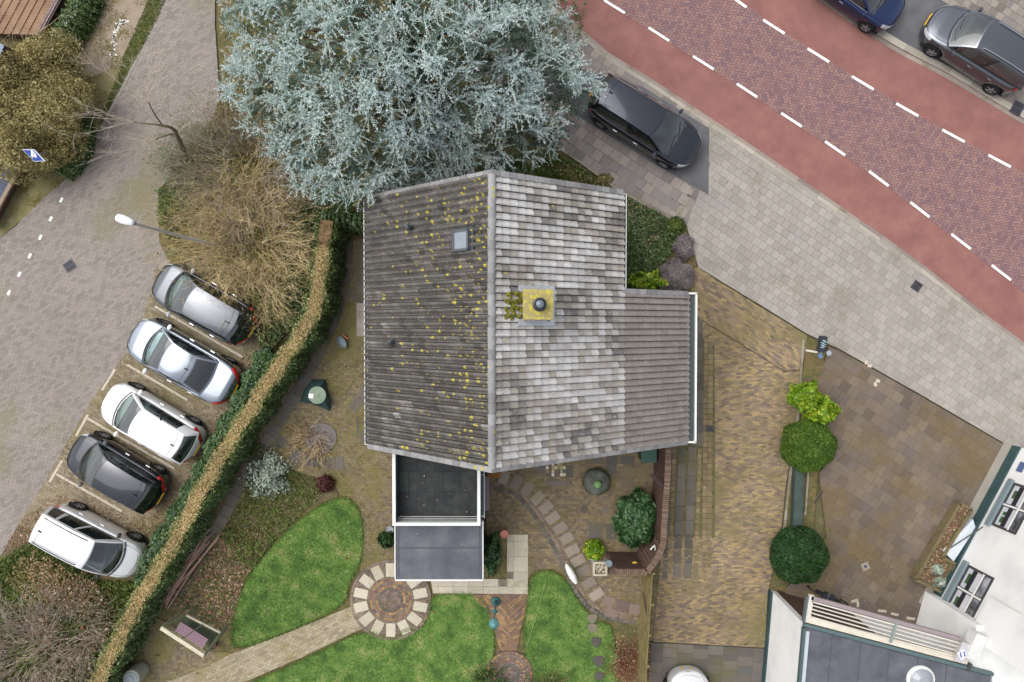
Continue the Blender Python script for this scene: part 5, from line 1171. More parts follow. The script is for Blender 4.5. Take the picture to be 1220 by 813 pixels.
# ivy hedge with clipped tan top
HZ = 1.75
hl = [(388, 262), (384, 300), (379, 340), (374, 368), (358, 398), (336, 430), (308, 472), (282, 512), (258, 552), (234, 594), (212, 636), (188, 678), (165, 715), (146, 752), (126, 790), (108, 830), (90, 870)]
hc = curve_pts([P(a, b, HZ) for a, b in hl], 90)
hedge = empty('ivy_hedge', (hc[45].x, hc[45].y, 0), 0, 'long ivy hedge with a dry tan clipped top between parking bays and garden', 'hedge')
n = 42000; i_ = rng.integers(0, 90, n); f_ = rng.random(n); A_ = np.array([tuple(v) for v in hc]); p_ = A_[i_] * (1 - f_)[:, None] + A_[i_ + 1] * f_[:, None]; t_ = unit(A_[i_ + 1] - A_[i_]); nr = np.stack([-t_[:, 1], t_[:, 0], np.zeros(n)], 1)
side = np.where(rng.random(n) < .7, 1, -1.); HW = .25
u = rng.random(n) ** .8; zz_ = .02 + u * (HZ - .05); wob = .07 * np.sin(i_ * .9 + f_ * 2) + .05 * np.sin(i_ * 2.3 + f_ * 5) + rng.normal(0, .045, n)
Pn = p_ + nr * (side * (HW + .06 + wob + .10 * (1 - u)))[:, None]; Pn[:, 2] = zz_
leaves('ivy_leaves', hedge, Pn, nr * side[:, None] + [[0, 0, .5]], .05, LM['ivy'], rng.normal(.38, .2, n) + .2 * (u > .93), flat=.5)
n = 32000; i_ = rng.integers(5, 90, n); f_ = rng.random(n); p_ = A_[i_] * (1 - f_)[:, None] + A_[i_ + 1] * f_[:, None]; t_ = unit(A_[i_ + 1] - A_[i_]); nr = np.stack([-t_[:, 1], t_[:, 0], np.zeros(n)], 1)
Pn = p_ + nr * (rng.uniform(-HW - .02, HW + .02, n) + .05 * np.sin(i_ * 1.1 + f_) + rng.normal(0, .035, n))[:, None]; Pn[:, 2] = HZ - .03 + rng.normal(0, .03, n)
edge_ = np.abs(np.sum((Pn - p_) * nr, 1)) / HW
leaves('clipped_top', hedge, Pn, np.tile([[0, 0, 1.]], (n, 1)), .034, LM['tan'], np.clip(rng.normal(.45, .22, n) + .5 * (edge_ > .7) * (rng.random(n) < .6) + .5 * (rng.random(n) < .12 + .12 * np.sin(i_ * .35)), 0, 1), flat=.8, aspect=.35)
m = MB()
for a, b in zip(hc, hc[1:]):
    m.bar(Vector((a.x, a.y, HZ / 2 - .06)), Vector((b.x, b.y, HZ / 2 - .06)) + (b - a) * .05, HW * 1.9, HZ - .14)
m.build('branch_mass', mat_noise('dry_branch_mass', [(82, 64, 44), (120, 96, 66), (140, 116, 82)], 6, 5, .95, .02), hedge)
# laurel hedge on the parking side
def strip_hedge(name, label, pts, wid, H, n, size, mat, tn=.42, lump=.15):
    c = curve_pts([P(a, b, H * .7) for a, b in pts], 50); A = np.array([tuple(v) for v in c]); e = empty(name, (c[25].x, c[25].y, 0), 0, label, 'hedge')
    i_ = rng.integers(0, 50, n); f_ = rng.random(n); p_ = A[i_] * (1 - f_)[:, None] + A[i_ + 1] * f_[:, None]; t_ = unit(A[i_ + 1] - A[i_]); nr = np.stack([-t_[:, 1], t_[:, 0], np.zeros(n)], 1)
    a = rng.uniform(-.1, math.pi + .1, n); k = 1 + lump * np.sin(i_ * 1.3 + np.cos(a) * 2) + rng.normal(0, .07, n)
    Pn = p_ + nr * (np.cos(a) * wid * k)[:, None]; Pn[:, 2] = np.maximum(np.sin(a), 0) * H * k * .9 + .06
    N = nr * np.cos(a)[:, None] + np.array([[0, 0, 1.]]) * np.sin(a)[:, None]
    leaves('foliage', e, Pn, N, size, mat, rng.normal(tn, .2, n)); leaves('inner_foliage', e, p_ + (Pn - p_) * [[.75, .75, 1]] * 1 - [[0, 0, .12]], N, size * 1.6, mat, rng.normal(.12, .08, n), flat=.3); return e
strip_hedge('laurel_hedge', 'low green laurel hedge along the rear of the parking bays', [(322, 420), (305, 452), (285, 490), (262, 530), (240, 572), (218, 610), (192, 652), (172, 690)], .52, 1.25, 30000, .055, LM['laurel'])
strip_hedge('privet_hedge', 'ragged green hedge with a pale flowering patch at the top left', [(106, -40), (98, 0), (86, 22), (72, 48)], .5, .7, 6000, .05, LM['ivy'])
strip_hedge('bed_hedge', 'dark green ivy edge curving round the olive shrub at the left', [(60, 62), (80, 95), (90, 130), (97, 165), (88, 190), (72, 205)], .3, .6, 6000, .05, LM['ivy'])
ground_cover('pale_flowers', [(88, 12), (96, 4), (92, 20), (78, 34), (72, 32)], 300, .035, LM['silver'], .6, .2)
# dark conifer strip between cedar and house
strip_hedge('dark_hedge', 'dark green hedge end between the cedar and the house gutter', [(384, 262), (405, 262), (436, 266)], .35, 1.3, 4000, .05, LM['ivy'], .3)
for Lw, k in ((L1, 160), (L2, 200), (L3, 120)): ground_cover('leaf_litter', Lw, k, .03, LM['litter'], ZG + .05, .02)
ground_cover('leaf_litter', [(810, 520), (840, 350), (950, 410), (930, 640), (910, 760), (780, 760)], 500, .025, LM['litter'], .08, .01)
ground_cover('leaf_litter', [(850, 200), (1200, 420), (1200, 520), (1000, 410), (850, 320)], 160, .025, LM['litter'], .09, .01)
ground_cover('leaf_litter', [(476, 630), (570, 630), (570, 685), (476, 685)], 26, .025, LM['litter'], 2.59, .005)
ground_cover('leaf_litter', [(476, 560), (565, 570), (565, 615), (476, 615)], 45, .025, LM['litter'], 2.76, .005)
LM['moss'] = mat_leaf('moss_leaf', [(104, 98, 48), (130, 122, 58), (152, 142, 74), (112, 116, 58)], .9, .1)
ground_cover('moss_patch', gp, 26000, .016, LM['moss'], ZG + .012, .012, patchy=1.0)
ground_cover('moss_patch', [(806, 340), (840, 330), (950, 410), (930, 640), (912, 765), (780, 760), (806, 530)], 30000, .014, LM['moss'], ZD + .008, .008, patchy=2.2)
ground_cover('moss_patch', rp_, 12000, .015, LM['moss'], ZG + .012, .010, patchy=3.1)
ground_cover('moss_patch', bays, 16000, .015, LM['moss'], .012, .008, patchy=4.4)
ground_cover('moss_patch', fc, 9000, .015, LM['moss'], .082, .008, patchy=5.0)
ground_cover('verge_grass', [(60, 58), (98, -20), (215, -50), (186, 22), (150, 90), (112, 165), (104, 180), (80, 212), (0, 285), (0, 240), (30, 200), (95, 190), (95, 150), (78, 100)], 16000, .022, LM['moss'], .0, .03, patchy=.4)
ground_cover('verge_grass', [(205, -20), (188, 22), (152, 90), (112, 165), (150, 60), (185, -20)], 6000, .022, LM['groundgreen'], .0, .03)
# twiggy shrubs
def twig_shrub(name, label, cat, px, py, R_, H, n, r0, mat, seg=6, curl=.16, droop=.06, spread=1.0, leaf=None, lean=(0, 0), group=None, fine=3, seed=0):
    c = P(px, py, 0); e = empty(name, (c.x, c.y, 0), 0, label, cat, group)
    a = rng.uniform(0, 2 * math.pi, n); rr = np.sqrt(rng.random(n)) * R_ * .35
    st = np.stack([c.x + np.cos(a) * rr, c.y + np.sin(a) * rr, np.full(n, .02)], 1); el = rng.uniform(.1, 1.25, n)
    d = np.stack([np.cos(a) * np.cos(el) * spread + lean[0], np.sin(a) * np.cos(el) * spread + lean[1], np.sin(el) * H / R_ + .15], 1)
    Lg = math.hypot(R_, H) * rng.uniform(.55, 1.0, n); V, Fc, _ = twigs(st, d, Lg, r0, seg, curl, droop)
    parts = [(V, Fc, np.repeat(np.clip(rng.normal(.45, .25, n), 0, 1), len(Fc) // n))]
    vv = V.reshape(n, seg + 1, 3, 3).mean(2); k = n * fine; i_ = rng.integers(0, n, k); j_ = rng.integers(2, seg + 1, k); st2 = vv[i_, j_]; d2 = unit(vv[i_, j_] - vv[i_, j_ - 1]) + rng.normal(0, .55, (k, 3))
    V2, F2, _ = twigs(st2, d2, rng.uniform(.2, .55, k) * R_ * .5, r0 * .6, 3, curl * 1.3, droop, rend=.4); parts.append((V2, F2, np.repeat(np.clip(rng.normal(.5, .25, k), 0, 1), len(F2) // k)))
    V, Fc, T = cat_mesh(parts); link('branches', np_mesh('branches', V, Fc, T), mat, e, world=True)
    if leaf:
        lm, ln_, ls = leaf; i_ = rng.integers(0, n, ln_); j_ = rng.integers(1, seg + 1, ln_); q = vv[i_, j_] + rng.normal(0, .12, (ln_, 3)); q[:, 2] = np.maximum(q[:, 2] * rng.uniform(.2, 1, ln_), .05); leaves('leaves', e, q, np.tile([[0, 0, 1.]], (ln_, 1)), ls, lm)
    return e
twig_shrub('tan_shrub', 'large tan leafless shrub with golden centre between parking bays and cedar', 'shrub', 304, 288, 2.5, 2.2, 520, .010, TW_TAN, curl=.26, droop=.10, leaf=(LM['groundgreen'], 7000, .032), fine=9)
twig_shrub('tan_shrub', 'leafless tan shrub overhanging the silver car at the top of the bays', 'shrub', 314, 354, 1.25, 1.4, 220, .009, TW_TAN, curl=.28, leaf=(LM['olive'], 5000, .035), fine=4)
twig_shrub('brown_thicket', 'brown bramble thicket left of the cedar and above the tan shrub', 'shrub', 300, 205, 2.7, 1.7, 420, .012, TW_GREY, leaf=(LM['olive'], 8000, .035), fine=3)
twig_shrub('bramble', 'green and brown bramble at the street edge by the leaning tree', 'shrub', 240, 195, 1.5, 1.0, 200, .010, TW_GREY, leaf=(LM['ivy'], 5000, .035), fine=3)
ground_cover('ivy_cover', [(190, 225), (225, 200), (250, 215), (240, 250), (200, 285), (190, 260)], 5000, .04, LM['groundgreen'], .03, .25)
ground_cover('ivy_cover', [(228, 185), (262, 125), (330, 150), (440, 240), (380, 290), (372, 360), (315, 430), (300, 330), (250, 300), (205, 300), (200, 260)], 26000, .045, LM['olive'], .03, .35)
ground_cover('ivy_cover', [(290, 320), (374, 330), (368, 366), (318, 425), (300, 380)], 5000, .05, LM['ivy'], .05, .5)
ground_cover('ivy_cover', [(340, 215), (430, 240), (400, 280), (370, 300), (330, 260)], 4500, .05, LM['ivy'], .05, .5)
ground_cover('ivy_cover', [(250, 162), (262, 125), (300, 60), (330, 150), (345, 215), (290, 210)], 5000, .05, LM['olive'], .05, .4)
# bottom left
ground_cover('ground_cover', [(0, 668), (45, 640), (60, 655), (120, 690), (165, 692), (215, 625), (190, 690), (110, 860), (-60, 860), (-60, 700)], 42000, .05, LM['groundgreen'], .03, .5)
ground_cover('ground_cover', [(30, 660), (120, 695), (110, 730), (40, 720), (10, 690)], 5000, .04, LM['olive'], .25, .3)
ground_cover('leaf_litter', [(40, 655), (60, 665), (120, 700), (130, 720), (60, 720), (35, 690)], 900, .04, LM['litter'], .5, .15)
twig_shrub('bare_shrub', 'grey leafless shrub sprawling in the bottom left corner', 'shrub', 40, 780, 2.6, 1.8, 300, .013, TW_GREY, leaf=(LM['litter'], 2500, .04), fine=4, group='leafless shrubs in the bottom left corner')
twig_shrub('bare_shrub', 'russet leafless shrub against the tan topped hedge in the bottom left', 'shrub', 95, 745, 1.9, 1.3, 220, .011, TW_GREY, leaf=(LM['litter'], 3200, .04), fine=4, group='leafless shrubs in the bottom left corner')
# olive shrub mound at the left edge
b = bush('olive_shrub', 'big olive brown shrub mound behind the blue parking sign', 'shrub', 22, 125, 1.6, (2.5, 2.6, 1.6), 42000, .042, mat_leaf('pale_olive_leaf', [(112, 98, 66), (142, 130, 84), (170, 158, 104), (190, 180, 132), (132, 142, 82)], .6, .3, k=.95), lump=.2, flat=.9)
V, Fc, _ = twigs(np.tile([[P(22, 125, 0).x, P(22, 125, 0).y, .5]], (700, 1)) + rng.normal(0, .8, (700, 3)) * [1, 1, .2], rng.normal(0, 1, (700, 3)) * [1, 1, .3] + [0, 0, .8], rng.uniform(1.2, 2.7, 700), .01, 5, .2); link('twigs', np_mesh('twigs', V, Fc, np.clip(rng.normal(.4, .2, len(Fc)), 0, 1)), TW_TAN, b, world=True)
# leaning bare tree over the street
tb = P(226, 190, 0); tree = empty('bare_tree', tb, 0, 'leaning leafless tree spreading pale twigs over the left street', 'tree')
trk = [tb, P(218, 178, 1.2), P(211, 162, 2.4), P(205, 153, 3.0), P(188, 149, 3.4), P(160, 146, 3.6)]; tkc = curve_pts(trk, 24)
m = MB(); m.tube(tkc, [.11 - .09 * i / 24 for i in range(25)], 8); m.tube(curve_pts([P(211, 162, 2.4), P(203, 160, 2.6), P(186, 166, 3.0)], 8), [.04 - .003 * i for i in range(9)], 6)
m.tube(curve_pts([P(193, 149, 3.3), P(184, 136, 3.7), P(177, 122, 4.2)], 8), [.04 - .003 * i for i in range(9)], 6); m.build('trunk', mat_noise('grey_brown_bark', [(88, 78, 62), (116, 106, 84), (104, 104, 68)], 6, 4, .9, .01), tree, smooth=True)
tips = [(trk[5], (-1.6, .1)), (trk[5], (-1.5, .7)), (trk[5], (-1.4, -.3)), (trk[4], (-1.2, 1.2)), (P(177, 122, 4.2), (-1.3, .9)), (P(177, 122, 4.2), (-.3, 1.6)), (P(177, 122, 4.2), (.2, 1.5)), (P(184, 136, 3.7), (.6, 1.2)), (trk[3], (-.2, 1.5)), (P(186, 166, 3.0), (-1.7, -.3)), (P(186, 166, 3.0), (-1.4, -.8)), (trk[2], (.6, .8)), (trk[5], (-1.3, .3)), (P(177, 122, 4.2), (-1.0, 1.3))]
V0 = []; F0 = []; b0 = 0; parts = []
st = np.array([tuple(t[0]) for t in tips]); dd = np.array([(t[1][0], t[1][1], .25) for t in tips]); V, Fc, _ = twigs(st, dd, rng.uniform(1.4, 2.3, len(tips)), .016, 8, .10, 0.0); parts.append((V, Fc, np.full(len(Fc), .75)))
vv = V.reshape(len(tips), 9, 3, 3).mean(2); k = 150; i_ = rng.integers(0, len(tips), k); j_ = rng.integers(1, 9, k); V2, F2, _ = twigs(vv[i_, j_], unit(vv[i_, j_] - vv[i_, j_ - 1]) + rng.normal(0, .5, (k, 3)), rng.uniform(.4, 1.0, k), .008, 5, .15); parts.append((V2, F2, np.full(len(F2), .7)))
vv2 = V2.reshape(k, 6, 3, 3).mean(2); k2 = 420; i_ = rng.integers(0, k, k2); j_ = rng.integers(1, 6, k2); V3, F3, _ = twigs(vv2[i_, j_], unit(vv2[i_, j_] - vv2[i_, j_ - 1]) + rng.normal(0, .6, (k2, 3)), rng.uniform(.2, .45, k2), .0055, 3, .15); parts.append((V3, F3, np.full(len(F3), .6)))
V, Fc, T = cat_mesh(parts); link('branches', np_mesh('branches', V, Fc, T), TW_GREY, tree, world=True)
# flower bed planting and litter
ground_cover('ground_cover', [(300, 520), (350, 562), (398, 577), (368, 604), (330, 640), (300, 680), (262, 640), (290, 590)], 4200, .045, LM['groundgreen'], .06, .25)
ground_cover('leaf_litter', [(240, 640), (300, 620), (330, 640), (292, 690), (276, 742), (262, 752), (200, 715)], 4200, .04, LM['litter'], .055, .06)
ground_cover('ground_cover', [(240, 640), (300, 620), (330, 640), (292, 690), (276, 742), (262, 752), (200, 715)], 1200, .05, LM['groundgreen'], .06, .12)
ground_cover('leaf_litter', [(30, 615), (110, 640), (165, 648), (170, 690), (225, 600), (262, 522), (300, 460), (315, 430), (290, 420), (240, 520), (180, 615), (140, 610), (70, 590)], 2600, .035, LM['litter'], .02, .03)
ground_cover('leaf_litter', [(2, 655), (30, 612), (60, 610), (60, 640), (20, 670)], 700, .035, LM['litter'], .02, .03)
ground_cover('leaf_litter', [(70, 62), (85, 90), (100, 130), (104, 175), (90, 205), (84, 190), (92, 150), (80, 110)], 500, .045, LM['litter'], .01, .04)
ground_cover('leaf_litter', [(140, 430), (300, 430), (240, 560), (110, 600), (60, 560)], 1400, .03, LM['litter'], .01, .01)
ground_cover('leaf_litter', [(300, 430), (385, 370), (395, 290), (438, 290), (438, 530), (300, 520)], 500, .03, LM['litter'], .06, .01)
ground_cover('leaf_litter', [(960, 720), (1110, 722), (1150, 600), (1090, 690), (1000, 640)], 120, .03, LM['litter'], .085, .01)
twig_shrub('red_twig_shrub', 'reddish brown twiggy shrub at the foot of the timber fence', 'shrub', 748, 785, .8, .8, 160, .008, mat_leaf('red_twig', [(112, 66, 48), (150, 92, 70), (176, 122, 96)], .8, .2), leaf=(LM['litter'], 1600, .03), fine=3)
twig_shrub('sedge_clump', 'dark green and straw sedge clump at the bottom beside the brick roundel', 'plant', 582, 812, .75, .6, 150, .011, LM['groundgreen'], curl=.1, fine=2, leaf=(LM['ivy'], 700, .05))
twig_shrub('sedge_clump', 'straw coloured sedge clump at the bottom edge of the right lawn', 'plant', 652, 822, .9, .6, 170, .011, LM['olive'], curl=.1, fine=2, leaf=(LM['ivy'], 500, .05))
cb2 = P(383, 522, 0); m = MB(); m.lathe((cb2.x, cb2.y, .04), [(.62, 0), (.62, .05), (.5, .05), (.48, .015), (0.0, .02)], 26, wob=.04); tag(m.build('round_bed_edge', M['slab_brown']), 'round stone edged bed holding the pale twiggy shrub on the left patio', 'flower bed')
twig_shrub('pale_twig_shrub', 'pale leafless shrub spilling from the round bed on the left patio', 'shrub', 375, 525, .95, .7, 70, .010, TW_TAN, lean=(-.5, -.35), fine=4, leaf=(LM['maroon'], 600, .03))

# ---------------------------------------------------------------- blue cedar
ct = P(488, 55, 0); ct = Vector((P(488, 60, 6).x, P(488, 60, 6).y, 0)); cedar = empty('blue_cedar', ct, 0, 'huge silvery blue cedar overhanging the house roof and the top street', 'tree')
CEDP = [(250, -60), (258, 20), (262, 60), (256, 100), (268, 140), (300, 165), (330, 200), (345, 228), (398, 232), (420, 250), (442, 236), (500, 222), (545, 205), (592, 206), (640, 188), (672, 165), (690, 138), (716, 95), (706, 60), (690, 30), (670, -10), (668, -60), (600, -150), (380, -150)]
mx = [(a, b) for a, b in CEDP]
def cedar_top(x, y, rmax):
    r = np.hypot(x - ct.x, y - ct.y) / rmax; return 3.0 + 6.6 * np.clip(1 - r ** 1.5, 0, 1)
# boundary by direction, at the height the crown edge has (about 4 m)
bd = np.array([(P(a, b, 4.2).x - ct.x, P(a, b, 4.2).y - ct.y) for a, b in CEDP]); ba = np.arctan2(bd[:, 1], bd[:, 0]); br = np.hypot(bd[:, 0], bd[:, 1]); o_ = np.argsort(ba); ba, br = ba[o_], br[o_]
def rmax_at(a): return np.interp(a, ba, br, period=2 * math.pi)
m = MB(); m.tube(curve_pts([ct, ct + Vector((.1, .1, 4)), ct + Vector((0, .1, 9.0))], 10), [.34 - .03 * i for i in range(11)], 10); m.build('trunk', TW_BROWN, cedar, smooth=True)
nb = 1500; a = rng.uniform(-math.pi, math.pi, nb); fr_ = np.sqrt(rng.uniform(0.0, 1.0, nb)); rm_ = rmax_at(a); rr = fr_ * rm_ * .97
bx = ct.x + np.cos(a) * rr; by = ct.y + np.sin(a) * rr
def ctop(x, y, fr): return 3.2 + 6.2 * (1 - fr ** 1.6) + .45 * np.sin(x * 1.7 + 1) * np.cos(y * 2.0) + .25 * np.sin(x * 3.9) * np.sin(y * 4.3)
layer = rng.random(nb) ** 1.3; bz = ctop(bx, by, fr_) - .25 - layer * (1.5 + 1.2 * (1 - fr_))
Lb = rng.uniform(.6, 1.2, nb); seg = 8
dirs = unit(np.stack([np.cos(a) + rng.normal(0, .6, nb), np.sin(a) + rng.normal(0, .6, nb), rng.uniform(-.15, .5, nb)], 1))
V, Fc, _ = twigs(np.stack([bx, by, bz], 1) - dirs * (Lb * .75)[:, None], dirs, Lb, .018, seg, .07, .05)
vv = V.reshape(nb, seg + 1, 3, 3).mean(2); TWG = [(V, Fc, np.full(len(Fc), .28))]
# starbursts of shoots at the bough ends
ns = 640; a_s = rng.uniform(-math.pi, math.pi, ns); fs_ = np.sqrt(rng.uniform(0, 1, ns)) * .99; rs_ = rmax_at(a_s) * fs_; sx_ = ct.x + np.cos(a_s) * rs_; sy_ = ct.y + np.sin(a_s) * rs_; sz_ = ctop(sx_, sy_, fs_) - rng.random(ns) ** 2 * .5
per_ = 9; kk = ns * per_; si = np.repeat(np.arange(ns), per_); dstar = rng.normal(0, 1, (kk, 3)); dstar[:, 2] = np.abs(dstar[:, 2]) * .55 - .1; dstar = unit(dstar) + np.stack([np.cos(a_s), np.sin(a_s), np.full(ns, .15)], 1)[si] * .45
Ls = rng.uniform(.30, .62, kk); V, Fc, _ = twigs(np.stack([sx_, sy_, sz_], 1)[si] + rng.normal(0, .03, (kk, 3)), dstar, Ls, .012, 4, .10, .06); TWG.append((V, Fc, np.full(len(Fc), .55))); vs_ = V.reshape(kk, 5, 3, 3).mean(2)
nl = 70; al = rng.uniform(-math.pi, math.pi, nl); rl = rmax_at(al) * .8; zl_ = rng.uniform(2.2, 7.5, nl); dl = np.stack([np.cos(al), np.sin(al), np.full(nl, .12)], 1)
V, Fc, _ = twigs(np.stack([np.full(nl, ct.x), np.full(nl, ct.y), zl_], 1), dl, rl * (1 - (zl_ - 2.2) / 9), .07, 8, .05, .0, sides=5); link('limbs', np_mesh('limbs', V, Fc, np.full(len(Fc), .3)), TW_BROWN, cedar, world=True)
def needles(vv, seg, per, lo, hi, w):
    n = len(vv); k = n * per; i_ = np.repeat(np.arange(n), per); jf = rng.uniform(0, seg, k); j_ = np.minimum(jf.astype(int) + 1, seg); f_ = (jf - j_ + 1)[:, None]; q0 = vv[i_, j_ - 1]; q1 = vv[i_, j_]; base = q0 * (1 - f_) + q1 * f_
    ax = unit(q1 - q0); sd = unit(np.cross(ax, rng.normal(0, 1, (k, 3)))); D = unit(ax * rng.uniform(.3, 1.0, k)[:, None] + sd + [[0, 0, .2]]); V, F_ = spikes(base, D, rng.uniform(lo, hi, k) * (1.1 - .4 * jf / seg), np.full(k, w)); return V, F_, i_, jf / seg
V1, F1, i1, t1_ = needles(vv, seg, 64, .09, .2, .026); V2, F2, i2, t2_ = needles(vs_, 4, 13, .045, .10, .022)
brt = rng.normal(0, .10, nb); stt = rng.normal(0, .10, ns); yb_ = rng.random(nb) < .16; ys_ = rng.random(ns) < .07
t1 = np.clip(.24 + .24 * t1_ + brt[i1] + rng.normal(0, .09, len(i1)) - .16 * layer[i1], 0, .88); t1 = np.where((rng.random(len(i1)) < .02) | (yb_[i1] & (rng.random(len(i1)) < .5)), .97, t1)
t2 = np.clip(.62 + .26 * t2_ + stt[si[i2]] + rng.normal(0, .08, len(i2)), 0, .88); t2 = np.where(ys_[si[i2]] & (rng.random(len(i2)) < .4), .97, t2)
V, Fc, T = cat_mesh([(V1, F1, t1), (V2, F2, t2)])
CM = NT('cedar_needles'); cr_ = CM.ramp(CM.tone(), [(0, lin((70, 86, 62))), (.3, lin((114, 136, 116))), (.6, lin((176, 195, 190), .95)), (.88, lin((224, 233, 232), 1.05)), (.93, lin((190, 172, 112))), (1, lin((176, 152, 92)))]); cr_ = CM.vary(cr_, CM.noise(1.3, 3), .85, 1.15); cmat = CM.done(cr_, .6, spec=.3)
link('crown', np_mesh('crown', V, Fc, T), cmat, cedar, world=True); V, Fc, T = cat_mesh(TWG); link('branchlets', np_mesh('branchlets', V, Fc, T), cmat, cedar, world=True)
ground_cover('needle_floor', [(262, -60), (700, -60), (690, 130), (640, 190), (440, 240), (330, 190)], 9000, .06, LM['ivy'], .06, .3)

# ================================================================ CARS
M['tyre'] = mat_plain('tyre_rubber', (34, 34, 36), .85, spec=.3)
M['rim'] = mat_plain('alloy_rim', (176, 178, 184), .35, .6)
M['arch'] = mat_plain('wheel_arch_dark', (20, 20, 22), .9)
M['car_trim'] = mat_plain('black_plastic', (36, 37, 40), .55)
M['interior'] = mat_plain('car_interior', (96, 98, 102), .8, dirt=.15)
M['dash'] = mat_plain('car_dashboard', (92, 98, 98), .7)
M['lamp'] = mat_plain('headlamp_glass', (206, 210, 212), .12, .2, .8, 1.0)
M['red_lamp'] = mat_plain('tail_lamp_red', (206, 30, 40), .2, 0, .7, 1.0)
M['plate_yellow'] = mat_plain('plate_yellow', (222, 178, 40), .5)
M['chrome'] = mat_plain('chrome', (206, 208, 212), .2, .9)
def mat_glass(name, tint=(.30, .38, .37), op=.45):
    t = NT(name); tr = t.n('ShaderNodeBsdfTransparent'); tr.inputs[0].default_value = (tint[0], tint[1], tint[2], 1)
    b = t.n('ShaderNodeBsdfPrincipled'); b.inputs['Base Color'].default_value = (.035, .05, .05, 1); b.inputs['Roughness'].default_value = .03; b.inputs['Specular IOR Level'].default_value = .9
    gl = t.n('ShaderNodeBsdfGlossy'); gl.inputs['Roughness'].default_value = .02; gl.inputs[0].default_value = (1, 1, 1, 1)
    m1 = t.n('ShaderNodeMixShader'); m1.inputs[0].default_value = op; t.l(tr.outputs[0], m1.inputs[1]); t.l(b.outputs[0], m1.inputs[2])
    fr = t.n('ShaderNodeFresnel'); fr.inputs[0].default_value = 1.9; m2 = t.n('ShaderNodeMixShader'); t.l(fr.outputs[0], m2.inputs[0]); t.l(m1.outputs[0], m2.inputs[1]); t.l(gl.outputs[0], m2.inputs[2]); t.l(m2.outputs[0], t.out.inputs['Surface']); return t.m
M['car_glass'] = mat_glass('car_glass', (.58, .70, .68), .18); M['dark_glass'] = mat_glass('privacy_glass', (.10, .11, .12), .7)
def mat_paint(name, c, metal=.0, rough=.32, k=.9):
    t = NT(name); base = t.n('ShaderNodeRGB'); base.outputs[0].default_value = lin(c, k); n = t.noise(1.7, 4, .6); dust = t.noise(60, 3, .7)
    col = t.vary(base.outputs[0], n, .96, 1.04); d = t.step(dust, .62, .75); col = t.mix(t.math('MULTIPLY', d, .12), col, lin((150, 140, 120)))
    return t.done(col, rough, None, 0, metal, .5, .9)
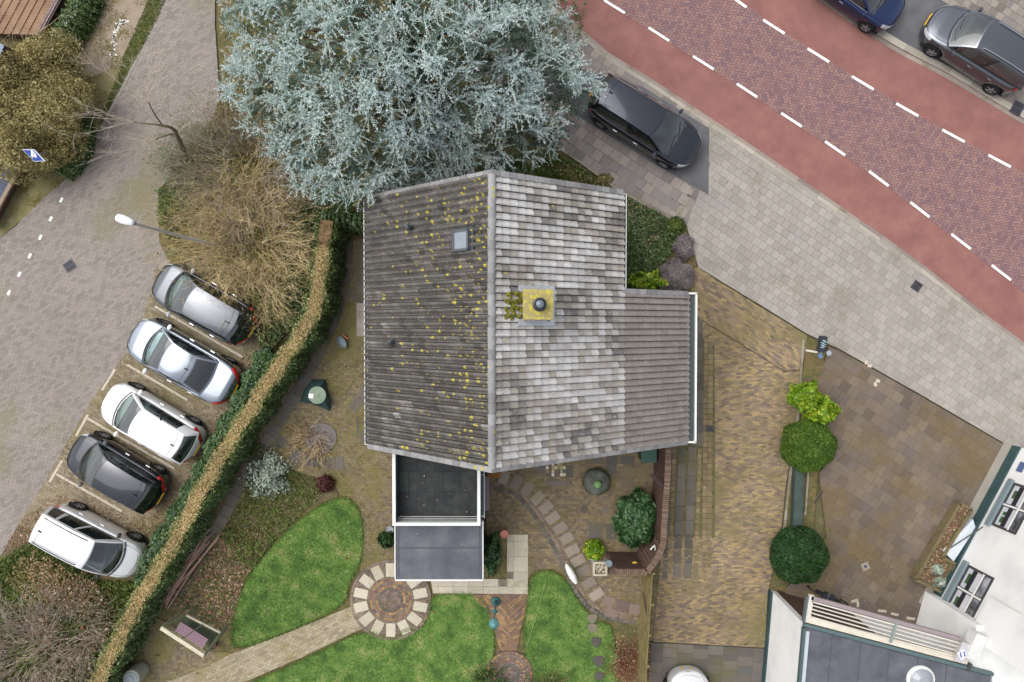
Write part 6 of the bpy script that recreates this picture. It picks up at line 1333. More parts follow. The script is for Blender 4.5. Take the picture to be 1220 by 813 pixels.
def make_car(label, px, py, heading, paint, L=4.2, W=1.76, H=1.48, style='hatch', group=None, tone_glass='car_glass', rails=False, plate_rear=True, roofglass=False, deckglass=False, name='parked_car', zc=0.0):
    pos = P(px, py, .7 + zc); hb = zc
    car = empty(name, (pos.x, pos.y, hb), R(heading), label, 'car', group)
    hw = W / 2; zb = .98 if H > 1.5 else .93            # belt height
    S_ = {'hatch': dict(wb=.235, rf=.45, rr=.875, rb=.965), 'wagon': dict(wb=.235, rf=.42, rr=.90, rb=.975), 'sedan': dict(wb=.245, rf=.43, rr=.63, rb=.80), 'mpv': dict(wb=.20, rf=.40, rr=.935, rb=.98), 'suv': dict(wb=.235, rf=.41, rr=.90, rb=.975)}[style]
    X = lambda f: L / 2 - f * L
    xw, xf, xr, xb = X(S_['wb']), X(S_['rf']), X(S_['rr']), X(S_['rb'])
    axf, axr = X(.19), X(.81); wr_ = .33 if style != 'suv' else .36
    def wid(x):
        s = abs(x) / (L / 2); s = min(s, 1.0); return hw * (max(1 - s ** (6.5 if x > 0 else 8), 0)) ** .42
    def ztop(x):
        f = (L / 2 - x) / L
        kp = [(0, .52), (.012, .62), (.04, .70), (.10, .80), (S_['wb'], zb - .03), (.5, zb), (min(S_['rb'] - .02, .96), zb + .02), (.985, (zb - .12 if style != 'sedan' else .86)), (1.0, .60)]
        if style == 'sedan': kp = [(0, .52), (.012, .62), (.04, .70), (.10, .80), (S_['wb'], zb - .03), (.5, zb), (.80, zb + .03), (.95, zb + .01), (.985, .84), (1, .60)]
        return float(np.interp(f, [k[0] for k in kp], [k[1] for k in kp]))
    def zbot(x):
        z = .20
        for c in (axf, axr):
            d = abs(x - c)
            if d < wr_ + .04: z = max(z, .30 + math.sqrt(max((wr_ + .04) ** 2 - d * d, 0)) * .98)
        return z
    tub0, tub1 = xw - .16, (xb + .10)
    def tub(x): return tub1 < x < tub0
    def sect(x, k):
        w = wid(x); zt = ztop(x); z0 = min(zbot(x), zt - .12); zm = max(.52, z0 + .04); zm = min(zm, zt - .08)
        pts = [(.93, z0), (.985, min(z0 + .10, zm - .01)), (1.0, zm), (.985, max(zt - .14, zm + .01)), (.955, zt - .05), (.90, zt - .005), (.80, zt + .012), (.50, zt + .03), (.0, zt + .04)]
        if tub(x): pts[6] = (.835, zt - .01); pts[7] = (.82, .45); pts[8] = (0, .43)
        y, z = pts[k]; return (x, y * w, z)
    ss = sorted(set([round(v, 4) for v in (list(L / 2 * np.sin(np.linspace(-math.pi / 2, math.pi / 2, 41))) + [tub0, tub0 + .01, tub1, tub1 - .01] + [c + d for c in (axf, axr) for d in np.linspace(-(wr_ + .04), wr_ + .04, 13)])]), reverse=True)
    nk = 9; body = MB(); vs = []
    for x in ss:
        vs += [sect(x, k) for k in range(nk)] + [(a, -b, c) for a, b, c in [sect(x, k) for k in range(nk - 2, -1, -1)]]
    row = 2 * nk - 1; fs = []
    for i in range(len(ss) - 1):
        for j in range(row - 1): fs.append((i * row + j, (i + 1) * row + j, (i + 1) * row + j + 1, i * row + j + 1))
    body.add(vs, fs); bo = body.build('body', paint, car, world=False, smooth=True)
    md = bo.modifiers.new('edge', 'EDGE_SPLIT') if False else None
    def topz(x, y):
        w = max(wid(x), .05); r = min(abs(y) / w, .955); zt = ztop(x)
        return float(np.interp(r, [0, .5, .8, .9, .955], [zt + .04, zt + .03, zt + .012, zt - .005, zt - .05]))
    fl = MB(); fl.box((0, 0, .19), (L * .86, W * .86, .05)); fl.build('underbody', M['car_trim'], car, world=False)
    # greenhouse
    wbh = hw * (.885 if style != 'mpv' else .90); wrf = hw * (.66 if style not in ('mpv', 'suv') else .72); bowf, bowr = .14, (.10 if style != 'mpv' else .03); zr = H
    def roof(s, t):
        wv = wrf * (1 - .06 * s * (1 if style != 'mpv' else .1)); x = xf + (xr - xf) * s + bowf * (1 - t * t) * (1 - s) * .6 - bowr * (1 - t * t) * s
        return (x, wv * t, zr - .05 * abs(t) ** 2.5 - .055 * (2 * s - .9) ** 2)
    def base_f(t): return (xw + .20 * (1 - t * t) - .02, wbh * t, topz(min(xw + .2 * (1 - t * t), L / 2), wbh * t * .6) + .01)
    def base_r(t):
        x = xb - bowr * (1 - t * t) * 1.0 + .02; return (x, wbh * .95 * t, (zb + .03 if style != 'sedan' else zb + .065) - .03 * abs(t))
    def lerp(a, b, u): return tuple(a[i] + (b[i] - a[i]) * u for i in range(3))
    def wind(u, t): p = lerp(roof(0, t), base_f(t), u); return (p[0], p[1], p[2] + .05 * math.sin(math.pi * u) * 1.0)
    def rear(u, t): p = lerp(roof(1, t), base_r(t), u); return (p[0], p[1], p[2] + .05 * math.sin(math.pi * u))
    def sidef(sg):
        def f(s, u):
            a = roof(s, sg); bx_ = base_f(sg)[0] + (base_r(sg)[0] - base_f(sg)[0]) * s; yb_ = wbh + (wbh * .95 - wbh) * s; b = (bx_, sg * yb_, float(np.interp(s, [0, 1], [base_f(sg)[2], base_r(sg)[2]])))
            p = lerp(a, b, u); bul = .035 * math.sin(math.pi * u) * math.sin(math.pi * min(s * 1.0, 1)) ** .5; 
            e = .05 * math.sin(math.pi * u) * (max(0, 1 - s / .12) + max(0, (s - .88) / .12)); return (p[0], p[1] + sg * bul, p[2] + e)
        return f
    T_ = np.linspace(-1, 1, 13)
    m = MB(); m.grid(roof, np.linspace(0, 1, 9), T_); m.build('roof', paint, car, world=False, smooth=True)
    def patch(fn, us, vs_, name, mat, off=0.0, cen=(0, 0, .3), par=car):
        m = MB()
        def g(a, b):
            p = Vector(fn(a, b)); d = (p - Vector((p.x * .6, 0, .2))); d.normalize(); return tuple(p + d * off)
        m.grid(g, us, vs_); f0 = m.f[len(m.f) // 2]; a_, b_, c_ = (Vector(m.v[i]) for i in f0[:3]); nn = (b_ - a_).cross(c_ - b_)
        if nn.dot(a_ - Vector((a_.x * .6, 0, .2))) < 0: m.f = [tuple(reversed(f)) for f in m.f]
        return m.build(name, mat, par, world=False, smooth=True)
    eu, et = .06, .07
    gl = M[tone_glass]; gd = M['dark_glass'] if tone_glass == 'dark_glass' or style in ('wagon', 'suv') else M['car_glass']
    # pillars and frames
    m = MB(); A_ = [0, eu]; uu = np.linspace(0, 1, 7)
    for q in ([0, .05], [.955, 1.0]): m.grid(wind, q, T_)
    for q in ([-1, -1 + et], [1 - et, 1]): m.grid(wind, uu, q)
    for q in ([0, .07], [.9, 1.0]): m.grid(rear, q, T_)
    rp = .14 if style != 'sedan' else .10
    for q in ([-1, -1 + rp], [1 - rp, 1]): m.grid(rear, uu, q)
    cp = {'hatch': .80, 'wagon': .93, 'sedan': .86, 'mpv': .95, 'suv': .88}[style]
    for sg in (1, -1):
        f = sidef(sg)
        m.grid(f, np.linspace(0, 1, 13), [0, .06, .13]); m.grid(f, np.linspace(0, 1, 13), [.90, 1.0]); m.grid(f, [0, .03, .06], uu); m.grid(f, np.linspace(cp, 1, 4), uu)
        if style == 'mpv': m.grid(f, [.40, .44], uu); m.grid(f, [.74, .79], uu)
    m.build('pillars', paint, car, world=False, smooth=True)
    patch(wind, np.linspace(.05, .955, 6), np.linspace(-1 + et, 1 - et, 11), 'windscreen', M['car_glass'])
    m2 = MB(); m2.grid(lambda u, t: (base_f(t)[0] + .03 + .05 * u - .02, base_f(t)[1], topz(base_f(t)[0] + .05 * u, base_f(t)[1]) + .014), [0, 1], T_); m2.build('cowl', M['car_trim'], car, world=False)
    rw_ = patch(rear, np.linspace(.07, .9, 5), np.linspace(-1 + rp, 1 - rp, 9), 'rear_window', gd)
    for sg in (1, -1):
        f = sidef(sg); splits = [(.06, .42), (.46, cp)] if style != 'mpv' else [(.06, .40), (.44, .74), (.79, cp)]
        for i, (a, b) in enumerate(splits): patch(f, np.linspace(a, b, 5), np.linspace(.13, .90, 4), 'side_window', M['car_glass'] if i == 0 else gd)
        if style != 'mpv': patch(f, [.42, .46], uu, 'door_pillar', M['car_trim'], .003)
        tr = MB(); q = [Vector(f(s, .93)) + Vector((0, sg * .012, 0)) for s in np.linspace(0.02, .97, 9)]; tr.tube(q, .010, 4); tr.build('window_trim', M['chrome'] if style in ('wagon', 'sedan') else M['car_trim'], car, world=False)
    # interior
    m = MB(); m.box((xw - .10, 0, zb - .06), (.42, W * .74, .10)); m.build('dashboard', M['dash'], car, world=False)
    for sy in (-1, 1):
        m = MB(); m.box((xw - .95, sy * .36, .58), (.5, .48, .22)); m.box((xw - 1.22, sy * .36, .88), (.14, .48, .56), rot=Euler((0, R(-14), 0)).to_matrix()); m.box((xw - 1.30, sy * .36, 1.2), (.09, .24, .16)); m.build('front_seat', M['interior'], car, world=False, bevel=.03)
    if xr - xb < 3: m = MB(); m.box((xw - 1.85, 0, .56), (.5, W * .7, .22)); m.box((xw - 2.12, 0, .84), (.14, W * .7, .5)); m.build('rear_seat', M['interior'], car, world=False, bevel=.03)
    m = MB(); m.tube([Vector((xw - .42 + .05 * math.sin(a), .36 + .18 * math.cos(a), .92 + .15 * math.sin(a))) for a in np.linspace(0, 2 * math.pi, 15)], .016, 5); m.build('steering_wheel', M['car_trim'], car, world=False)
    # bonnet seam, wipers
    m = MB()
    q = [Vector((x, s_ * min(wid(x) * .80, hw * .80), 0)) for s_ in (1,) for x in np.linspace(xw + .06, L / 2 - .16, 8)]
    for sg in (1, -1): m.tube([Vector((v.x, v.y * sg, topz(v.x, v.y) + .002)) for v in q], .006, 4)
    m.tube([Vector((L / 2 - .13 - .10 * abs(t) ** 2, t * wid(L / 2 - .15) * .72, topz(L / 2 - .13 - .10 * t * t, t * wid(L / 2 - .15) * .72) + .002)) for t in np.linspace(-1, 1, 9)], .006, 4)
    m.build('bonnet_seam', M['arch'], car, world=False)
    for sy in (.1, -.42):
        m = MB(); a = Vector(wind(.94, (sy) / wbh)); b = Vector(wind(.80, (sy + .52) / wbh)); m.tube([a + Vector((0.01, 0, .02)), b + Vector((.01, 0, .02))], .010, 4); m.build('wiper', M['car_trim'], car, world=False)
    # wheels
    for ax_ in (axf, axr):
        for sg in (1, -1):
            wy = sg * (hw - .10); m = MB()
            prof = [(.20, -.10), (.29, -.10), (.315, -.07), (.32, 0), (.315, .07), (.29, .10), (.20, .10)]
            n = 22; vs = []; fs = []
            for r_, d in prof:
                for k in range(n): a = 2 * math.pi * k / n; vs.append((ax_ + r_ * math.cos(a), wy + d, .32 + r_ * math.sin(a)))
            for i in range(len(prof) - 1):
                for k in range(n): k2 = (k + 1) % n; fs.append((i * n + k, i * n + k2, (i + 1) * n + k2, (i + 1) * n + k))
            m.add(vs, fs); wl = m.build('wheel', M['tyre'], car, world=False, smooth=True)
            m = MB(); ro = sg * .075
            vs = [(ax_ + .205 * math.cos(2 * math.pi * k / n), wy + ro - sg * .02, .32 + .205 * math.sin(2 * math.pi * k / n)) for k in range(n)]
            m.add(vs, [tuple(range(n)) if sg < 0 else tuple(reversed(range(n)))]); dk = m.build('wheel_dish', M['arch'], None); dk.parent = wl
            m = MB()
            for k in range(5):
                a = 2 * math.pi * k / 5 + .3; c = Vector((ax_ + .11 * math.cos(a), wy + ro, .32 + .11 * math.sin(a))); m.box(c, (.20, .02, .06), rot=Euler((0, -a, 0)).to_matrix())
            for k in range(n):
                a = 2 * math.pi * (k + .5) / n; m.box((ax_ + .2 * math.cos(a), wy + ro, .32 + .2 * math.sin(a)), (.03, .03, .062), rot=Euler((0, -a, 0)).to_matrix())
            rim = m.build('rim', M['rim'], None); rim.parent = wl
            m = MB(); 
            for k in range(9):
                a = math.pi * k / 8; m.box((ax_ + (wr_ + .03) * math.cos(a), sg * (hw - .16), .32 + (wr_ + .01) * math.sin(a)), (.12, .28, .02), rot=Euler((0, -a + math.pi / 2, 0)).to_matrix())
            m.build('arch_liner', M['arch'], car, world=False)
    # lamps and trim
    def skin(x, v, off):
        """point on the body side/top: v in 0..8 section index"""
        a = Vector(sect(x, int(v))); b = Vector(sect(x, min(int(v) + 1, 8))); p = a.lerp(b, v - int(v)); n_ = Vector((max(0, (abs(p.x) - L / 2 + .35)) * 2.2 * (1 if p.x > 0 else -1), p.y * .9, max(p.z - .5, .05) * 1.6)).normalized(); return p + n_ * off
    def skin_patch(nm, mat, x0, x1, v0, v1, sg, nx=7, nv=4, off=.012):
        m = MB(); m.grid(lambda a, b: (lambda p: (p.x, p.y * sg, p.z))(skin(a, b, off)), np.linspace(x0, x1, nx), np.linspace(v0, v1, nv), flip=(sg < 0)); return m.build(nm, mat, car, world=False, smooth=True)
    e = L / 2
    for sg in (1, -1):
        skin_patch('headlight', M['lamp'], e - .06, e - .42, 3.2, 5.2, sg)
        if style in ('mpv', 'wagon', 'suv'): skin_patch('taillight', M['red_lamp'], -e + .03, -e + .34, 2.8, 5.6, sg, off=.03)
        else: skin_patch('taillight', M['red_lamp'], -e + .03, -e + .42, 2.9, 5.5, sg, off=.03)
        # mirror
        mp_ = Vector(sidef(sg)(.07, .86)); mm = MB(); mm.box((mp_.x + .05, sg * (hw + .06), zb + .05), (.13, .20, .13)); o = mm.build('mirror', paint if style != 'mpv' else M['car_trim'], car, world=False, bevel=.035)
        for hx in (xw - 1.15, xw - 2.05):
            if hx > axr - .2: m = MB(); m.box((hx, sg * (hw + .005), zb - .17), (.18, .035, .03)); m.build('door_handle', M['chrome'], car, world=False, bevel=.008)
        for hx in (xw - .12, xw - 1.22, xw - 2.05):
            m = MB(); m.tube([Vector(skin(hx, v, .003)) * 1 for v in np.linspace(1, 5.6, 7)], .005, 4)
            if sg < 0: m.v = [(a, -b, c) for a, b, c in m.v]
            m.build('door_seam', M['arch'], car, world=False)
        if rails:
            m = MB(); q = [Vector(roof(s, sg * .86)) + Vector((0, 0, .045)) for s in np.linspace(.12, .92, 7)]; m.tube([Vector(roof(.10, sg * .86))] + q + [Vector(roof(.94, sg * .86))], .016, 6); m.build('roof_rail', M['car_trim'] if rails == 'black' else M['rim'], car, world=False)
    m = MB(); w_ = wid(e - .05) * .55; m.grid(lambda u, t: (e - .012 - .06 * t * t - .02 * u, w_ * t, .58 - .16 * (1 - u) + .06), [0, 1], np.linspace(-1, 1, 7)); m.build('grille', M['car_trim'], car, world=False)
    # bumper top band and plate at the rear
    m = MB(); m.box((-e + .02, 0, .62), (.04, .52, .12), rot=Euler((0, R(-35), 0)).to_matrix()); m.build('number_plate', M['plate_yellow'], car, world=False)
    m = MB(); m.box((e + (.0 if style == 'suv' else -.02), 0, .45 if style == 'suv' else .38), (.03, .5, .11)); m.build('number_plate', M['plate_yellow'], car, world=False)
    m = MB(); q = Vector(roof(.88, 0)); m.box(q + Vector((0, 0, .03)), (.16, .035, .05)); m.build('antenna', M['car_trim'], car, world=False, bevel=.01)
    if roofglass:
        patch(roof, np.linspace(.10, .92, 6), np.linspace(-.80, .80, 7), 'roof_window', M['dark_glass'], .006)
    m = MB(); 
    for s in (.90,): m.tube([Vector(roof(s, t)) + Vector((0, 0, .002)) for t in np.linspace(-.95, .95, 11)], .006, 4)
    m.build('roof_seam', M['arch'], car, world=False)
    return car
PK = 'cars parked nose out in the hedge side bays'
silver = mat_paint('silver_paint', (88, 92, 98), .85, .24); sil2 = mat_paint('silver_blue_paint', (150, 158, 168), .88, .18); whi = mat_paint('white_paint', (234, 234, 234), 0, .3)
blk = mat_paint('black_paint', (44, 47, 54), .85, .14); blk2 = mat_paint('black_blue_paint', (56, 60, 70), .85, .14); gry = mat_paint('dark_grey_paint', (104, 108, 116), .85, .18); nav = mat_paint('navy_paint', (38, 56, 102), .8, .16); wht2 = mat_paint('pearl_white_paint', (226, 226, 226), .35, .25)
make_car('silver hatchback half hidden under the overhanging tan shrub in the topmost bay', 242, 362, 150, silver, 4.25, 1.78, 1.50, 'hatch', PK)
make_car('pale blue silver saloon with red tail lamps in the second bay from the top', 217, 430, 150, sil2, 4.62, 1.80, 1.44, 'sedan', PK)
make_car('white hatchback with white roof between the saloon and the black hatchback', 179, 504, 149, whi, 4.12, 1.74, 1.48, 'hatch', PK)
make_car('black hatchback with bright red tail lamps in the fourth bay', 137, 563, 149, blk, 4.0, 1.76, 1.50, 'hatch', PK, )
make_car('white van like car parked nose to the hedge in the leafy lowest bay', 110, 646, -28, wht2, 4.05, 1.66, 1.72, 'mpv', PK, rails='black')
make_car('black estate car parked on the asphalt beside the blue cedar', 769, 146, -32, blk2, 4.65, 1.80, 1.46, 'wagon', zc=.10)
make_car('dark grey crossover with silver roof at the top right', 1168, 57, 148, gry, 4.4, 1.80, 1.60, 'suv', rails='grey', zc=.02)
make_car('navy blue car cut by the top edge beyond the road', 1018, -18, -34, nav, 4.3, 1.74, 1.46, 'sedan', zc=.01)
make_car('light grey car whose roof just shows at the bottom edge on the dark slabs', 822, 864, 92, wht2, 4.2, 1.76, 1.48, 'hatch', zc=.07)

# ================================================================ SMALL THINGS
def drain(label, px, py, s, rz, z, mat='iron', n=5, rows=2):
    q = P(px, py, z); e = empty('drain_cover', (q.x, q.y, z), R(rz), label, 'drain'); m = MB()
    w, h = s; t = .035
    for a in ((0, h / 2 - t / 2, w, t), (0, -h / 2 + t / 2, w, t), (w / 2 - t / 2, 0, t, h), (-w / 2 + t / 2, 0, t, h)): m.box((a[0], a[1], .008), (a[2], a[3], .02))
    if rows == 2: m.box((0, 0, .008), (w - t, .03, .018))
    m.build('frame', M[mat], e, world=False)
    for k in range(n):
        m = MB(); x = -w / 2 + t + (w - 2 * t) * (k + .5) / n; m.box((x, 0, .006), ((w - 2 * t) / n * .5, h - t * 1.5, .016)); m.build('bar', M[mat], e, world=False)
    m = MB(); m.box((0, 0, -.004), (w - t, h - t, .006)); m.build('sump', M['hole'], e, world=False)
drain('square iron street drain grate in the left street', 83, 317, (.42, .38), 33, .006)
drain('small rusty iron cover in the pale pavement near the kerb', 1092, 341, (.36, .36), -34, .088, 'iron', 3)
drain('small iron grate with bluish bars at the edge of the yellow driveway', 845.5, 511, (.25, .22), 0, .08, 'iron', 4)
drain('iron kerb drain cut by the right edge beside the grey crossover', 1212, 129, (.44, .5), -28, .05, 'iron', 5)
# street lamp
lp = P(262, 294, 0); la = P(160, 266.5, 6.1); e = empty('street_lamp', lp, 0, 'tall grey street lamp with a white lantern reaching over the left street', 'street lamp')
e_pole = MB(); top_ = Vector((lp.x, lp.y, 6.05)); e_pole.tube([Vector((lp.x, lp.y, 0)), Vector((lp.x, lp.y, 1.2)), Vector((lp.x, lp.y, 1.22)), Vector((lp.x + (la.x - lp.x) * .8, lp.y + (la.y - lp.y) * .8, 5.95)), la], [.085, .085, .06, .045, .03], 12); e_pole.build('pole', mat_plain('galvanised_pole', (190, 186, 176), .6), e, smooth=True)
lh = P(137.5, 258.5, 6.2); d = (lh - la); m = MB(); prof = [(0, .05), (.1, .09), (.35, .13), (.7, .14), (.92, .11), (1.0, .03)]
vs = []; n = 12; dn = d.normalized(); sd_ = Vector((-dn.y, dn.x, 0)).normalized(); upv = sd_.cross(dn) * -1
upv = Vector((0, 0, 1))
for f, r_ in prof:
    for k in range(n): a = 2 * math.pi * k / n; vs.append(la + d * f + sd_ * math.cos(a) * r_ + upv * (math.sin(a) * r_ * .55))
fs = [(i * n + k, i * n + (k + 1) % n, (i + 1) * n + (k + 1) % n, (i + 1) * n + k) for i in range(len(prof) - 1) for k in range(n)] + [tuple(range(n)), tuple(range((len(prof) - 1) * n, len(prof) * n))]
m.add(vs, fs); m.build('lantern', mat_plain('lantern_white', (236, 240, 242), .35), e, smooth=True)
m = MB(); m.tube([la - d * .04, la + d * .08], .07, 10); m.build('collar', mat_plain('collar_grey', (132, 138, 146), .5), e)
# parking sign
sp = P(92, 192, 0); sg_ = empty('parking_sign', sp, 0, 'blue parking sign with a white P on a grey pole by the olive shrub', 'sign')
c_ = [P(26.5, 178, 2.35), P(40.5, 178.2, 2.75), P(54, 192.3, 2.75), P(41.5, 192.6, 2.35)]
m = MB(); ctr = sum(c_, Vector()) / 4; nrm_ = (c_[1] - c_[0]).cross(c_[3] - c_[0]).normalized(); nrm_ = nrm_ if nrm_.z > 0 else -nrm_
m.add([v - nrm_ * .012 for v in c_] + [v + nrm_ * .012 for v in c_], [(0, 1, 2, 3), (4, 5, 6, 7), (0, 1, 5, 4), (1, 2, 6, 5), (2, 3, 7, 6), (3, 0, 4, 7)]); brd = m.build('sign_board', mat_plain('sign_white', (226, 230, 238), .4), sg_)
cin = [ctr + (v - ctr) * .90 for v in c_]; m = MB(); m.add([v + nrm_ * .016 for v in cin], [(0, 1, 2, 3)]); sub(m, 'sign_face', mat_plain('sign_blue', (52, 82, 168), .35), brd)
tc = bpy.data.curves.new('letter', 'FONT'); tc.body = 'P'; tc.size = .62; tc.align_x = 'CENTER'; tc.align_y = 'CENTER'; tc.extrude = .003; tc.offset = .03
tt = bpy.data.objects.new('tmp', tc); COL.objects.link(tt); bpy.context.view_layer.update(); lme = bpy.data.meshes.new_from_object(tt); bpy.data.objects.remove(tt)
ux = (c_[3] - c_[0]).normalized() ; uy = nrm_.cross(ux); sx = (c_[3] - c_[0]).length; sy = (c_[1] - c_[0]).dot(uy)
if sy < 0: ux = -ux; uy = -uy
lo_ = bpy.data.objects.new('letter', lme); COL.objects.link(lo_); lme.materials.clear(); lme.materials.append(M['white_paint']); lo_.parent = brd; Mx = Matrix((ux, uy, nrm_)).transposed().to_4x4()
lme.transform(Matrix.Translation(ctr + nrm_ * .02 - Vector(sp)) @ Mx @ Matrix.Diagonal((.85, .75, 1, 1)))
m = MB(); m.tube([sp, Vector((sp.x - .25, sp.y, 1.3)), ctr - nrm_ * .04], .03, 8); m.build('pole', mat_plain('sign_pole', (150, 156, 160), .5, .3), sg_)
# letterbox
q = P(980, 404, 1.1); mb_ = empty('letterbox', P(974, 416, 0), 0, 'black letterbox with pale blue script on a post at the driveway corner', 'letterbox')
m = MB(); a, b = P(981, 401, 1.25), P(977.5, 419, 1.05); m.bar(a, b, .28, .20); lb_ = m.build('box', mat_plain('letterbox_black', (50, 54, 60), .4), mb_, bevel=.02)
m = MB(); 
dd_ = (b - a); 
for k, (u, v) in enumerate([(.25, .0), (.33, .05), (.4, -.04), (.48, .04), (.55, -.03), (.62, .03), (.7, -.02)]): m.bar(a + dd_ * u + Vector((-.06 + v, 0, .118)), a + dd_ * (u + .05) + Vector((.06 + v, 0, .116)), .022, .012)
sub(m, 'script', mat_plain('pale_blue_script', (176, 208, 220), .5), lb_)
m = MB(); m.bar(P(974, 420, .9), P(960, 417.5, .9), .07, .05); m.build('arm', M['cream_bar'], mb_); m = MB(); p0 = P(974, 416, 0); m.bar(Vector((p0.x, p0.y, 0)), P(978, 420, 1.0), .07, .07); m.build('post', mat_plain('post_grey', (150, 156, 168), .5), mb_)
m = MB(); m.box(P(977, 424, .7), (.16, .2, .12), R(15)); m.build('lower_box', mat_plain('blue_grey_box', (112, 132, 168), .5), mb_, bevel=.02); m = MB(); m.lathe(P(987, 421, .6), [(.1, 0), (.11, .05), (.06, .09), (.0, .1)], 10); m.build('lamp', mat_plain('lamp_grey', (176, 180, 188), .4), mb_)
# planter by the white house
pl_ = empty('stone_planter', P(1120, 660, 0), 0, 'long mossy stone planter filled with fallen leaves beside the white house', 'planter')
pts = [(1147, 603), (1160, 610), (1142, 650), (1138, 668), (1131, 704), (1112, 706), (1088, 693), (1092, 683), (1108, 665)]
M['old_stone'] = mat_noise('old_planter_stone', [(96, 84, 64), (118, 104, 76), (100, 100, 60)], 3, 5, .9, .01)
m = MB(); A_ = PP([(1143, 600), (1090, 690)], .4); B_ = PP([(1090, 690), (1127, 708)], .4); C_ = PP([(1127, 708), (1138, 672)], .4); D_ = PP([(1138, 672), (1122, 664)], .4); E_ = PP([(1122, 664), (1157, 607)], .4); F_ = PP([(1157, 607), (1143, 600)], .4)
for a, b in (A_, B_, C_, D_, E_, F_): 
    m.bar(Vector((a.x, a.y, .24)), Vector((b.x, b.y, .24)), .12, .46)
m.build('rim', M['old_stone'], pl_)
m = MB(); m.prism([(v.x, v.y) for v in PP([(1143, 600), (1090, 690), (1127, 708), (1138, 672), (1122, 664), (1157, 607)], .3)], .0, .36); m.build('soil', M['litter_soil'], pl_)
ground_cover('leaf_litter', [(1143, 602), (1095, 688), (1120, 698), (1128, 672), (1120, 662), (1152, 608)], 700, .04, LM['litter'], .38, .08)
bush('planter_plant', 'pale green rosette plant at the upper end of the planter trough', 'plant', 1119, 680, .5, (.24, .24, .3), 260, .07, LM['silver'], lo=.3, core=False)
bush('planter_plant', 'pale green rosette plant at the lower end of the planter trough', 'plant', 1122, 695, .5, (.28, .26, .3), 300, .07, LM['silver'], lo=.3, core=False)
# fountain bowl on right patio
q = P(710, 573, 0); fb = empty('fountain_bowl', (q.x, q.y, 0), 0, 'round mossy stone bowl with a green ball top on the right patio', 'fountain')
m = MB(); m.lathe((q.x, q.y, .02), [(.50, 0), (.54, .12), (.50, .3), (.44, .38), (.30, .44), (.1, .47), (.0, .47)], 28, wob=.02); m.build('bowl', mat_noise('mossy_stone', [(70, 78, 66), (92, 96, 86), (112, 116, 110)], 3, 5, .8, .01), fb, smooth=True)
Pn, N = ell_points((q.x, q.y, .05), (.56, .56, .3), 1500, .92, True, .05); Pn = Pn[(Pn[:, 2] < .25)]; N = np.tile([[0, 0, 1.]], (len(Pn), 1)); leaves('moss_skirt', fb, Pn, N, .03, LM['groundgreen'])
m = MB(); m.lathe((q.x, q.y, .46), [(.07, 0), (.13, .05), (.15, .13), (.12, .21), (.05, .26), (0, .27)], 16); m.build('ball', mat_noise('lime_moss', [(110, 148, 84), (150, 186, 120)], 12, 4, .7, .01), fb, smooth=True)
# green bin under the eaves
q = P(773, 540, .9); e = empty('green_bin', (q.x, q.y, 0), 0, 'dark green wheeled bin between roof edge and brick garden wall', 'bin'); m = MB(); m.prism([(q.x - .27, q.y - .34), (q.x + .27, q.y - .34), (q.x + .27, q.y + .34), (q.x - .27, q.y + .34)], .1, .92); m.build('body', mat_plain('bin_green', (40, 70, 60), .5), e, bevel=.02); m = MB(); m.box((q.x, q.y, .95), (.6, .74, .06)); m.build('lid', mat_plain('bin_lid_green', (50, 84, 74), .5), e, bevel=.02)
# lantern post
q = P(591, 716, 0); tl_ = P(588.5, 744, 2.15); e = empty('lantern_post', (q.x, q.y, 0), 0, 'teal metal garden lantern post on the chevron brick path', 'lantern')
teal = mat_plain('teal_metal', (58, 108, 108), .4, .3, dirt=.2); teal2 = mat_plain('light_teal_metal', (96, 150, 150), .35, .2)
m = MB(); m.lathe((q.x, q.y, .06), [(.2, 0), (.18, .06), (.1, .12), (.06, .3), (.05, .32)], 14); m.tube([q + Vector((0, 0, .3)), Vector((tl_.x, tl_.y + .0, 1.95))], .03, 8); m.build('post', teal, e)
m = MB(); m.lathe((tl_.x, tl_.y, 1.9), [(.07, 0), (.16, .05), (.15, .22), (.19, .24), (.08, .36), (.02, .4), (0, .4)], 8); m.build('lantern_head', teal2, e); m = MB(); m.bar(Vector((tl_.x - .22, tl_.y + .32, 1.7)), Vector((tl_.x + .2, tl_.y + .3, 1.7)), .03, .03); m.lathe((tl_.x + .03, tl_.y + .30, 1.62), [(.07, 0), (.1, .1), (.04, .16), (0, .17)], 10); m.build('side_arm', teal, e)
# white spindle
m = MB(); a, b = P(674, 672, .5), P(686.5, 695, .5); m.tube([a.lerp(b, f) for f in (0, .1, .35, .65, .9, 1)], [.02, .08, .13, .14, .10, .05], 12); tag(m.build('garden_spindle', M['white_trim'], smooth=True), 'slim white spindle shaped ornament beside the curving step stones', 'ornament')
# terracotta pot and planter box
def pot(label, px, py, r, h, c, name='plant_pot', z=.06):
    q = P(px, py, z); m = MB(); m.lathe((q.x, q.y, z), [(r * .7, 0), (r, h * .85), (r * 1.08, h * .86), (r * 1.08, h), (r * .9, h), (r * .88, h * .9), (0, h * .9)], 18); return tag(m.build(name, mat_plain(name + '_clay', c, .7)), label, 'pot')
pot('round pink terracotta pot beside the pebble path corner', 601, 634, .15, .3, (206, 132, 118))
pot('small grey pot at the left wall of the flat roofed annex', 466, 629, .14, .3, (150, 156, 160))
pot('grey blue pot on the corner of the brick garden wall', 724, 668, .12, .35, (120, 134, 140), z=1.2)
pot('pale grey pot beside the fern near the stone trough', 706, 664, .11, .25, (140, 156, 164))
pot('dark brown pot tucked behind the swing seat frame', 257, 766, .14, .3, (70, 40, 38))
sqp = P(715, 678, .4); e = empty('square_trough', (sqp.x, sqp.y, 0), 0, 'square cream stone trough filled with pebbles at the end of the brick wall', 'trough'); m = MB()
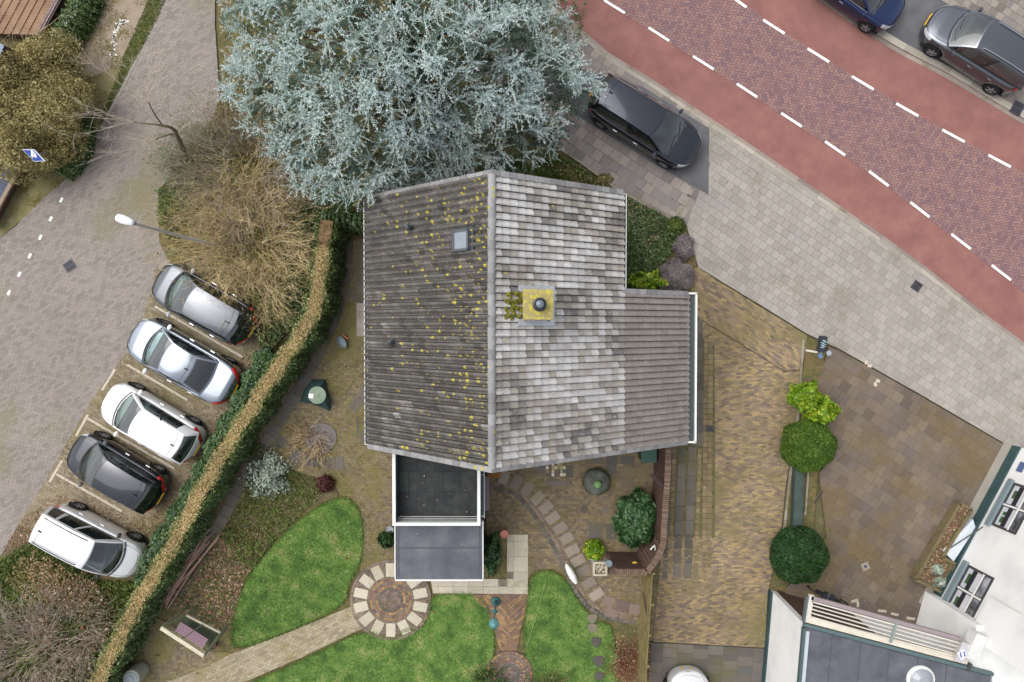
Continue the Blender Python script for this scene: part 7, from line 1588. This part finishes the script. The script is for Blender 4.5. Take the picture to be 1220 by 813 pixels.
for dx, dy, sx, sy in ((0, .24, .56, .08), (0, -.24, .56, .08), (.24, 0, .08, .40), (-.24, 0, .08, .40)): m.box((sqp.x + dx, sqp.y + dy, .22), (sx, sy, .4))
m.build('rim', mat_plain('cream_stone', (190, 180, 160), .8, dirt=.15), e); m = MB(); m.box((sqp.x, sqp.y, .2), (.4, .4, .3)); m.build('soil', M['bed_soil'], e)
m = MB()
for i in range(40): m.lathe((sqp.x + random.uniform(-.18, .18), sqp.y + random.uniform(-.18, .18), .34), [(.03, 0), (.035, .02), (0, .04)], 6, tone=random.random())
o = m.build('pebble', M['pebble_tile'], e); o['kind'] = 'stuff'
m = MB(); q = P(756, 673, 1.3); m.lathe((q.x, q.y, 1.28), [(.10, 0), (.13, .04), (.1, .08), (0, .09)], 14); o = m.build('wall_lamp', mat_plain('yellow_plastic', (236, 196, 50), .5)); tag(o, 'small yellow oval fitting on the brick garden wall', 'fitting')
# timber fence south of the wall
fe = empty('timber_fence', P(768, 740, 0), 0, 'weathered mossy timber board fence along the driveway below the brick wall', 'fence'); fm = mat_noise('mossy_timber', [(92, 84, 48), (118, 106, 62), (140, 124, 84), (98, 98, 54)], 3, 5, .9, .008, 40, .25)
top0, top1 = P(777, 683, 1.85), P(768, 830, 1.85)
for k in range(9):
    z = .12 + .2 * k; m = MB(); m.bar(Vector((top0.x, top0.y, z + .09)), Vector((top1.x, top1.y, z + .09)), .03 + .006 * (k % 2), .175); o = m.build('board', fm, fe); o['tone'] = random.random()
for f in (0, .25, .5, .75, 1): q = top0.lerp(top1, f); m = MB(); m.bar(Vector((q.x + .06, q.y, 0)), Vector((q.x + .06, q.y, 1.92)), .08); m.build('post', fm, fe)
m = MB(); m.bar(P(766, 705, 1.2), P(773, 745, 1.5), .05, .05); m.bar(P(766, 735, .6), P(772, 765, .9), .05, .05); m.build('brace', mat_plain('dark_brace', (66, 50, 40), .8), fe)
# wire over the lawn
m = MB(); m.tube(curve_pts([P(651, 690, .12), P(640, 730, .11), P(627, 772, .12)], 10), .008, 5); tag(m.build('garden_line', mat_plain('green_cord', (150, 176, 110), .5)), 'thin pale green cord lying across the right lawn', 'cord')
# swing seat
ss_ = empty('swing_seat', P(245, 745, 0), 0, 'timber framed garden swing seat with a slatted mauve bench by the lower patio', 'swing seat')
ft = [P(192, 748, 1.95), P(243, 781, 1.95)]; bk = [P(222, 733, .9), P(263, 754, .9)]; gd_ = [Vector((v.x, v.y, 0)) for v in (P(224, 726, 0), P(266, 752, 0))]
m = MB(); m.bar(ft[0], ft[1], .14, .08); m.build('top_beam', mat_plain('cream_timber', (196, 188, 164), .7, dirt=.12), ss_)
m = MB(); m.bar(bk[0], bk[1], .08, .06); m.build('back_rail', mat_plain('grey_timber', (170, 162, 140), .8), ss_)
for a, b, g_ in ((ft[0], bk[0], gd_[0]), (ft[1], bk[1], gd_[1])):
    m = MB(); m.bar(a, b, .05, .05); m.bar(b, Vector((b.x, b.y, .05)), .06); m.bar(a, Vector((a.x + (b.x - a.x) * .35, a.y + (b.y - a.y) * .35, .05)), .06); m.build('side_frame', mat_plain('sage_timber', (112, 118, 96), .7), ss_)
for k in range(5): 
    f = .18 + .07 * k; a = P(211, 748, .55); b = P(244, 769, .55); n_ = (P(240, 757, .5) - P(236, 764, .5)); m = MB(); o_ = n_ * (k * .32 - .4); m.bar(a + o_, b + o_, .075, .03); m.build('seat_slat', mat_plain('mauve_slat', (140, 112, 124), .7), ss_)
m = MB(); m.prism([(v.x, v.y) for v in (P(206, 742, .3), P(244, 772, .3), P(262, 753, .3), P(226, 730, .3))], .055, .07); m.build('painted_shade', mat_plain('seat_shade_green', (64, 72, 52), .9), ss_)  # thin dark green sheet, paints the shade beneath the swing seat
m = MB(); m.bar(ft[0].lerp(ft[1], .45), bk[0].lerp(bk[1], .5), .03, .03); m.build('chain_bar', mat_plain('grey_rod', (120, 120, 112), .6), ss_)
# cane bundle
cn = empty('cane_bundle', P(205, 690, 0), 0, 'bundle of pinkish tan canes leaning against the ivy hedge', 'canes')
for i in range(11):
    a = P(254 + random.uniform(-10, 8), 640 + random.uniform(-12, 10), .2); b = P(189 + random.uniform(-3, 12), 724 + random.uniform(-8, 4), .25); m = MB(); m.tube([a, a.lerp(b, .5) + Vector((random.uniform(-.08, .08), 0, .12)), b], .022, 5); m.build('cane', mat_plain('cane_tan', (186 - i * 3, 152 - i * 3, 132 - i * 2), .8), cn)
# water barrel
q = P(157, 808, .8); e = empty('water_barrel', (q.x, q.y, 0), 0, 'round pale grey barrel with a recessed lid at the foot of the hedge', 'barrel'); m = MB(); m.lathe((q.x, q.y, 0.02), [(.30, 0), (.34, .2), (.35, .5), (.33, .8), (.33, .82), (.27, .84)], 24); m.build('drum', mat_plain('barrel_grey', (150, 152, 142), .5, dirt=.12), e, smooth=True); m = MB(); m.lathe((q.x, q.y, .845), [(.27, 0), (.26, .03), (.12, .035), (.11, .06), (0, .06)], 24); m.build('lid', mat_plain('barrel_lid', (124, 136, 142), .4), e)
# teal covered table
q = P(378, 471, .6); e = empty('covered_table', (q.x, q.y, 0), 0, 'round mossy glass topped table draped by a teal cover on the left patio', 'table')
cv = []; nn_ = 24; rad_ = [.34 + .0 * k for k in range(nn_)]
pts_ = [(388, 452, .1), (372, 452, .1), (362, 465, .1), (357, 479, .08), (370, 481, .12), (384, 486, .1), (393, 490, .08), (395, 478, .1), (390, 464, .1)]
m = MB(); vs = [P(a, b, z) for a, b, z in pts_] + [Vector((q.x + .32 * math.cos(math.atan2(P(a, b, z).y - q.y, P(a, b, z).x - q.x)), q.y + .32 * math.sin(math.atan2(P(a, b, z).y - q.y, P(a, b, z).x - q.x)), .58)) for a, b, z in pts_]; n = len(pts_)
m.add(vs, [(k, (k + 1) % n, n + (k + 1) % n, n + k) for k in range(n)]); m.build('cover', mat_noise('teal_cover', [(44, 70, 70), (64, 92, 90)], 4, 4, .6, .005), e)
m = MB(); m.lathe((q.x, q.y, .58), [(.33, 0), (.34, .02), (.34, .04), (.0, .05)], 26); m.build('table_top', mat_noise('mossy_glass', [(96, 118, 88), (124, 144, 118), (108, 130, 120)], 6, 4, .3, .003), e); m = MB(); m.tube([Vector((q.x, q.y, .04)), Vector((q.x, q.y, .58))], .04, 8); m.build('leg', teal, e)
m = MB(); q2 = P(370.5, 472, .66); m.box((q2.x, q2.y, .645), (.19, .18, .02), R(-8)); tag(m.build('white_card', M['white_paint']), 'small white square sheet lying on the mossy round table', 'sheet')
# wheelbarrow like tub
q = P(407, 408, .3); e = empty('garden_tub', (q.x, q.y, 0), R(35), 'small blue grey oval tub with an orange rim by the slab path', 'tub'); m = MB(); n = 18
m.add([(.15 * math.cos(2 * math.pi * k / n) * s, .25 * math.sin(2 * math.pi * k / n) * s, z) for s, z in ((.8, .06), (1, .3), (.88, .3), (.8, .22)) for k in range(n)], [(i * n + k, i * n + (k + 1) % n, (i + 1) * n + (k + 1) % n, (i + 1) * n + k) for i in range(3) for k in range(n)] + [tuple(range(3 * n, 4 * n))]); m.build('tub', mat_plain('blue_grey_tub', (92, 118, 128), .4), e, world=False)
m = MB(); m.box((.22, .1, .2), (.05, .3, .03), .3); m.build('handle', mat_plain('orange_rust', (172, 104, 60), .7), e, world=False)
# dark items beneath the canopy corner
e = empty('bicycle', P(985, 712, 0), 0, 'dark bicycle parked by the dark ball shrub at the canopy corner', 'bicycle')
for nm, (a, b) in (('wheel', (972, 704)), ('wheel', (1001, 716))):
    c = P(a, b, .34); dr_ = (P(1001, 716, .34) - P(972, 704, .34)).normalized(); m = MB(); m.tube([c + dr_ * .32 * math.cos(t) + Vector((0, 0, .32 * math.sin(t))) for t in np.linspace(0, 2 * math.pi, 21)], .025, 6); m.build(nm, M['tyre'], e)
a, b = P(972, 704, .34), P(1001, 716, .34); m = MB(); md_ = a.lerp(b, .55); m.tube([a, a.lerp(b, .2) + Vector((0, 0, .5)), md_ + Vector((0, 0, .45)), b], .03, 6); m.tube([md_ + Vector((0, 0, .5)), md_ + Vector((0, 0, -.05)), b], .025, 6); m.build('frame', mat_plain('bike_dark', (44, 46, 54), .4), e); m = MB(); m.box(md_ + Vector((.05, 0, .56)), (.26, .14, .06), -.4); m.build('saddle', M['arch'], e); m = MB(); h_ = a.lerp(b, .18) + Vector((0, 0, .62)); m.tube([h_ + Vector((-.1, -.24, 0)), h_, h_ + Vector((.1, .24, 0))], .018, 6); m.build('handlebar', M['chrome'], e)
q = a.lerp(b, .35); m = MB(); m.box(q + Vector((0, 0, .35)), (.5, .34, .28), -.4); m.build('pannier', mat_plain('black_bag', (46, 48, 56), .7), e, bevel=.05)
# yard floor marks and forecourt litter
m = MB()
for a, b, l, r in ((1018, 716, .28, .3), (1022, 720, .22, 1.6), (1051, 728, .34, -.1), (1066, 732, .3, -.25), (1085, 737, .34, -.15), (1033, 412, .2, 1.2)):
    if b > 500: q = P(a, b, .078); m.box((q.x, q.y, .082), (l, .1, .01), r)
for a, b in ((1032, 432), (1036, 436), (1046, 454), (1043, 458)): q = P(a, b, .078); m.box((q.x, q.y, .082), (.16, .12, .01), a * .3)
tag(m.build('white_mark', M['old_white'], FC), None)
q = P(1031, 675, .08); e = empty('valve_cover', (q.x, q.y, .08), R(25), 'small square cream valve cover in the middle of the forecourt', 'cover'); m = MB(); m.box((0, 0, 0), (.3, .3, .02)); m.build('plate', M['kerb'], e, world=False, bevel=.004); m = MB(); m.lathe((0, 0, .01), [(.06, 0), (.06, .008), (0, .01)], 10); m.build('lid', M['iron'], e, world=False)
for (a, b), (c, d), lb in (((976, 562), (982, 556), 'upper of two short yellow edged slots beside the dark teal edging'), ((970, 600), (980, 585), 'lower of two short yellow edged slots beside the dark teal edging')):
    p0, p1 = P(a, b, .09), P(c, d, .09); m = MB(); m.bar(p0, p1, .12, .02); o = m.build('ground_slot', M['drive_yellow']); tag(o, lb, 'slot', 'yellow edged slots in the forecourt'); m = MB(); m.bar(p0 + Vector((0, 0, .012)), p1 + Vector((0, 0, .012)), .05, .008); k = m.build('gap', M['hole'], None); k.parent = o
